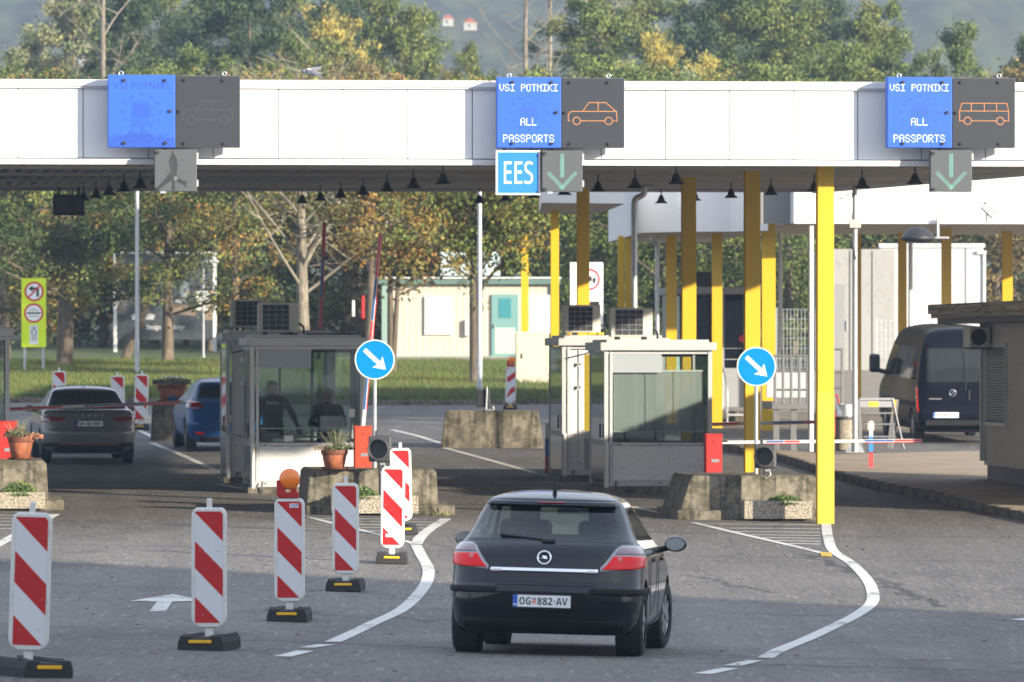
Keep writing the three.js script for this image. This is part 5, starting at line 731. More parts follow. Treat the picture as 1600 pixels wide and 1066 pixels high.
{ const t = pot(268, 628, 143.5, .32, .38, 'large terracotta planter with dark shrub behind the blue car', (t, h, r) => { part('plant', [tuft(700, .42, .16, h, [[.05, .05, .03], [.09, .08, .05], [.14, .1, .06]], .03), tuft(60, .3, .05, h + .13, [[.6, .6, .55]], .025)], M.leaf, t); }); }
// bird
{ const o = thing('bird', 'grey bird flying just above the canopy roof', 'bird', at(485, 113, 112), 0); part('body', [T(new THREE.SphereGeometry(.055, 14, 10).scale(2.0, 1, 1), 0, 0, 0, 0, 0, -.12), T(new THREE.SphereGeometry(.036, 12, 8), -.11, .02, 0), T(new THREE.ConeGeometry(.012, .04, 6), -.155, .018, 0, 0, 0, PI / 2), T(new THREE.ConeGeometry(.04, .12, 6).scale(1, 1, .35), .15, -.02, 0, 0, 0, -PI / 2 - .15)], mat([.13, .14, .17], .7), o); part('wing', extr([[-.06, 0], [.05, 0], [.19, -.1], [.22, -.13], [.1, -.09]], .012, .004).translate(-.0, .03, .05), mat([.10, .11, .14], .7), o); part('wing', T(extr([[-.06, 0], [.05, 0], [.17, .06], [.2, .1], [.02, .09]], .012, .004), 0, .0, -.06), mat([.17, .18, .2], .7), o); part('patch', T(new THREE.SphereGeometry(.03, 8, 6).scale(1.5, .5, 1), -.03, .05, .02), M.white, o); }
// large building behind the camera: its shade lies over the foreground
{ const a = 20, tl = 105; const o = thing('terminal_building', 'large flat-roofed building behind the viewer shading the foreground', 'building', V(51.8, 0, -35.5), 0); const ang = Math.atan2(10, 12); o.rotation.y = -0; o.rotation.y = Math.atan2(10, 12) * -1 + 0; o.rotation.y = -ang; 
  // local x along the roof edge (to the right and toward the viewer), local +z away from the plaza
  const L = 60, D = 42, Hh = 20; part('wall', box(L, Hh + 2, D, L / 2 - 8, Hh / 2 - 1, D / 2), M.whiteDull, o); part('parapet', box(L + .4, .6, D + .4, L / 2 - 8, Hh - .1, D / 2), M.trim, o); for (let k = 0; k < 5; k++) part('window_band', box(L - 2, 1.6, .1, L / 2 - 8, 2.2 + k * 3.6, -.06), M.glassDark, o); }
// ---------------------------------------------------------------- trees
function limb(list, a, b, r0, r1, bend = .1) { const m = a.clone().lerp(b, .5).add(V(rr(-1, 1), rr(-.3, .5), rr(-1, 1)).multiplyScalar(a.distanceTo(b) * bend)); const c = new THREE.QuadraticBezierCurve3(a, m, b), n = 5, seg = r0 > .06 ? 8 : 5; let last = a.clone(); const pos = [], uv = [], idx = [], fr = c.computeFrenetFrames(n, false);
  for (let i = 0; i <= n; i++) { const p = c.getPoint(i / n), r = lerp(r0, r1, i / n); for (let j = 0; j <= seg; j++) { const q = j / seg * PI * 2, d = fr.normals[i].clone().multiplyScalar(Math.cos(q)).addScaledVector(fr.binormals[i], Math.sin(q)); const rr2 = r * (1 + .12 * (hsh(i * 7 + j % seg, list.length) - .5)); pos.push(p.x + d.x * rr2, p.y + d.y * rr2, p.z + d.z * rr2); uv.push(j / seg, p.y * .5); } }
  for (let i = 0; i < n; i++) for (let j = 0; j < seg; j++) { const A = i * (seg + 1) + j, B = A + seg + 1; idx.push(A, A + 1, B + 1, A, B + 1, B); }
  const g = new THREE.BufferGeometry(); g.setAttribute('position', new THREE.Float32BufferAttribute(pos, 3)); g.setAttribute('uv', new THREE.Float32BufferAttribute(uv, 2)); g.setIndex(idx); g.computeVertexNormals(); list.push(g); return c; }
// skeleton: returns branch tip points
function skeleton(h, r, o) {
  const gs = [], tips = [], y0 = h * (o.clear || .3); const lean = o.lean || 0, top = V(lean * h, h * .93, rr(-.2, .2));
  const c = limb(gs, V(0, -.3, 0), top, r, r * .18, o.bend === undefined ? .03 : o.bend);
  const nb = o.branches || 13;
  for (let i = 0; i < nb; i++) {
    const t = lerp(y0 / h, .95, i / (nb - 1)), p = c.getPoint(t), a = i * 2.4 + rr(-.4, .4), len = o.spread * (1 - .62 * Math.pow(Math.abs(t - .5) * 1.6, 1.6)) * rr(.75, 1.15) * (t > .85 ? .6 : 1), up = o.up === undefined ? .45 : o.up;
    const q = p.clone().add(V(Math.cos(a) * len, len * up * rr(.6, 1.3), Math.sin(a) * len)), rb = r * .27 * (1 - t * .75) + .010;
    const b = limb(gs, p, q, rb, rb * .25, .12);
    for (let k = 1; k <= (o.twigs || 4); k++) { const s = b.getPoint(k / ((o.twigs || 4) + .3)), l2 = len * rr(.25, .5), e = s.clone().add(V(rr(-1, 1), rr(-.2, .9), rr(-1, 1)).normalize().multiplyScalar(l2)); limb(gs, s, e, rb * .4 + .006, .006, .15); tips.push(e, s.clone().lerp(e, .5)); if (o.fine) for (let m = 0; m < o.fine; m++) { const f = s.clone().lerp(e, rr(.3, .95)); limb(gs, f, f.clone().add(V(rr(-1, 1), rr(-.1, 1), rr(-1, 1)).normalize().multiplyScalar(l2 * .6)), .008, .004, .2); } }
    tips.push(q);
  }
  tips.push(top); return { gs, tips };
}
function crownGeo(tips, per, spread, size, pal, droop = 0) {
  const pos = [], col = [], nrm = [];
  for (const t of tips) { const base = pal[Math.floor(rnd() * pal.length)], kk = rr(.75, 1.25), sp = spread * rr(.6, 1.3), n = Math.round(per * rr(.6, 1.4));
    for (let i = 0; i < n; i++) {
      const g = () => (rnd() + rnd() + rnd() - 1.5) / 1.5; const p = V(t.x + g() * sp, t.y + g() * sp * .75 - droop * rnd(), t.z + g() * sp), s = size * rr(.55, 1.3);
      const a = V(rr(-1, 1), rr(-1, 1), rr(-1, 1)).normalize(), b = V(rr(-1, 1), rr(-1, 1), rr(-1, 1)).cross(a).normalize(); const c = rnd() < .08 ? pal[Math.floor(rnd() * pal.length)] : base, k = kk * rr(.75, 1.25);
      const q = [p.clone().addScaledVector(a, s), p.clone().addScaledVector(b, s * .62), p.clone().addScaledVector(a, -s), p.clone().addScaledVector(b, -s * .62)];
      for (const j of [0, 1, 2, 0, 2, 3]) { pos.push(q[j].x, q[j].y, q[j].z); col.push(c[0] * k, c[1] * k, c[2] * k); }
    } }
  const g = new THREE.BufferGeometry(); g.setAttribute('position', new THREE.Float32BufferAttribute(pos, 3)); g.setAttribute('color', new THREE.Float32BufferAttribute(col, 3)); g.computeVertexNormals(); return g;
}
const PAL = {
  olive: [[0.138, 0.163, 0.047], [0.108, 0.141, 0.039], [0.176, 0.185, 0.054], [0.086, 0.120, 0.036]], dark: [[0.050, 0.081, 0.032], [0.066, 0.098, 0.039], [0.040, 0.065, 0.030]], orange: [[0.228, 0.155, 0.050], [0.217, 0.176, 0.053], [0.157, 0.152, 0.046], [0.226, 0.127, 0.046], [0.142, 0.144, 0.045]],
  yellow: [[0.426, 0.333, 0.084], [0.367, 0.320, 0.088], [0.249, 0.242, 0.077]], green: [[0.113, 0.149, 0.044], [0.145, 0.177, 0.050], [0.090, 0.127, 0.039]], brown: [[0.152, 0.113, 0.051], [0.201, 0.147, 0.059], [0.113, 0.100, 0.047]], grey: [[0.168, 0.196, 0.101], [0.208, 0.219, 0.120], [0.249, 0.242, 0.109]], teal: [[0.194, 0.261, 0.146], [0.254, 0.295, 0.160], [0.309, 0.298, 0.116]], mixed: [[0.117, 0.142, 0.044], [0.243, 0.188, 0.056], [0.298, 0.171, 0.054], [0.086, 0.120, 0.036]],
};
M.treeLeaf = phys([1, 1, 1], .85, { vertexColors: true, specularIntensity: .25 });
function plantTree(name, label, px, Z, h, o, group) {
  const x = X(px, Z), y = gh(x, Z), t = thing(name, label, 'tree', V(x, y, -Z), o.turn || 0, group), { gs, tips } = skeleton(h, o.r || .16, o);
  if (o.fork) { const c = skeleton(h * .95, (o.r || .16) * .8, { ...o, lean: o.fork }); gs.push(...c.gs); tips.push(...c.tips); }
  part('trunk', gs, o.bark || M.bark, t); if (o.per) part('crown', crownGeo(tips, o.per, o.cl || .7, o.leaf || .055, o.pal, o.droop || 0), M.treeLeaf, t); return t;
}
const near = 'trees along the lawn';
plantTree('lawn_tree', 'thick-trunked dark green tree behind the yellow-green board', 100, 193, 8.4, { r: .26, spread: 3.4, clear: .24, branches: 15, twigs: 5, per: 108, cl: .75, pal: [...PAL.olive, ...PAL.dark, ...PAL.dark, [.16, .12, .03]], fork: .02 }, near);
plantTree('lawn_tree', 'tree with green and orange leaves in front of the billboard', 262, 197, 8.4, { r: .19, spread: 3.1, clear: .22, branches: 16, twigs: 5, per: 108, cl: .7, pal: [...PAL.mixed, ...PAL.olive, ...PAL.olive, [.2, .125, .03]], lean: .015 }, near);
plantTree('lawn_tree', 'leaning bare trunk crossing the billboard', 185, 200, 7, { r: .15, spread: 1.9, clear: .55, branches: 7, twigs: 4, lean: .36, per: 62, cl: .6, pal: PAL.olive, bend: .06 }, near);
plantTree('lawn_tree', 'pale bare-branched tree behind the officers booth', 476, 194, 8.4, { r: .23, spread: 3.6, clear: .30, branches: 22, twigs: 6, fine: 4, up: 1.0, per: 2, cl: .5, pal: PAL.orange, bark: M.barkPale }, near);
plantTree('lawn_tree', 'slim dark trunk with thin yellowing crown before the container corner', 612, 186, 8.4, { r: .11, spread: 2.3, clear: .34, branches: 15, twigs: 4, per: 35, cl: .6, leaf: .07, pal: [...PAL.mixed, ...PAL.orange], fork: .05, bend: .02 }, near);
plantTree('lawn_tree', 'forked tree with sparse yellow-green leaves before the container door', 742, 178, 8.4, { r: .14, spread: 2.4, clear: .36, up: .9, branches: 17, twigs: 5, per: 59, cl: .6, leaf: .062, pal: [...PAL.olive, [.2, .15, .035], [.18, .12, .03]], fork: .055 }, near);
plantTree('lawn_tree', 'dark slender trunk beside the raised barrier arm', 575, 204, 9.2, { r: .15, spread: 2.6, clear: .4, branches: 13, twigs: 4, per: 54, cl: .7, pal: [...PAL.orange, ...PAL.olive] }, near);
plantTree('lawn_tree', 'young orange tree between bare tree and booth roofs', 372, 208, 9.2, { r: .13, spread: 2.9, clear: .3, branches: 14, twigs: 4, per: 74, cl: .75, pal: [...PAL.orange, ...PAL.mixed] }, near);
plantTree('lawn_tree', 'bushy dark tree at the far picture edge over the booth', 8, 203, 9.2, { r: .18, spread: 3.2, clear: .12, branches: 16, twigs: 4, per: 81, cl: .8, pal: [...PAL.mixed, ...PAL.dark] }, near);
plantTree('lawn_tree', 'tree with reddish leaves behind the short sign post', 330, 222, 9.2, { r: .17, spread: 3.4, clear: .1, branches: 16, twigs: 5, per: 74, cl: .9, leaf: .1, pal: [...PAL.dark, ...PAL.olive, [.2, .12, .03]] }, near);
// wood behind: many kinds of crown, each tree a thing
const woods = 'trees of the wood behind the canopy';
const specs = [
  // px, Z, row of the top (or height of the low trees), spread, palette, words
  [-30, 240, 62, 2.6, 'brown', 'russet bushy tree at the picture edge above the canopy'], [45, 252, 28, 2.0, 'grey', 'thin greyish tree above the canopy end'], [115, 262, -60, 2.4, 'grey', 'pale feathery tree near the off sign'], [205, 250, -80, 2.4, 'dark', 'dark evergreen-looking tree above the off sign'], [290, 232, 46, 2.3, 'green', 'bright green leafy tree above the grey car sign'], [235, 236, 84, 1.6, 'olive', 'low olive bush crown behind the off sign'],
  [385, 252, -100, 2.8, 'dark', 'tall dark green tree right of the off sign'], [455, 236, 26, 2.0, 'green', 'light green tree under the flying bird'], [520, 258, -25, 2.1, 'yellow', 'yellow-topped tree above the middle panels'], [556, 238, 72, 1.7, 'brown', 'brownish tree low above the canopy edge'], [615, 246, -40, 2.5, 'olive', 'olive tree with visible pale limbs'], [350, 238, 86, 1.5, 'olive', 'small olive crown beside the grey car sign'],
  [738, 248, 38, 1.4, 'olive', 'narrow dark olive tree before the far hill'], [690, 256, 84, 1.5, 'brown', 'thin brown tree before the far hill'], [785, 250, 96, 1.4, 'grey', 'low greyish crown left of the lit car sign'], [935, 250, -40, 2.7, 'olive', 'dense olive tree behind the lit car sign'], [1035, 234, 20, 1.35, 'yellow', 'golden yellow tree above the canopy'], [1098, 232, 56, 1.5, 'yellow', 'second golden tree beside the taller golden one'], [1060, 230, 82, 1.8, 'teal', 'pale silvery bush below the golden trees'], [985, 231, 74, 1.5, 'teal', 'low silvery willow above the lit car sign'],
  [1140, 262, -80, 2.8, 'dark', 'tall dark tree with pale trunk above the canopy'], [1205, 250, -50, 2.8, 'olive', 'broad olive tree right of the dark tree'], [1300, 238, 40, 2.5, 'green', 'sunny green crown left of the minibus sign'], [1355, 256, -30, 2.4, 'olive', 'tall olive tree behind the minibus sign'], [1420, 248, 82, 1.6, 'dark', 'dark tree behind the minibus sign'], [1500, 252, 4, 1.9, 'green', 'light airy tree above the minibus outline'], [1598, 246, 26, 1.5, 'dark', 'dark conifer-like tree at the far picture edge'], [1180, 234, 96, 1.4, 'orange', 'low rusty bush crown above the canopy'],
  [150, 300, -40, 3.4, 'dark', 'farther dark tree between the feathery tree and the off sign'], [265, 312, -90, 3.8, 'olive', 'farther olive tree above the grey car sign'], [345, 296, -60, 3.4, 'dark', 'farther dark tree behind the bright green crown'], [440, 306, -80, 3.8, 'olive', 'farther olive tree over the flying bird'], [560, 300, -50, 3.4, 'dark', 'farther dark tree behind the yellow top'], [632, 294, -10, 2.8, 'olive', 'farther olive tree at the gap before the hill'], [930, 300, -30, 3.2, 'dark', 'farther dark tree right of the leafless trees'], [1015, 312, -60, 3.8, 'olive', 'farther olive tree behind the golden trees'], [1110, 300, -70, 3.8, 'dark', 'farther dark tree behind the silvery bush'], [1215, 310, -80, 3.8, 'olive', 'farther olive tree right of the tall dark tree'], [1295, 300, -40, 3.4, 'dark', 'farther dark tree behind the sunny crown'], [1375, 298, 10, 2.8, 'olive', 'farther olive tree at the gap by the minibus sign'],
  [60, 226, 12, 4.2, 'mixed', 'mixed autumn tree under the canopy edge'], [160, 230, 12.5, 4.2, 'dark', 'dark undergrowth tree behind the thick trunk'], [420, 226, 12.5, 4.2, 'olive', 'olive undergrowth tree behind the bare tree'], [540, 228, 12, 4.2, 'brown', 'brown undergrowth tree behind the raised arms'], [650, 232, 12.5, 4.2, 'mixed', 'autumn tree rising behind the container'], [770, 236, 12, 4.2, 'mixed', 'leafy tree behind the container door'], [860, 226, 12, 3.8, 'olive', 'olive tree behind the yellow columns'],
  [960, 216, 11.5, 3.8, 'green', 'green tree behind the drain pipe'], [1045, 214, 11.5, 3.8, 'green', 'green tree behind the rear booth'], [1140, 216, 11.5, 3.8, 'olive', 'olive tree above the rear booth roof'], [1240, 214, 11.5, 3.8, 'green', 'green tree behind the white drain pipe'], [1330, 224, 12, 3.8, 'olive', 'olive tree above the grey shed'], [1440, 224, 12, 3.8, 'dark', 'dark tree above the storage building'], [1560, 214, 11.5, 4, 'brown', 'brownish tree behind the kiosk roof'], [1640, 222, 12, 4, 'dark', 'dark tree behind the kiosk at the picture edge'],
];
const protoGeo = {}; let wi = 0;
for (const [px, Z, hh, sp, pal, lab] of specs) {
  const low = (hh === 12 || hh === 11.5 || hh === 12.5), h = low ? hh : Yh(hh, Z) - gh(X(px, Z), Z); const key = pal + (low ? 'L' : 'H') + (wi % 2); wi++;
  if (!protoGeo[key]) { const H0 = low ? 12 : 19, S0 = low ? 4 : 4.2, { gs, tips } = skeleton(H0, .2, { spread: S0, clear: low ? .06 : .28, branches: low ? 22 : 20, twigs: 5, up: .35 }); protoGeo[key] = [merge(gs), crownGeo(tips, low ? 96 : 120, low ? 1.0 : .85, low ? .078 : .10, PAL[pal])]; }
  const [g, c] = protoGeo[key], x = X(px, Z), t = thing('wood_tree', lab, 'tree', V(x, gh(x, Z), -Z), rnd() * 6.28, woods); const ws = sp / (low ? 4 : 4.2) * (low ? .9 : 1); t.scale.set(ws, (low ? Math.min(h, 9.5) : h) / (low ? 12 : 19), ws);
  const pale = ['grey', 'green', 'brown', 'teal'].includes(pal); const a = new THREE.Mesh(g, M.bark), b = new THREE.Mesh(c, M.treeLeaf); a.name = 'trunk'; b.name = 'crown'; for (const q of [a, b]) { q.castShadow = q.receiveShadow = true; t.add(q); }
}
for (const [px, Z, h, lab] of [[170, 240, 21, 'bare pale trunk rising above the off sign'], [832, 258, 22, 'leafless grey tree beside the lit car sign'], [865, 262, 23, 'second leafless grey tree beside the lit car sign'], [905, 266, 23, 'farther leafless tree above the lit car sign']]) plantTree('bare_tree', lab, px, Z, h, { r: .16, spread: 2.6, clear: .35, branches: 16, twigs: 5, fine: 2, up: 1.1, bark: M.barkPale }, 'leafless trees above the canopy');
{ // undergrowth that closes the view under the wood
  const tips = []; for (let i = 0; i < 620; i++) tips.push(V(rr(-22, 26), rr(0, 4.6), rr(-8, 8))); const g = crownGeo(tips, 44, 1.0, .15, [...PAL.dark, ...PAL.olive, ...PAL.brown, ...PAL.dark]); const m = struct('undergrowth', g, M.treeLeaf, 'stuff'); m.position.set(0, gh(0, 232), -236);
  const t2 = []; for (let i = 0; i < 700; i++) t2.push(V(rr(-34, 34), rr(0, 9), rr(-14, 14))); const m2 = struct('far_wood', crownGeo(t2, 30, 1.6, .26, [...PAL.grey, ...PAL.olive, ...PAL.dark]), M.treeLeaf, 'stuff'); m2.position.set(0, gh(0, 320), -330);
}
// houses on the far slope
for (const [px, py, Z, w, h, lab] of [[145, 95, 420, 3.2, 2.2, 'small far white house between tall trees'], [525, 68, 430, 2.6, 1.6, 'tiny far pale house glimpsed through leaves'], [1095, 40, 520, 3, 2, 'tiny far house with red roof on the slope']]) {}
{ const mk = (px, py, Z, w, lab, roof) => { const p = at(px, py, Z), o = thing('far_house', lab, 'house', p); o.scale.setScalar(.24); part('wall', box(w, 2.6, 5, 0, -1.2, 0), mat([.36, .35, .34], .8), o); part('roof', T(extr([[-w / 2 - .3, 0], [w / 2 + .3, 0], [0, 1.5]], 5.4, 0), 0, .1, -2.7), mat(roof, .8), o); part('window', box(.7, .8, .05, -.4, -.9, 2.53), M.dark, o); };
  mk(133, 92, 420, 3.0, 'small far white house seen between the trees over the off sign', [.22, .2, .2]); mk(735, 36, 520, 4.2, 'far house with red roof before the hill', [.35, .10, .07]); mk(700, 30, 540, 3.6, 'farther house with reddish roof half hidden by a tree', [.33, .12, .09]); mk(525, 62, 430, 2.6, 'far white gable glimpsed above the flying bird', [.4, .38, .36]); }
// ---------------------------------------------------------------- vehicles
// A body is a stack of closed plan curves. Row: [y, half width, rear z, rear rounding, rear power, front z, front rounding, front power]; forward is -z.
function shell(rows) {
  const ts = rows.map((_, i) => i), C = [...Array(8)].map((_, k) => curve(ts, rows.map(r => r[k]))), n = rows.length - 1;
  const row = t => C.map(c => c(t));
  const yT = curve(rows.map(r => r[0]), ts);
  const pt = (t, a) => {                               // a: 0 rear centre .. 1 rear corner .. 2 front corner .. 3 front centre ; sign = side
    const [y, W, zr, Dr, nr, zf, Df, nf] = row(t), s = a < 0 ? -1 : 1; a = Math.abs(a); let x, z;
    if (a <= 1) { const q = a * PI / 2; x = W * Math.pow(Math.sin(q), 2 / nr); z = zr - Dr * (1 - Math.pow(Math.max(Math.cos(q), 0), 2 / nr)); }
    else if (a <= 2) { x = W; z = lerp(zr - Dr, zf + Df, a - 1); x += .0 * (1 - Math.abs(a - 1.5) * 2); }
    else { const q = (3 - a) * PI / 2; x = W * Math.pow(Math.sin(q), 2 / nf); z = zf + Df * (1 - Math.pow(Math.max(Math.cos(q), 0), 2 / nf)); }
    return V(s * x, y, z);
  };
  const rear = (x, y) => { const [, W, zr, Dr, nr] = row(yT(y)); const q = clamp(Math.abs(x) / W, 0, .9999), si = Math.pow(q, nr / 2), co = Math.sqrt(1 - si * si); return zr - Dr * (1 - Math.pow(co, 2 / nr)); };
  const aOf = (x, y) => { const [, W, , , nr] = row(yT(y)); const q = clamp(Math.abs(x) / W, 0, 1); return Math.sign(x || 1) * Math.asin(Math.pow(q, nr / 2)) / (PI / 2); };
  const sideA = (z, y) => { const [, , zr, Dr, , zf, Df] = row(yT(y)); return 1 + clamp((zr - Dr - z) / (zr - Dr - zf - Df), 0, 1); };
  return { row, pt, rear, yT, n, aOf, sideA };
}
const AS = (() => { const a = []; for (let i = 0; i <= 18; i++) a.push(1 - Math.cos(i / 18 * PI / 2) * 1 < 0 ? 0 : i / 18); for (let i = 1; i <= 22; i++) a.push(1 + i / 22); for (let i = 1; i <= 10; i++) a.push(2 + i / 10); return a; })();
function ringA() { const r = []; for (let i = AS.length - 1; i > 0; i--) r.push(-AS[i]); for (const a of AS) r.push(a); return r; }   // front centre -> rear centre -> front centre
function loft(S, t0, t1, nt, keep, close) {          // keep(a, y, z) filters cells
  const as = ringA(), pos = [], idx = [], m = as.length;
  for (let j = 0; j <= nt; j++) { const t = lerp(t0, t1, j / nt); for (const a of as) { const p = S.pt(t, a); pos.push(p.x, p.y, p.z); } }
  for (let j = 0; j < nt; j++) for (let i = 0; i + 1 < m; i++) { const A = j * m + i, B = A + 1, c = A + m, d = c + 1; if (keep) { const t = lerp(t0, t1, (j + .5) / nt), p = S.pt(t, (as[i] + as[i + 1]) / 2); if (!keep((as[i] + as[i + 1]) / 2, p.y, p.z, p.x)) continue; } idx.push(A, B, d, A, d, c); }
  if (close) for (const [j, f] of [[0, true], [nt, false]]) { const c = pos.length / 3, p = S.pt(lerp(t0, t1, j / nt), 1.5); pos.push(0, S.row(lerp(t0, t1, j / nt))[0], 0); for (let i = 0; i + 1 < m; i++) f ? idx.push(c, j * m + i + 1, j * m + i) : idx.push(c, j * m + i, j * m + i + 1); }
  const g = new THREE.BufferGeometry(); g.setAttribute('position', new THREE.Float32BufferAttribute(pos, 3)); g.setIndex(idx); g.computeVertexNormals(); return g;
}
// a raised patch on the body between two edge lines: rows [y, aLeft, aRight]
function patch(S, edge, d = .006, nu = 14, nv = 14, dIn = -.004) {
  const ys = edge.map(e => e[0]), L = curve(ys, edge.map(e => e[1])), Rr = curve(ys, edge.map(e => e[2]));
  return quadGrid(nu, nv, (u, v) => { const y = lerp(ys[0], ys[ys.length - 1], v), a = lerp(L(y), Rr(y), u), t = S.yT(y), p = S.pt(t, a), e = .01, q = S.pt(t, a + e), r = S.pt(t, a - e), n = V(q.z - r.z, 0, -(q.x - r.x)).normalize(); if (n.dot(V(p.x, 0, p.z)) < 0) n.negate(); const edgeK = Math.min(u, 1 - u, v, 1 - v) < .001; return p.addScaledVector(n, edgeK ? dIn : d); });
}
const onRear = (S, pts, d = .006, nu = 16, nv = 10) => { // patch given in rear-view x: rows [y, x0, x1]
  return patch(S, pts.map(([y, a, b]) => [y, S.aOf(a, y), S.aOf(b, y)]), d, nu, nv);
};
const paint = (c, o = {}) => phys(c, .4, { clearcoat: .8, clearcoatRoughness: .04, specularIntensity: .1, metalness: o.metal || 0, ...o });
function cutArches(geo, arches) { const ev = new Evaluator(); ev.attributes = ['position', 'normal']; let b = new Brush(geo); b.updateMatrixWorld(); for (const [z, y, r, w] of arches) for (const s of [-1, 1]) { const c = new Brush(T(new THREE.CylinderGeometry(r, r, .34, 36), s * w, y, z, 0, 0, PI / 2)); c.updateMatrixWorld(); b = ev.evaluate(b, c, SUBTRACTION); } return b.geometry; }
M.tyre = mat([.016, .016, .017], .88); M.rimAlloy = mat([.42, .43, .45], .3, { metalness: .8 }); M.tailRed = phys([.74, .004, .006], .15, { clearcoat: .45, specularIntensity: .2 }); M.tailClear = phys([.20, .12, .13], .1, { clearcoat: 1 }); M.chrome = mat([.75, .76, .78], .12, { metalness: 1 }); M.trimBlack = phys([.012, .012, .014], .75, { specularIntensity: .35 }); M.seat = mat([.035, .036, .04], .85); M.plateWhite = mat([.72, .73, .74], .45); M.tailDark = phys([.16, .008, .012], .1, { clearcoat: 1 });
function wheel(o, x, z, r, w, steer = 0, rimM = M.rimAlloy) {
  const g = new THREE.Group(); g.name = 'wheel'; g.position.set(x, r, z); g.rotation.y = steer; o.add(g); const s = Math.sign(x);
  part('tyre', T(lathe([[r * .62, -w / 2], [r * .93, -w / 2], [r * .985, -w * .4], [r, -w * .3], [r, w * .3], [r * .985, w * .4], [r * .93, w / 2], [r * .62, w / 2]], 36), 0, 0, 0, 0, 0, PI / 2), M.tyre, g);
  const sp = []; for (let i = 0; i < 7; i++) sp.push(T(box(.03, r * .5, .06, 0, r * .34, 0), 0, 0, 0, i * PI * 2 / 7)); sp.forEach(q => q.translate(s * w * .38, 0, 0)); part('rim', [T(lathe([[r * .64, -w * .42], [r * .6, -w * .3], [r * .6, w * .3], [r * .64, w * .42], [r * .58, w * .42]], 30), 0, 0, 0, 0, 0, PI / 2), T(new THREE.CylinderGeometry(r * .58, r * .58, .02, 28), s * w * .1, 0, 0, 0, 0, PI / 2), ...sp, T(new THREE.CylinderGeometry(r * .14, r * .14, .05, 16), s * w * .4, 0, 0, 0, 0, PI / 2)], rimM, g); return g;
}
function plateTex(text, o = {}) { return canvasTex(520, 116, (x, w, h) => { x.fillStyle = '#dfe2e4'; x.fillRect(0, 0, w, h); x.fillStyle = '#1e5bb8'; x.fillRect(0, 0, 44, h); x.fillStyle = '#e8edf4'; x.font = 'bold 26px sans-serif'; x.textAlign = 'center'; x.fillText(o.cc || '', 22, 100); x.fillStyle = '#15171a'; x.font = 'bold 92px sans-serif'; x.textAlign = 'left'; let px = 56; for (const [t, pw] of text) { if (t === '#') { x.fillStyle = '#d87a6a'; x.fillRect(px + 2, 40, 36, 40); x.fillStyle = '#f0e0dc'; x.fillRect(px + 12, 50, 9, 9); x.fillRect(px + 24, 62, 9, 9); x.fillStyle = '#6a86c0'; x.fillRect(px + 4, 28, 32, 12); x.fillStyle = '#15171a'; px += 46; continue; } x.fillText(t, px, 91, pw); px += pw + 4; } x.strokeStyle = '#2a2c30'; x.lineWidth = 3; x.strokeRect(2, 2, w - 4, h - 4); }); }
function plateOn(o, S, x, y, tex, w = .52, h = .113, lift = .02, holder = M.trimBlack) { const z = S.rear(x, y) + lift; const p = part('number_plate', [rbox(w + .012, h + .022, .014, x, y - .006, z - .008, .004)], holder, o); part('plate_face', T(new THREE.PlaneGeometry(w, h), x, y, z + .002), mat([1, 1, 1], .45, { map: tex }), p); return p; }
function mirror(o, x, y, z, s, m) { part('mirror', [T(new THREE.SphereGeometry(.1, 16, 12).scale(1.05, .72, .75), x, y, z), bar(V(x - s * .06, y - .03, z), V(x - s * .17, y - .06, z - .03), .03, 8)], m, o); part('mirror_glass', T(new THREE.CircleGeometry(.082, 24).scale(1.05, .7, 1), x, y, z + .078, 0, s * -.12, 0), mat([.5, .55, .56], .03, { metalness: 1 }), o); }
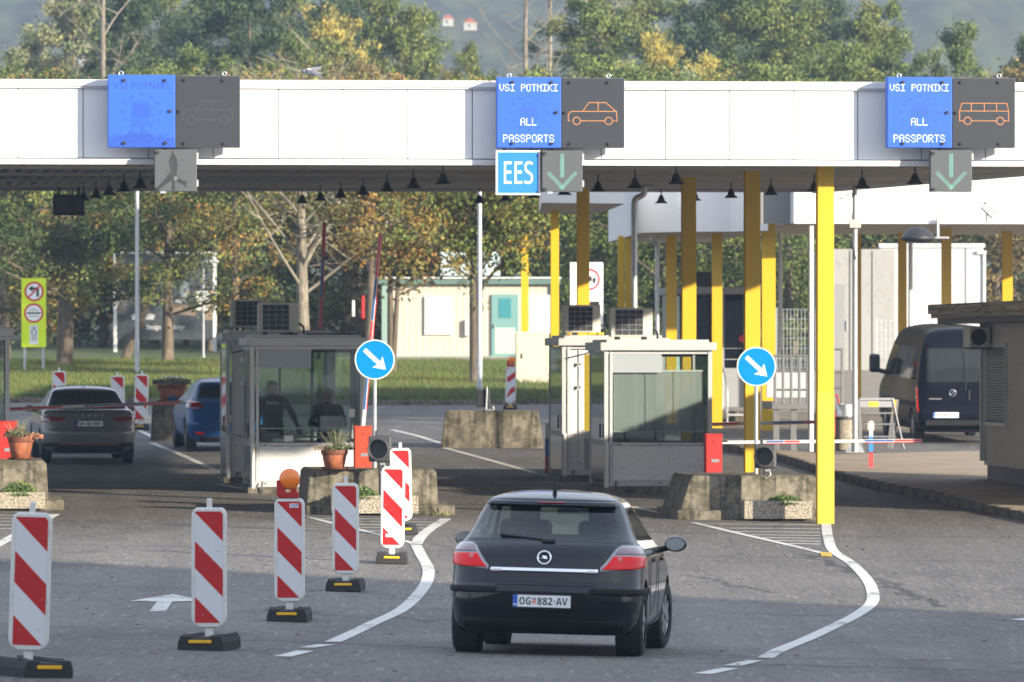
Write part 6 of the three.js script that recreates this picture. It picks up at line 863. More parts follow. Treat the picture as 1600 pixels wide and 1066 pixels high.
// surface nets over a distance field, for bodies
function isoMesh(f, lo, hi, cell) {
  const n = [0, 1, 2].map(k => Math.ceil((hi[k] - lo[k]) / cell)), nx = n[0] + 1, ny = n[1] + 1, nz = n[2] + 1, val = new Float32Array(nx * ny * nz), id = (i, j, k) => i + nx * (j + ny * k);
  for (let k = 0; k < nz; k++) for (let j = 0; j < ny; j++) for (let i = 0; i < nx; i++) val[id(i, j, k)] = f(lo[0] + i * cell, lo[1] + j * cell, lo[2] + k * cell);
  const vid = new Int32Array(nx * ny * nz).fill(-1), pos = [], idx = [];
  for (let k = 0; k < nz - 1; k++) for (let j = 0; j < ny - 1; j++) for (let i = 0; i < nx - 1; i++) {
    let cnt = 0, sx = 0, sy = 0, sz = 0; const c = (a, b, d) => val[id(i + a, j + b, k + d)];
    for (const [a, b] of [[[0, 0, 0], [1, 0, 0]], [[0, 1, 0], [1, 1, 0]], [[0, 0, 1], [1, 0, 1]], [[0, 1, 1], [1, 1, 1]], [[0, 0, 0], [0, 1, 0]], [[1, 0, 0], [1, 1, 0]], [[0, 0, 1], [0, 1, 1]], [[1, 0, 1], [1, 1, 1]], [[0, 0, 0], [0, 0, 1]], [[1, 0, 0], [1, 0, 1]], [[0, 1, 0], [0, 1, 1]], [[1, 1, 0], [1, 1, 1]]]) { const u = c(...a), v = c(...b); if ((u < 0) !== (v < 0)) { const t = u / (u - v); sx += lerp(a[0], b[0], t); sy += lerp(a[1], b[1], t); sz += lerp(a[2], b[2], t); cnt++; } }
    if (cnt) { vid[id(i, j, k)] = pos.length / 3; pos.push(lo[0] + (i + sx / cnt) * cell, lo[1] + (j + sy / cnt) * cell, lo[2] + (k + sz / cnt) * cell); }
  }
  const quad = (a, b, c, d, flip) => { if (a < 0 || b < 0 || c < 0 || d < 0) return; flip ? idx.push(a, c, b, a, d, c) : idx.push(a, b, c, a, c, d); };
  for (let k = 1; k < nz - 1; k++) for (let j = 1; j < ny - 1; j++) for (let i = 1; i < nx - 1; i++) {
    const v = val[id(i, j, k)] < 0;
    if (v !== (val[id(i + 1, j, k)] < 0)) quad(vid[id(i, j - 1, k - 1)], vid[id(i, j, k - 1)], vid[id(i, j, k)], vid[id(i, j - 1, k)], !v);
    if (v !== (val[id(i, j + 1, k)] < 0)) quad(vid[id(i - 1, j, k - 1)], vid[id(i - 1, j, k)], vid[id(i, j, k)], vid[id(i, j, k - 1)], !v);
    if (v !== (val[id(i, j, k + 1)] < 0)) quad(vid[id(i - 1, j - 1, k)], vid[id(i, j - 1, k)], vid[id(i, j, k)], vid[id(i - 1, j, k)], !v);
  }
  const g = new THREE.BufferGeometry(); g.setAttribute('position', new THREE.Float32BufferAttribute(pos, 3)); g.setIndex(idx); g.computeVertexNormals(); return g;
}
const smin = (a, b, k) => { const h = clamp(.5 + .5 * (b - a) / k, 0, 1); return lerp(b, a, h) - k * h * (1 - h); };
function capsules(bones, k) { return (x, y, z) => { let d = 1e9; for (const [a, b, r0, r1, sx = 1] of bones) { const px = x - a[0], py = y - a[1], pz = z - a[2], bx = b[0] - a[0], by = b[1] - a[1], bz = b[2] - a[2], t = clamp((px * bx + py * by + pz * bz) / (bx * bx + by * by + bz * bz + 1e-9), 0, 1), q = Math.hypot((px - bx * t) / sx, py - by * t, pz - bz * t) - lerp(r0, r1, t); d = d > 1e8 ? q : smin(d, q, k); } return d; }; }
M.skin = mat([.50, .30, .22], .6); M.navy = mat([.016, .02, .03], .8); M.hair = mat([.03, .022, .018], .7);
// a person from joints; local origin between the feet (or the seat's floor), facing -z
function person(label, p, turn, J, o = {}) {
  const t = thing('person', label, 'person', p, turn); const c = J.chest, pv = J.pelvis, hd = J.head, nk = J.neck;
  const B = [[pv, c, .125, .15, 1.25], [[c[0] - .15, c[1] + .08, c[2]], [c[0] + .15, c[1] + .08, c[2]], .085, .085], [[c[0], c[1] + .1, c[2]], nk, .07, .055], [nk, hd, .05, .06]];
  for (const s of ['L', 'R']) { const sh = J['sh' + s], el = J['el' + s], ha = J['ha' + s]; B.push([sh, el, .062, .05], [el, ha, .048, .032]); const hp = J['hip' + s], kn = J['kn' + s], an = J['an' + s]; if (hp) B.push([hp, kn, .088, .06], [kn, an, .06, .042], [an, [an[0], an[1] - .04, an[2] - .14], .045, .035]); if (o.hands) { const d = [ha[0] - el[0], ha[1] - el[1], ha[2] - el[2]], L = Math.hypot(...d); const q = k => [ha[0] + d[0] / L * k, ha[1] + d[1] / L * k, ha[2] + d[2] / L * k]; B.push([ha, q(.07), .034, .034]); for (let f = 0; f < 4; f++) { const b = q(.08), e = q(.15 - .012 * Math.abs(f - 1.4)); b[0] += (f - 1.5) * .02; e[0] += (f - 1.5) * .024; e[1] -= .02; B.push([b, e, .0115, .009]); } const th = q(.05), te = q(.09); te[0] += (s === 'L' ? 1 : -1) * .05; B.push([th, te, .013, .010]); } }
  const all = capsules(B, .045), head = (x, y, z) => { const dx = x - hd[0], dy = y - hd[1], dz = z - hd[2]; let d = (Math.hypot(dx / .078, dy / .115, dz / .098) - 1) * .08; const fz = dz * o.face; d = smin(d, Math.hypot(dx * 1.3, dy + .012, dz + .102) - .016, .02); d = smin(d, Math.hypot(Math.abs(dx) - .08, dy * .7, dz - .005) - .018, .012); return d; };
  const f = (x, y, z) => smin(all(x, y, z), head(x, y, z), .03), lo = [1e9, 1e9, 1e9], hi = [-1e9, -1e9, -1e9]; for (const [a, b, r0, r1] of B) for (const q of [a, b]) for (let k = 0; k < 3; k++) { lo[k] = Math.min(lo[k], q[k] - .25); hi[k] = Math.max(hi[k], q[k] + .25); }
  const g = isoMesh(f, lo, hi, o.cell || .016).toNonIndexed(); const ps = g.attributes.position, col = []; const hands = ['L', 'R'].map(s => J['ha' + s]);
  for (let i = 0; i < ps.count; i += 3) { const x = (ps.getX(i) + ps.getX(i + 1) + ps.getX(i + 2)) / 3, y = (ps.getY(i) + ps.getY(i + 1) + ps.getY(i + 2)) / 3, z = (ps.getZ(i) + ps.getZ(i + 1) + ps.getZ(i + 2)) / 3; const skin = y > nk[1] + .01 || hands.some((h, k) => { const e = J['el' + 'LR'[k]]; return (x - h[0]) * (h[0] - e[0]) + (y - h[1]) * (h[1] - e[1]) + (z - h[2]) * (h[2] - e[2]) > 0 && Math.hypot(x - h[0], y - h[1], z - h[2]) < .2; }); const q = skin ? [.46, .27, .19] : (o.cloth || [.014, .017, .027]); for (let k = 0; k < 3; k++) col.push(...q); }
  g.setAttribute('color', new THREE.Float32BufferAttribute(col, 3)); part('body', g, mat([1, 1, 1], .78, { vertexColors: true }), t);
  if (o.cap) part('cap', [T(new THREE.SphereGeometry(.098, 20, 10, 0, 7, 0, 1.55).scale(.98, .86, 1.1), hd[0], hd[1] + .03, hd[2]), T(new THREE.CylinderGeometry(.1, .1, .012, 20, 1, false, PI / 2, PI), hd[0], hd[1] + .035, hd[2] - .06)], M.navy, t); else part('hair', T(new THREE.SphereGeometry(.09, 20, 12, 0, 7, 0, 1.9).scale(.95, 1.15, 1.15), hd[0], hd[1] + .02, hd[2] + .012, .35), M.hair, t);
  if (!o.noFace) { part('eye', [-1, 1].map(s => T(new THREE.SphereGeometry(.011, 8, 6), hd[0] + s * .031, hd[1] + .008, hd[2] - .088)), M.black, t); part('mouth', box(.045, .008, .01, hd[0], hd[1] - .055, hd[2] - .089), mat([.3, .1, .08], .6), t); }
  return t;
}
// ------------------------------------------------ the black hatchback
{
  const rows = [ // y, W, zr, Dr, nr, zf, Df, nf
    [.19, .76, 1.92, .48, 3.6, -1.95, .55, 2.6], [.26, .805, 2.02, .50, 3.6, -2.02, .55, 2.6], [.36, .835, 2.075, .55, 3.0, -2.08, .6, 2.6], [.46, .848, 2.105, .56, 3.0, -2.11, .6, 2.6], [.55, .855, 2.112, .58, 2.9, -2.11, .62, 2.6], [.605, .857, 2.10, .58, 2.9, -2.08, .62, 2.6],
    [.64, .858, 2.06, .56, 2.9, -2.05, .64, 2.5], [.74, .858, 2.03, .57, 2.85, -1.93, .66, 2.4], [.85, .856, 1.99, .56, 2.8, -1.62, .7, 2.4], [.93, .838, 1.945, .56, 2.75, -1.32, .6, 2.4], [.985, .80, 1.885, .55, 2.7, -1.06, .5, 2.4],
    [1.03, .765, 1.80, .50, 2.8, -.93, .45, 2.6], [1.12, .716, 1.67, .46, 2.7, -.66, .42, 2.8], [1.22, .675, 1.545, .42, 2.7, -.42, .4, 2.8], [1.31, .632, 1.44, .38, 2.7, -.2, .38, 2.8], [1.355, .604, 1.40, .36, 2.8, -.08, .36, 2.8], [1.385, .575, 1.37, .36, 2.8, 0, .36, 2.8], [1.42, .50, 1.2, .4, 2.6, .12, .36, 2.6], [1.45, .37, .95, .4, 2.4, .25, .3, 2.4], [1.463, .17, .75, .2, 2.2, .36, .2, 2.2]];
  const S = shell(rows), zR = 1.32, zF = -1.294;
  const pr = ong(727, 1016.5), pr2 = ong(989, 1026.5), yaw = -R(5.6), mid = pr.clone().add(pr2).multiplyScalar(.5);
  const roll = Math.atan2(gh(mid.x + .74, -mid.z) - gh(mid.x - .74, -mid.z), 1.48), fwd = V(-Math.sin(yaw), 0, -Math.cos(yaw)), org = mid.clone().addScaledVector(fwd, zR); org.y = gy(mid) ;
  const fy = gh(mid.x + fwd.x * 2.6, -(mid.z + fwd.z * 2.6)), pitch = Math.atan2(fy - org.y, 2.6);
  const car = thing('black_hatchback', 'black five-door hatchback driving towards the booths', 'car', org, yaw); car.rotation.order = 'YXZ'; car.rotation.z = roll; car.rotation.x = pitch; car.position.y += (fy - org.y) * .5; car.scale.setScalar(.985);
  const P = paint([.007, .0075, .012]);
  const tBelt = S.yT(.985); let low = loft(S, 0, tBelt, 44, null, true); low = cutArches(low, [[zR, .32, .37, .80], [zF, .32, .37, .80]]); low = toCreasedNormals(low, .6);
  part('body', low, P, car);
  // upper body: glass cells are left out and built as panes
  const isRear = (a, y) => Math.abs(a) < .60 + (1.31 - y) * .25 && y > 1.035 && y < 1.315, isSide = (a, y, z) => Math.abs(a) > .93 && Math.abs(a) < 2.2 && y > 1.0 && y < 1.335 && z < 1.30 - (y - 1.0) * 1.3 && z > -.72 + (y - 1.0) * 1.65, isWind = (a, y) => Math.abs(a) > 2.25 && y > 1.02 && y < 1.34;
  const pillar = (a, y, z) => isSide(a, y, z) && ((z > .86 - (y - 1) * .25 && z < .93 - (y - 1) * .25) || (z > -.05 && z < .06));
  const glass = (a, y, z) => isRear(a, y) || (isSide(a, y, z) && !pillar(a, y, z)) || isWind(a, y);
  part('roof_and_pillars', loft(S, tBelt, S.n, 60, (a, y, z) => !glass(a, y, z)), P, car);
  part('rear_window', loft(S, tBelt, S.n, 60, (a, y) => isRear(a, y)), M.glassCar, car); part('windscreen', loft(S, tBelt, S.n, 60, (a, y) => isWind(a, y) && !isRear(a, y)), M.glassCar, car);
  for (const s of [-1, 1]) part('side_window', loft(S, tBelt, S.n, 60, (a, y, z) => a * s > 0 && isSide(a, y, z) && !pillar(a, y, z)), M.glassCar, car);
  part('roof_cap', [T(new THREE.SphereGeometry(.2, 16, 6).scale(1.1, .03, 1.4), 0, 1.46, .55)], P, car);
  part('glass_frit', onRear(S, [[1.0, -.75, .75], [1.035, -.70, .70]], .004, 30, 3), M.black, car);
  // hatch cut lines, lights, trim
  for (const s of [-1, 1]) {
    const inner = curve([.752, .775, .80, .85, .92, .98, 1.0], [.50, .482, .498, .538, .588, .634, .67]), outer = curve([.752, .775, .80, .83, .92, .98, 1.0], [.50, .72, .985, 1.06, 1.05, 1.0, .93]);
    const mk = (y0, y1, d, g = 0) => patch(S, [0, .15, .3, .5, .7, .85, 1].map(t => { const y = lerp(y0, y1, t), ou = outer(y), o2 = y < .80 ? Math.min(S.aOf(Math.min(ou, .83), y), 1) : ou; return [y, s * S.aOf(inner(y) + g, y), s * (o2 - g * .6)]; }), d, 18, 12);
    const tl = part('tail_light', mk(.752, 1.0, .010), M.aluDark, car); part('red_lens', mk(.766, .905, .015, .010), M.tailRed, tl); part('clear_lens', mk(.906, .988, .015, .010), M.tailClear, tl);
    const gl = s * .77; part('bulb_reflector', T(new THREE.SphereGeometry(.028, 14, 10).scale(1, 1, .35), s * .66, .862, S.rear(.66, .862) + .012), phys([.7, .16, .16], .12, { clearcoat: 1 }), tl);
    part('bumper_strip', patch(S, [[.545, s * S.aOf(.40, .545), s * 1.22], [.608, s * S.aOf(.40, .608), s * 1.22]], .016, 34, 6), M.trimBlack, car);
    for (const z of [.42, -.55]) part('door_handle', rbox(.03, .035, .17, s * .862, .85, z, .012), P, car);
    for (const z of [.86, -.06]) part('door_seam', box(.006, .5, .01, s * .866, .6, z), M.black, car);
    part('hatch_seam', patch(S, [[.662, s * S.aOf(.50, .662), s * S.aOf(.506, .662)], [.75, s * S.aOf(.462, .75), s * S.aOf(.468, .75)]], .003, 2, 6), M.black, car);
    mirror(car, s * .975, .985, -.62, s, P);
    for (const z of [zR, zF]) wheel(car, s * .752, z, .316, .205, z === zF ? -.12 : 0);
    for (const z of [zR, zF]) part('arch_liner', T(new THREE.CylinderGeometry(.365, .365, .2, 30, 1, true), s * .72, .32, z, 0, 0, PI / 2), M.black, car);
  }
  part('chrome_strip', onRear(S, [[.742, -.49, .49], [.782, -.484, .484]], .02, 40, 8), M.chrome, car);
  part('hatch_seam', [onRear(S, [[.655, -.50, .50], [.661, -.50, .50]], .003, 20, 2)], M.black, car);
  { // plate recess
    const z = S.rear(0, .5); part('plate_recess', [onRear(S, [[.385, -.36, .36], [.585, -.42, .42]], .003, 20, 8)], M.trimBlack, car);
    plateOn(car, S, 0.0, .485, plateTex([['OG', 112], ['#', 0], ['882', 140], ['·', 20], ['AV', 104]], { cc: 'HR' }), .52, .113, .03); }
  { // emblem: ring with a lightning flash
    const z = S.rear(0, .87) + .012, e = part('emblem', [T(new THREE.TorusGeometry(.058, .009, 10, 36), 0, .87, z, -.28)], M.chrome, car); part('flash', T(extr([[-.085, -.002], [-.01, -.008], [-.022, .018], [.085, .004], [.02, .01], [.028, -.018]], .01, .002), 0, .87, z - .006, -.28), M.chrome, e); }
  part('badge', [T(box(.1, .018, .006), .42, .752, S.rear(.42, .752) + .022), T(box(.09, .018, .006), -.42, .752, S.rear(.42, .752) + .022)], M.steel, car);
  part('rear_spoiler', onRear(S, [[1.325, -.58, .58], [1.35, -.56, .56], [1.372, -.54, .54]], .05, 30, 8), P, car); part('brake_light', onRear(S, [[1.345, -.13, .13], [1.368, -.13, .13]], .058, 10, 4), mat([.30, .02, .02], .3), car);
  part('wiper', [bar(V(-.02, 1.03, S.rear(0, 1.03) + .02), V(-.42, 1.065, S.rear(.4, 1.065) + .02), .012), rbox(.12, .035, .05, .02, 1.02, S.rear(0, 1.02) + .02, .012)], M.black, car);
  part('antenna', [T(lathe([[.0, 0], [.022, 0], [.012, .05], [.006, .12], [0, .14]], 10), 0, 1.435, 1.12, .3)], M.black, car);
  part('exhaust', [T(new THREE.CylinderGeometry(.035, .035, .2, 16, 1, true), -.42, .235, 1.86, PI / 2 + .1, .2, 0), rbox(.34, .1, .3, -.4, .27, 1.6, .05)], M.steel, car); part('valance', onRear(S, [[.19, -.70, .70], [.33, -.74, .74]], .008, 30, 6), M.trimBlack, car); part('underbody', [box(1.4, .12, 3.6, 0, .26, 0), cyl(.05, .05, 1.4, 0, .3, zR, 10, 0, 0, PI / 2)], M.black, car);
  // interior
  for (const [x, z] of [[-.36, -.1], [.36, -.1]]) part('front_seat', [rbox(.48, .62, .16, x, .88, z + .12, .06, -.15), rbox(.28, .18, .1, x, 1.26, z + .2, .045, -.1)], M.seat, car); part('rear_seat', [rbox(1.2, .42, .16, 0, .86, .98, .06, -.2), rbox(.24, .13, .09, -.38, 1.1, 1.05, .04), rbox(.24, .13, .09, .38, 1.1, 1.05, .04)], M.seat, car); part('rear_mirror', rbox(.22, .06, .03, .0, 1.27, -.35, .02), M.black, car); part('dashboard', rbox(1.3, .16, .4, 0, .96, -.75, .06), M.seat, car); part('parcel_shelf', box(1.2, .02, .5, 0, .99, 1.4), M.seat, car);
  car.updateMatrixWorld(true);
  const dp = car.localToWorld(V(-.36, .30, -.08)); const dr = person('driver seen as a dark silhouette through the hatchback rear window', dp, yaw, { pelvis: [0, .24, 0], chest: [0, .62, .06], neck: [0, .78, .04], head: [0, .93, 0], shL: [-.19, .68, .05], elL: [-.24, .5, -.2], haL: [-.16, .56, -.42], shR: [.19, .68, .05], elR: [.24, .5, -.2], haR: [.16, .56, -.42], hipL: [-.09, .22, 0], knL: [-.12, .3, -.42], anL: [-.12, .06, -.7], hipR: [.09, .22, 0], knR: [.12, .3, -.42], anR: [.12, .06, -.7] }, { hands: true, cloth: [.03, .03, .035], cell: .018, noFace: false });
  part('steering_wheel', T(new THREE.TorusGeometry(.18, .016, 8, 24), -.36, .93, -.52, -.5), M.black, car);
}
// ------------------------------------------------ other vehicles
function simpleCar(name, label, px, Z, yaw, rows, o) {
  const S = shell(rows), x = X(px, Z), car = thing(name, label, o.cat || 'car', V(x, gh(x, Z), -Z), yaw), zR = o.zR, zF = o.zF, r = o.r || .33, P = o.paint; car.rotation.order = 'YXZ';
  car.rotation.x = Math.atan2(gh(x, Z + 2) - gh(x, Z - 2), 4); car.rotation.z = Math.atan2(gh(x + 1, Z) - gh(x - 1, Z), 2);
  const tB = S.yT(o.belt); let low = loft(S, 0, tB, 40, null, true); low = toCreasedNormals(cutArches(low, [[zR, r, r + .05, o.track + .05], [zF, r, r + .05, o.track + .05]]), .6); part('body', low, P, car);
  const gl = o.glass; part('roof_and_pillars', loft(S, tB, S.n, 60, (a, y, z, xx) => !gl(a, y, z, xx)), P, car); part('rear_window', loft(S, tB, S.n, 60, (a, y, z, xx) => gl(a, y, z, xx) && Math.abs(a) < .92), o.pane || M.glassDark, car); part('windscreen', loft(S, tB, S.n, 60, (a, y, z, xx) => gl(a, y, z, xx) && Math.abs(a) > 2.2), o.pane || M.glassDark, car);
  for (const s of [-1, 1]) { part('side_window', loft(S, tB, S.n, 60, (a, y, z, xx) => a * s > 0 && gl(a, y, z, xx) && Math.abs(a) >= .92 && Math.abs(a) <= 2.2), o.pane || M.glassDark, car); for (const z of [zR, zF]) wheel(car, s * o.track, z, r, .21, z === zF ? (o.steer || 0) : 0, o.rim || M.rimAlloy); if (o.mir) mirror(car, s * o.mir[0], o.mir[1], o.mir[2], s, o.mirM || P); }
  part('underbody', box(o.track * 1.7, .12, (zR - zF) * 1.3, 0, .28, (zR + zF) / 2), M.black, car); return { car, S, P };
}
{ // grey liftback
  const rows = [[.2, .68, 2.12, .4, 3.6, -2.1, .5, 2.6], [.3, .84, 2.26, .46, 3.4, -2.25, .55, 2.6], [.42, .89, 2.32, .5, 3.3, -2.32, .6, 2.6], [.6, .905, 2.335, .54, 3.2, -2.3, .62, 2.6], [.7, .905, 2.30, .54, 3.2, -2.2, .64, 2.5], [.82, .90, 2.27, .56, 3.1, -1.95, .7, 2.4], [.95, .885, 2.22, .58, 3.0, -1.5, .65, 2.4], [1.02, .85, 2.12, .56, 3.0, -1.15, .5, 2.4], [1.06, .80, 1.96, .5, 2.9, -1.0, .45, 2.6], [1.14, .755, 1.66, .44, 2.8, -.8, .42, 2.8], [1.26, .69, 1.3, .4, 2.8, -.5, .4, 2.8], [1.37, .63, 1.0, .38, 2.8, -.2, .38, 2.8], [1.42, .56, .8, .4, 2.6, 0, .36, 2.6], [1.46, .40, .5, .36, 2.4, .1, .3, 2.4], [1.472, .16, .3, .15, 2.2, .16, .1, 2.2]];
  const glass = (a, y, z) => (Math.abs(a) < .70 && y > 1.075 && y < 1.39) || (Math.abs(a) > .95 && Math.abs(a) < 2.2 && y > 1.06 && y < 1.375 && z < 1.5 - (y - 1) * 1.9 && z > -.7 + (y - 1) * 1.5 && !(z > .1 && z < .2)) || (Math.abs(a) > 2.25 && y > 1.06 && y < 1.38);
  const { car, S, P } = simpleCar('grey_liftback', 'grey liftback car waiting behind the lowered barrier in the shade', 127, 131, R(7.5), rows, { belt: 1.03, zR: 1.42, zF: -1.27, r: .33, track: .79, paint: paint([.155, .155, .15], { metalness: .25 }), glass, pane: M.glassDark, mir: [.98, 1.0, -.55] });
  for (const s of [-1, 1]) { const t = part('tail_light', patch(S, [[.80, s * S.aOf(.60, .80), s * 1.02], [.84, s * S.aOf(.47, .84), s * 1.06], [.90, s * S.aOf(.42, .9), s * 1.06], [.915, s * S.aOf(.5, .915), s * 1.02]], .01, 16, 8), M.tailDark, car); part('reflector', patch(S, [[.33, s * S.aOf(.5, .33), s * .98], [.42, s * S.aOf(.56, .42), s * .9]], .006, 8, 4), M.trimBlack, car); part('corner_vent', patch(S, [[.50, s * .9, s * .97], [.68, s * .92, s * .98]], .006, 4, 8), M.black, car); }
  part('red_light_bar', onRear(S, [[.385, -.52, .52], [.405, -.53, .53]], .014, 24, 3), mat([.5, .02, .03], .3), car); part('diffuser', onRear(S, [[.22, -.62, .62], [.375, -.66, .66]], .01, 24, 6), M.trimBlack, car); part('spoiler', onRear(S, [[1.025, -.72, .72], [1.05, -.7, .7]], .05, 24, 5), P, car); part('hatch_seam', onRear(S, [[.655, -.5, .5], [.664, -.5, .5]], .004, 16, 2), M.black, car);
  plateOn(car, S, 0, .78, plateTex([['MS', 118], ['·', 24], ['BJ', 90], ['·', 20], ['599', 140]], { cc: 'SLO' }), .52, .113, .016);
  const font = await new (await import('three/addons/loaders/FontLoader.js')).FontLoader().loadAsync('fonts/droid/droid_sans_bold.typeface.json'); const { TextGeometry } = await import('three/addons/geometries/TextGeometry.js');
  'SKODA'.split('').forEach((ch, i) => { const x = -.24 + i * .12; part('letter', new TextGeometry(ch, { font, size: .032, depth: .004 }).translate(x - .012, .925, S.rear(x, .93) + .004), M.chrome, car); });
  part('antenna', T(new THREE.ConeGeometry(.03, .06, 8).scale(.6, 1, 1.6), 0, 1.47, .55), M.black, car);
}
{ // blue hatchback
  const rows = [[.2, .68, 1.88, .4, 3.4, -1.9, .5, 2.6], [.3, .82, 2.0, .48, 3.2, -2.0, .55, 2.6], [.42, .87, 2.07, .52, 3.1, -2.08, .6, 2.6], [.58, .89, 2.10, .56, 3.0, -2.08, .62, 2.6], [.72, .895, 2.06, .58, 2.9, -1.95, .64, 2.5], [.86, .89, 2.02, .6, 2.8, -1.65, .7, 2.4], [.98, .862, 1.96, .6, 2.7, -1.2, .6, 2.4], [1.05, .81, 1.86, .56, 2.7, -.95, .5, 2.6], [1.15, .74, 1.68, .48, 2.6, -.7, .42, 2.8], [1.28, .67, 1.46, .42, 2.6, -.4, .4, 2.8], [1.38, .61, 1.34, .38, 2.7, -.1, .38, 2.8], [1.42, .56, 1.28, .38, 2.7, 0, .36, 2.8], [1.46, .46, 1.0, .4, 2.5, .15, .34, 2.6], [1.485, .2, .6, .2, 2.3, .3, .15, 2.2]];
  const glass = (a, y, z) => (Math.abs(a) < .62 && y > 1.1 && y < 1.34) || (Math.abs(a) > .98 && Math.abs(a) < 2.2 && y > 1.05 && y < 1.39 && z < 1.15 - (y - 1) * .9 && z > -.7 + (y - 1) * 1.5 && !(z > .1 && z < .2)) || (Math.abs(a) > 2.25 && y > 1.05 && y < 1.38);
  const { car, S, P } = simpleCar('blue_hatchback', 'bright blue hatchback half hidden by the shaded booth', 347, 137.5, R(8), rows, { belt: 1.03, zR: 1.28, zF: -1.33, r: .33, track: .775, paint: paint([.008, .075, .25], { metalness: .2, clearcoat: .5 }), glass, pane: M.glassDark, mir: [.98, 1.03, -.6], mirM: M.black });
  for (const s of [-1, 1]) { const t = part('tail_light', patch(S, [[.88, s * S.aOf(.60, .88), s * 1.03], [.92, s * S.aOf(.56, .92), s * 1.05], [1.0, s * S.aOf(.60, 1.0), s * 1.05], [1.04, s * S.aOf(.66, 1.04), s * 1.0]], .012, 14, 8), M.tailDark, car); part('red_lens', patch(S, [[.985, s * S.aOf(.62, .985), s * 1.02], [1.03, s * S.aOf(.66, 1.03), s * 1.0]], .018, 10, 5), M.tailRed, t); part('reflector', patch(S, [[.36, s * S.aOf(.56, .36), s * S.aOf(.72, .36)], [.43, s * S.aOf(.56, .43), s * S.aOf(.74, .43)]], .012, 6, 4), M.tailRed, car); }
  part('bumper_skirt', onRear(S, [[.22, -.6, .6], [.33, -.66, .66]], .01, 20, 5), M.trimBlack, car); part('spoiler', onRear(S, [[1.38, -.55, .55], [1.42, -.5, .5]], .06, 20, 5), P, car); plateOn(car, S, -.02, .70, plateTex([['ZG', 110], ['·', 30], ['31', 90]], { cc: 'HR' }), .52, .113, .016);
}
M.vanGlass = phys([.05, .06, .065], .03, { transmission: .6, thickness: 0, ior: 1.3 });
{ // dark van
  const rows = [[.28, .86, 2.80, .2, 5, -2.7, .4, 3], [.4, .93, 2.92, .22, 5, -2.85, .45, 3], [.6, .955, 2.94, .24, 5, -2.92, .5, 3], [.7, .96, 2.88, .24, 5, -2.9, .5, 3], [1.0, .965, 2.86, .26, 4.6, -2.78, .55, 3], [1.15, .962, 2.85, .26, 4.6, -2.45, .5, 3], [1.25, .955, 2.84, .26, 4.6, -2.15, .4, 3], [1.5, .93, 2.82, .26, 4.4, -1.85, .36, 3], [1.8, .885, 2.78, .26, 4.2, -1.5, .34, 3], [2.05, .83, 2.72, .28, 4, -1.2, .34, 3], [2.2, .76, 2.64, .32, 3.6, -.95, .34, 2.8], [2.29, .62, 2.5, .4, 3, -.7, .34, 2.6], [2.34, .36, 2.2, .4, 2.6, -.4, .3, 2.4], [2.35, .15, 1.8, .2, 2.2, 0, .2, 2.2]];
  const glass = (a, y, z, x) => (Math.abs(a) < .9 && Math.abs(x) > .05 && Math.abs(x) < .78 && y > 1.24 && y < 1.92) || (Math.abs(a) > 1 && Math.abs(a) < 2.2 && y > 1.28 && y < 1.9 && z < 2.35 && z > -1.55 + (y - 1.28) * .75 && !(z > 1.02 && z < 1.1) && !(z > -.42 && z < -.3)) || (Math.abs(a) > 2.25 && y > 1.24 && y < 2.0);
  const { car, S, P } = simpleCar('dark_van', 'dark navy passenger van seen from behind beside the kiosk', 1474, 144, R(5.4), rows, { cat: 'van', belt: 1.2, zR: 1.95, zF: -1.75, r: .34, track: .84, paint: paint([.003, .004, .009], { clearcoat: .12 }), glass, pane: M.vanGlass }); for (const q of [-1, 1]) part('mirror_housing', [rbox(.22, .38, .16, q * 1.16, 1.5, -1.75, .06), bar(V(q * 1.1, 1.36, -1.75), V(q * .93, 1.32, -1.7), .05)], M.black, car);
  car.scale.setScalar(1.05);
  for (const s of [-1, 1]) { const t = part('tail_light', patch(S, [[.62, s * .82, s * 1.02], [1.14, s * .84, s * 1.02]], .014, 8, 10), M.tailRed, car); part('clear_lens', patch(S, [[.84, s * .83, s * 1.02], [.98, s * .835, s * 1.02]], .02, 6, 4), M.tailClear, t); part('rear_reflector', patch(S, [[.40, s * S.aOf(.58, .4), s * S.aOf(.76, .4)], [.46, s * S.aOf(.58, .46), s * S.aOf(.76, .46)]], .012, 5, 3), M.tailRed, car); part('door_hinge', T(rbox(.05, .06, .05, 0, 0, 0, .01), s * .88, 1.75, S.rear(.86, 1.75)), P, car); part('side_trim', [box(.02, .09, 4.2, s * .966, .78, .3)], M.trimBlack, car); }
  part('door_gap', [box(.012, 1.7, .01, 0, 1.2, S.rear(0, 1.2) + .006)], M.black, car); part('door_handle', [rbox(.03, .2, .03, .06, .98, S.rear(.06, .98) + .02, .01)], M.black, car); part('emblem', [T(new THREE.TorusGeometry(.065, .008, 8, 28), -.27, 1.02, S.rear(.27, 1.02) + .012), ...[0, 1, 2].map(i => T(box(.01, .065, .01, 0, .032, 0), -.27, 1.02, S.rear(.27, 1.02) + .012, 0, 0, i * PI * 2 / 3))], M.chrome, car); part('badge', box(.26, .025, .006, -.62, .90, S.rear(.62, .9) + .006), M.chrome, car); part('rear_step', [rbox(1.7, .12, .12, 0, .42, 2.93, .03)], M.trimBlack, car);
  plateOn(car, S, -.42, .58, plateTex([['KR', 112], ['#', 0], ['B4', 92], ['18L', 120]], { cc: 'HR' }), .52, .113, .02); part('exhaust', T(new THREE.CylinderGeometry(.03, .03, .2, 12, 1, true), -.4, .3, 2.8, PI / 2), M.steel, car);
}
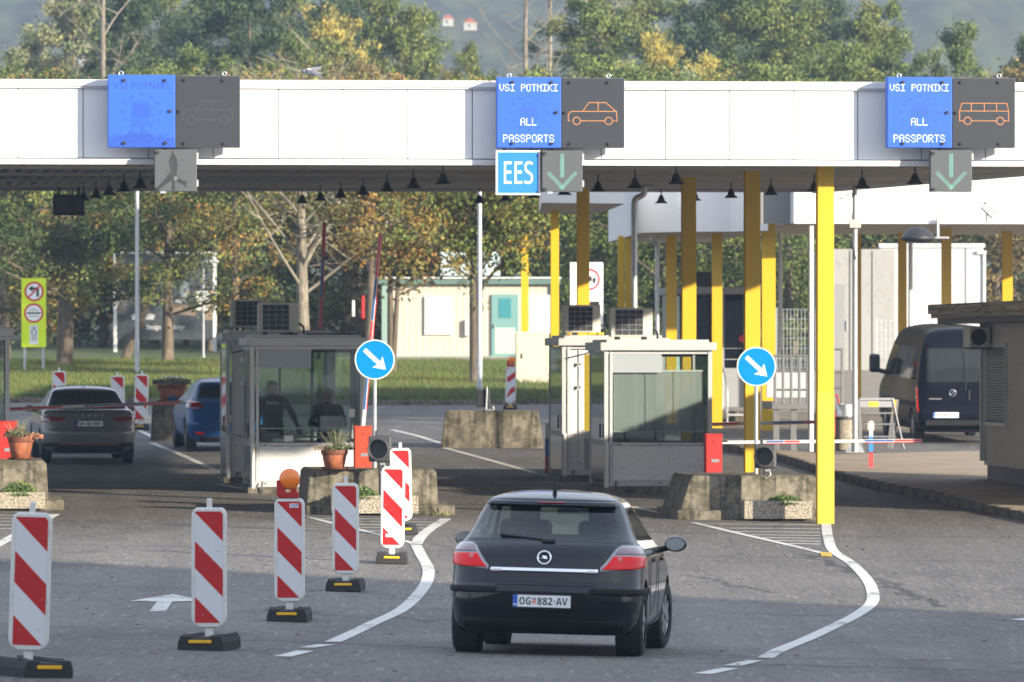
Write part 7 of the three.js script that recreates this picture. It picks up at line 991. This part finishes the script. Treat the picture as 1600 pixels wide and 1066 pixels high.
// ------------------------------------------------ people in the booth
{
  const Z = 114.9, p = V(X(426, Z), bl1.gy0 + .165, -Z);
  const a = person('officer in dark jacket lettered POLICIJA standing with back to the window', p, PHI - .12, { pelvis: [0, .98, 0], chest: [.01, 1.30, -.03], neck: [0, 1.5, -.04], head: [-.01, 1.63, -.06], shL: [-.2, 1.40, -.02], elL: [-.27, 1.14, .02], haL: [-.24, .92, -.06], shR: [.2, 1.40, -.03], elR: [.34, 1.15, -.06], haR: [.42, .94, -.22], hipL: [-.1, .95, 0], knL: [-.11, .52, -.02], anL: [-.11, .09, 0], hipR: [.1, .95, 0], knR: [.11, .52, -.02], anR: [.11, .09, 0] }, { hands: true, cap: true });
  const t = canvasTex(256, 72, (x, w, h) => { x.fillStyle = '#20242e'; x.fillRect(0, 0, w, h); x.fillStyle = '#f2f4f6'; x.font = 'bold 54px sans-serif'; x.textAlign = 'center'; x.fillText('POLICIJA', w / 2, 54, 236); });
  part('back_lettering', quadGrid(12, 1, (u, v) => { const q = (u - .5) * .9; return V(.01 + Math.sin(q) * .26, 1.315 + v * .085, .150 - .19 * (1 - Math.cos(q)) + .0); }), mat([1, 1, 1], .6, { map: t }), a);
  const Z2 = 115.7, p2 = V(X(512, Z2), bl1.gy0 + .165, -Z2);
  person('officer in dark uniform facing the window behind the booth desk', p2, PHI + PI, { pelvis: [0, .80, .05], chest: [0, 1.16, .02], neck: [0, 1.36, 0], head: [0, 1.50, -.03], shL: [-.2, 1.26, .02], elL: [-.29, 1.0, -.1], haL: [-.14, .98, -.32], shR: [.2, 1.26, .02], elR: [.29, 1.0, -.1], haR: [.14, .98, -.32], hipL: [-.1, .78, .05], knL: [-.13, .5, -.2], anL: [-.13, .1, -.1], hipR: [.1, .78, .05], knR: [.13, .5, -.2], anR: [.13, .1, -.1] }, { hands: true, cap: true });
}
// ------------------------------------------------ trees behind the viewer, mirrored in the car windows
{ let i = 0; for (const [x, z, h] of [[-58, 40, 19], [-44, 36, 21], [-31, 34, 20], [-20, 30, 22], [-9, 28, 20], [1, 30, 22], [11, 34, 19], [22, 38, 20], [-72, 44, 20]]) { const k = Object.keys(protoGeo), [g, c] = protoGeo[k[(i * 3 + 1) % k.length]], t = thing('roadside_tree', ['leafy tree', 'tall tree', 'round tree', 'dense tree', 'airy tree', 'broad tree', 'young tree', 'old tree', 'bushy tree'][i++] + ' of the row behind the viewer', 'tree', V(x, .4, z), i, 'trees behind the viewer'); t.scale.set(1.6, h / 14, 1.6); const a = new THREE.Mesh(g, M.bark), b = new THREE.Mesh(c, M.treeLeaf); a.name = 'trunk'; b.name = 'crown'; t.add(a, b); } }
renderer.render(scene, camera);
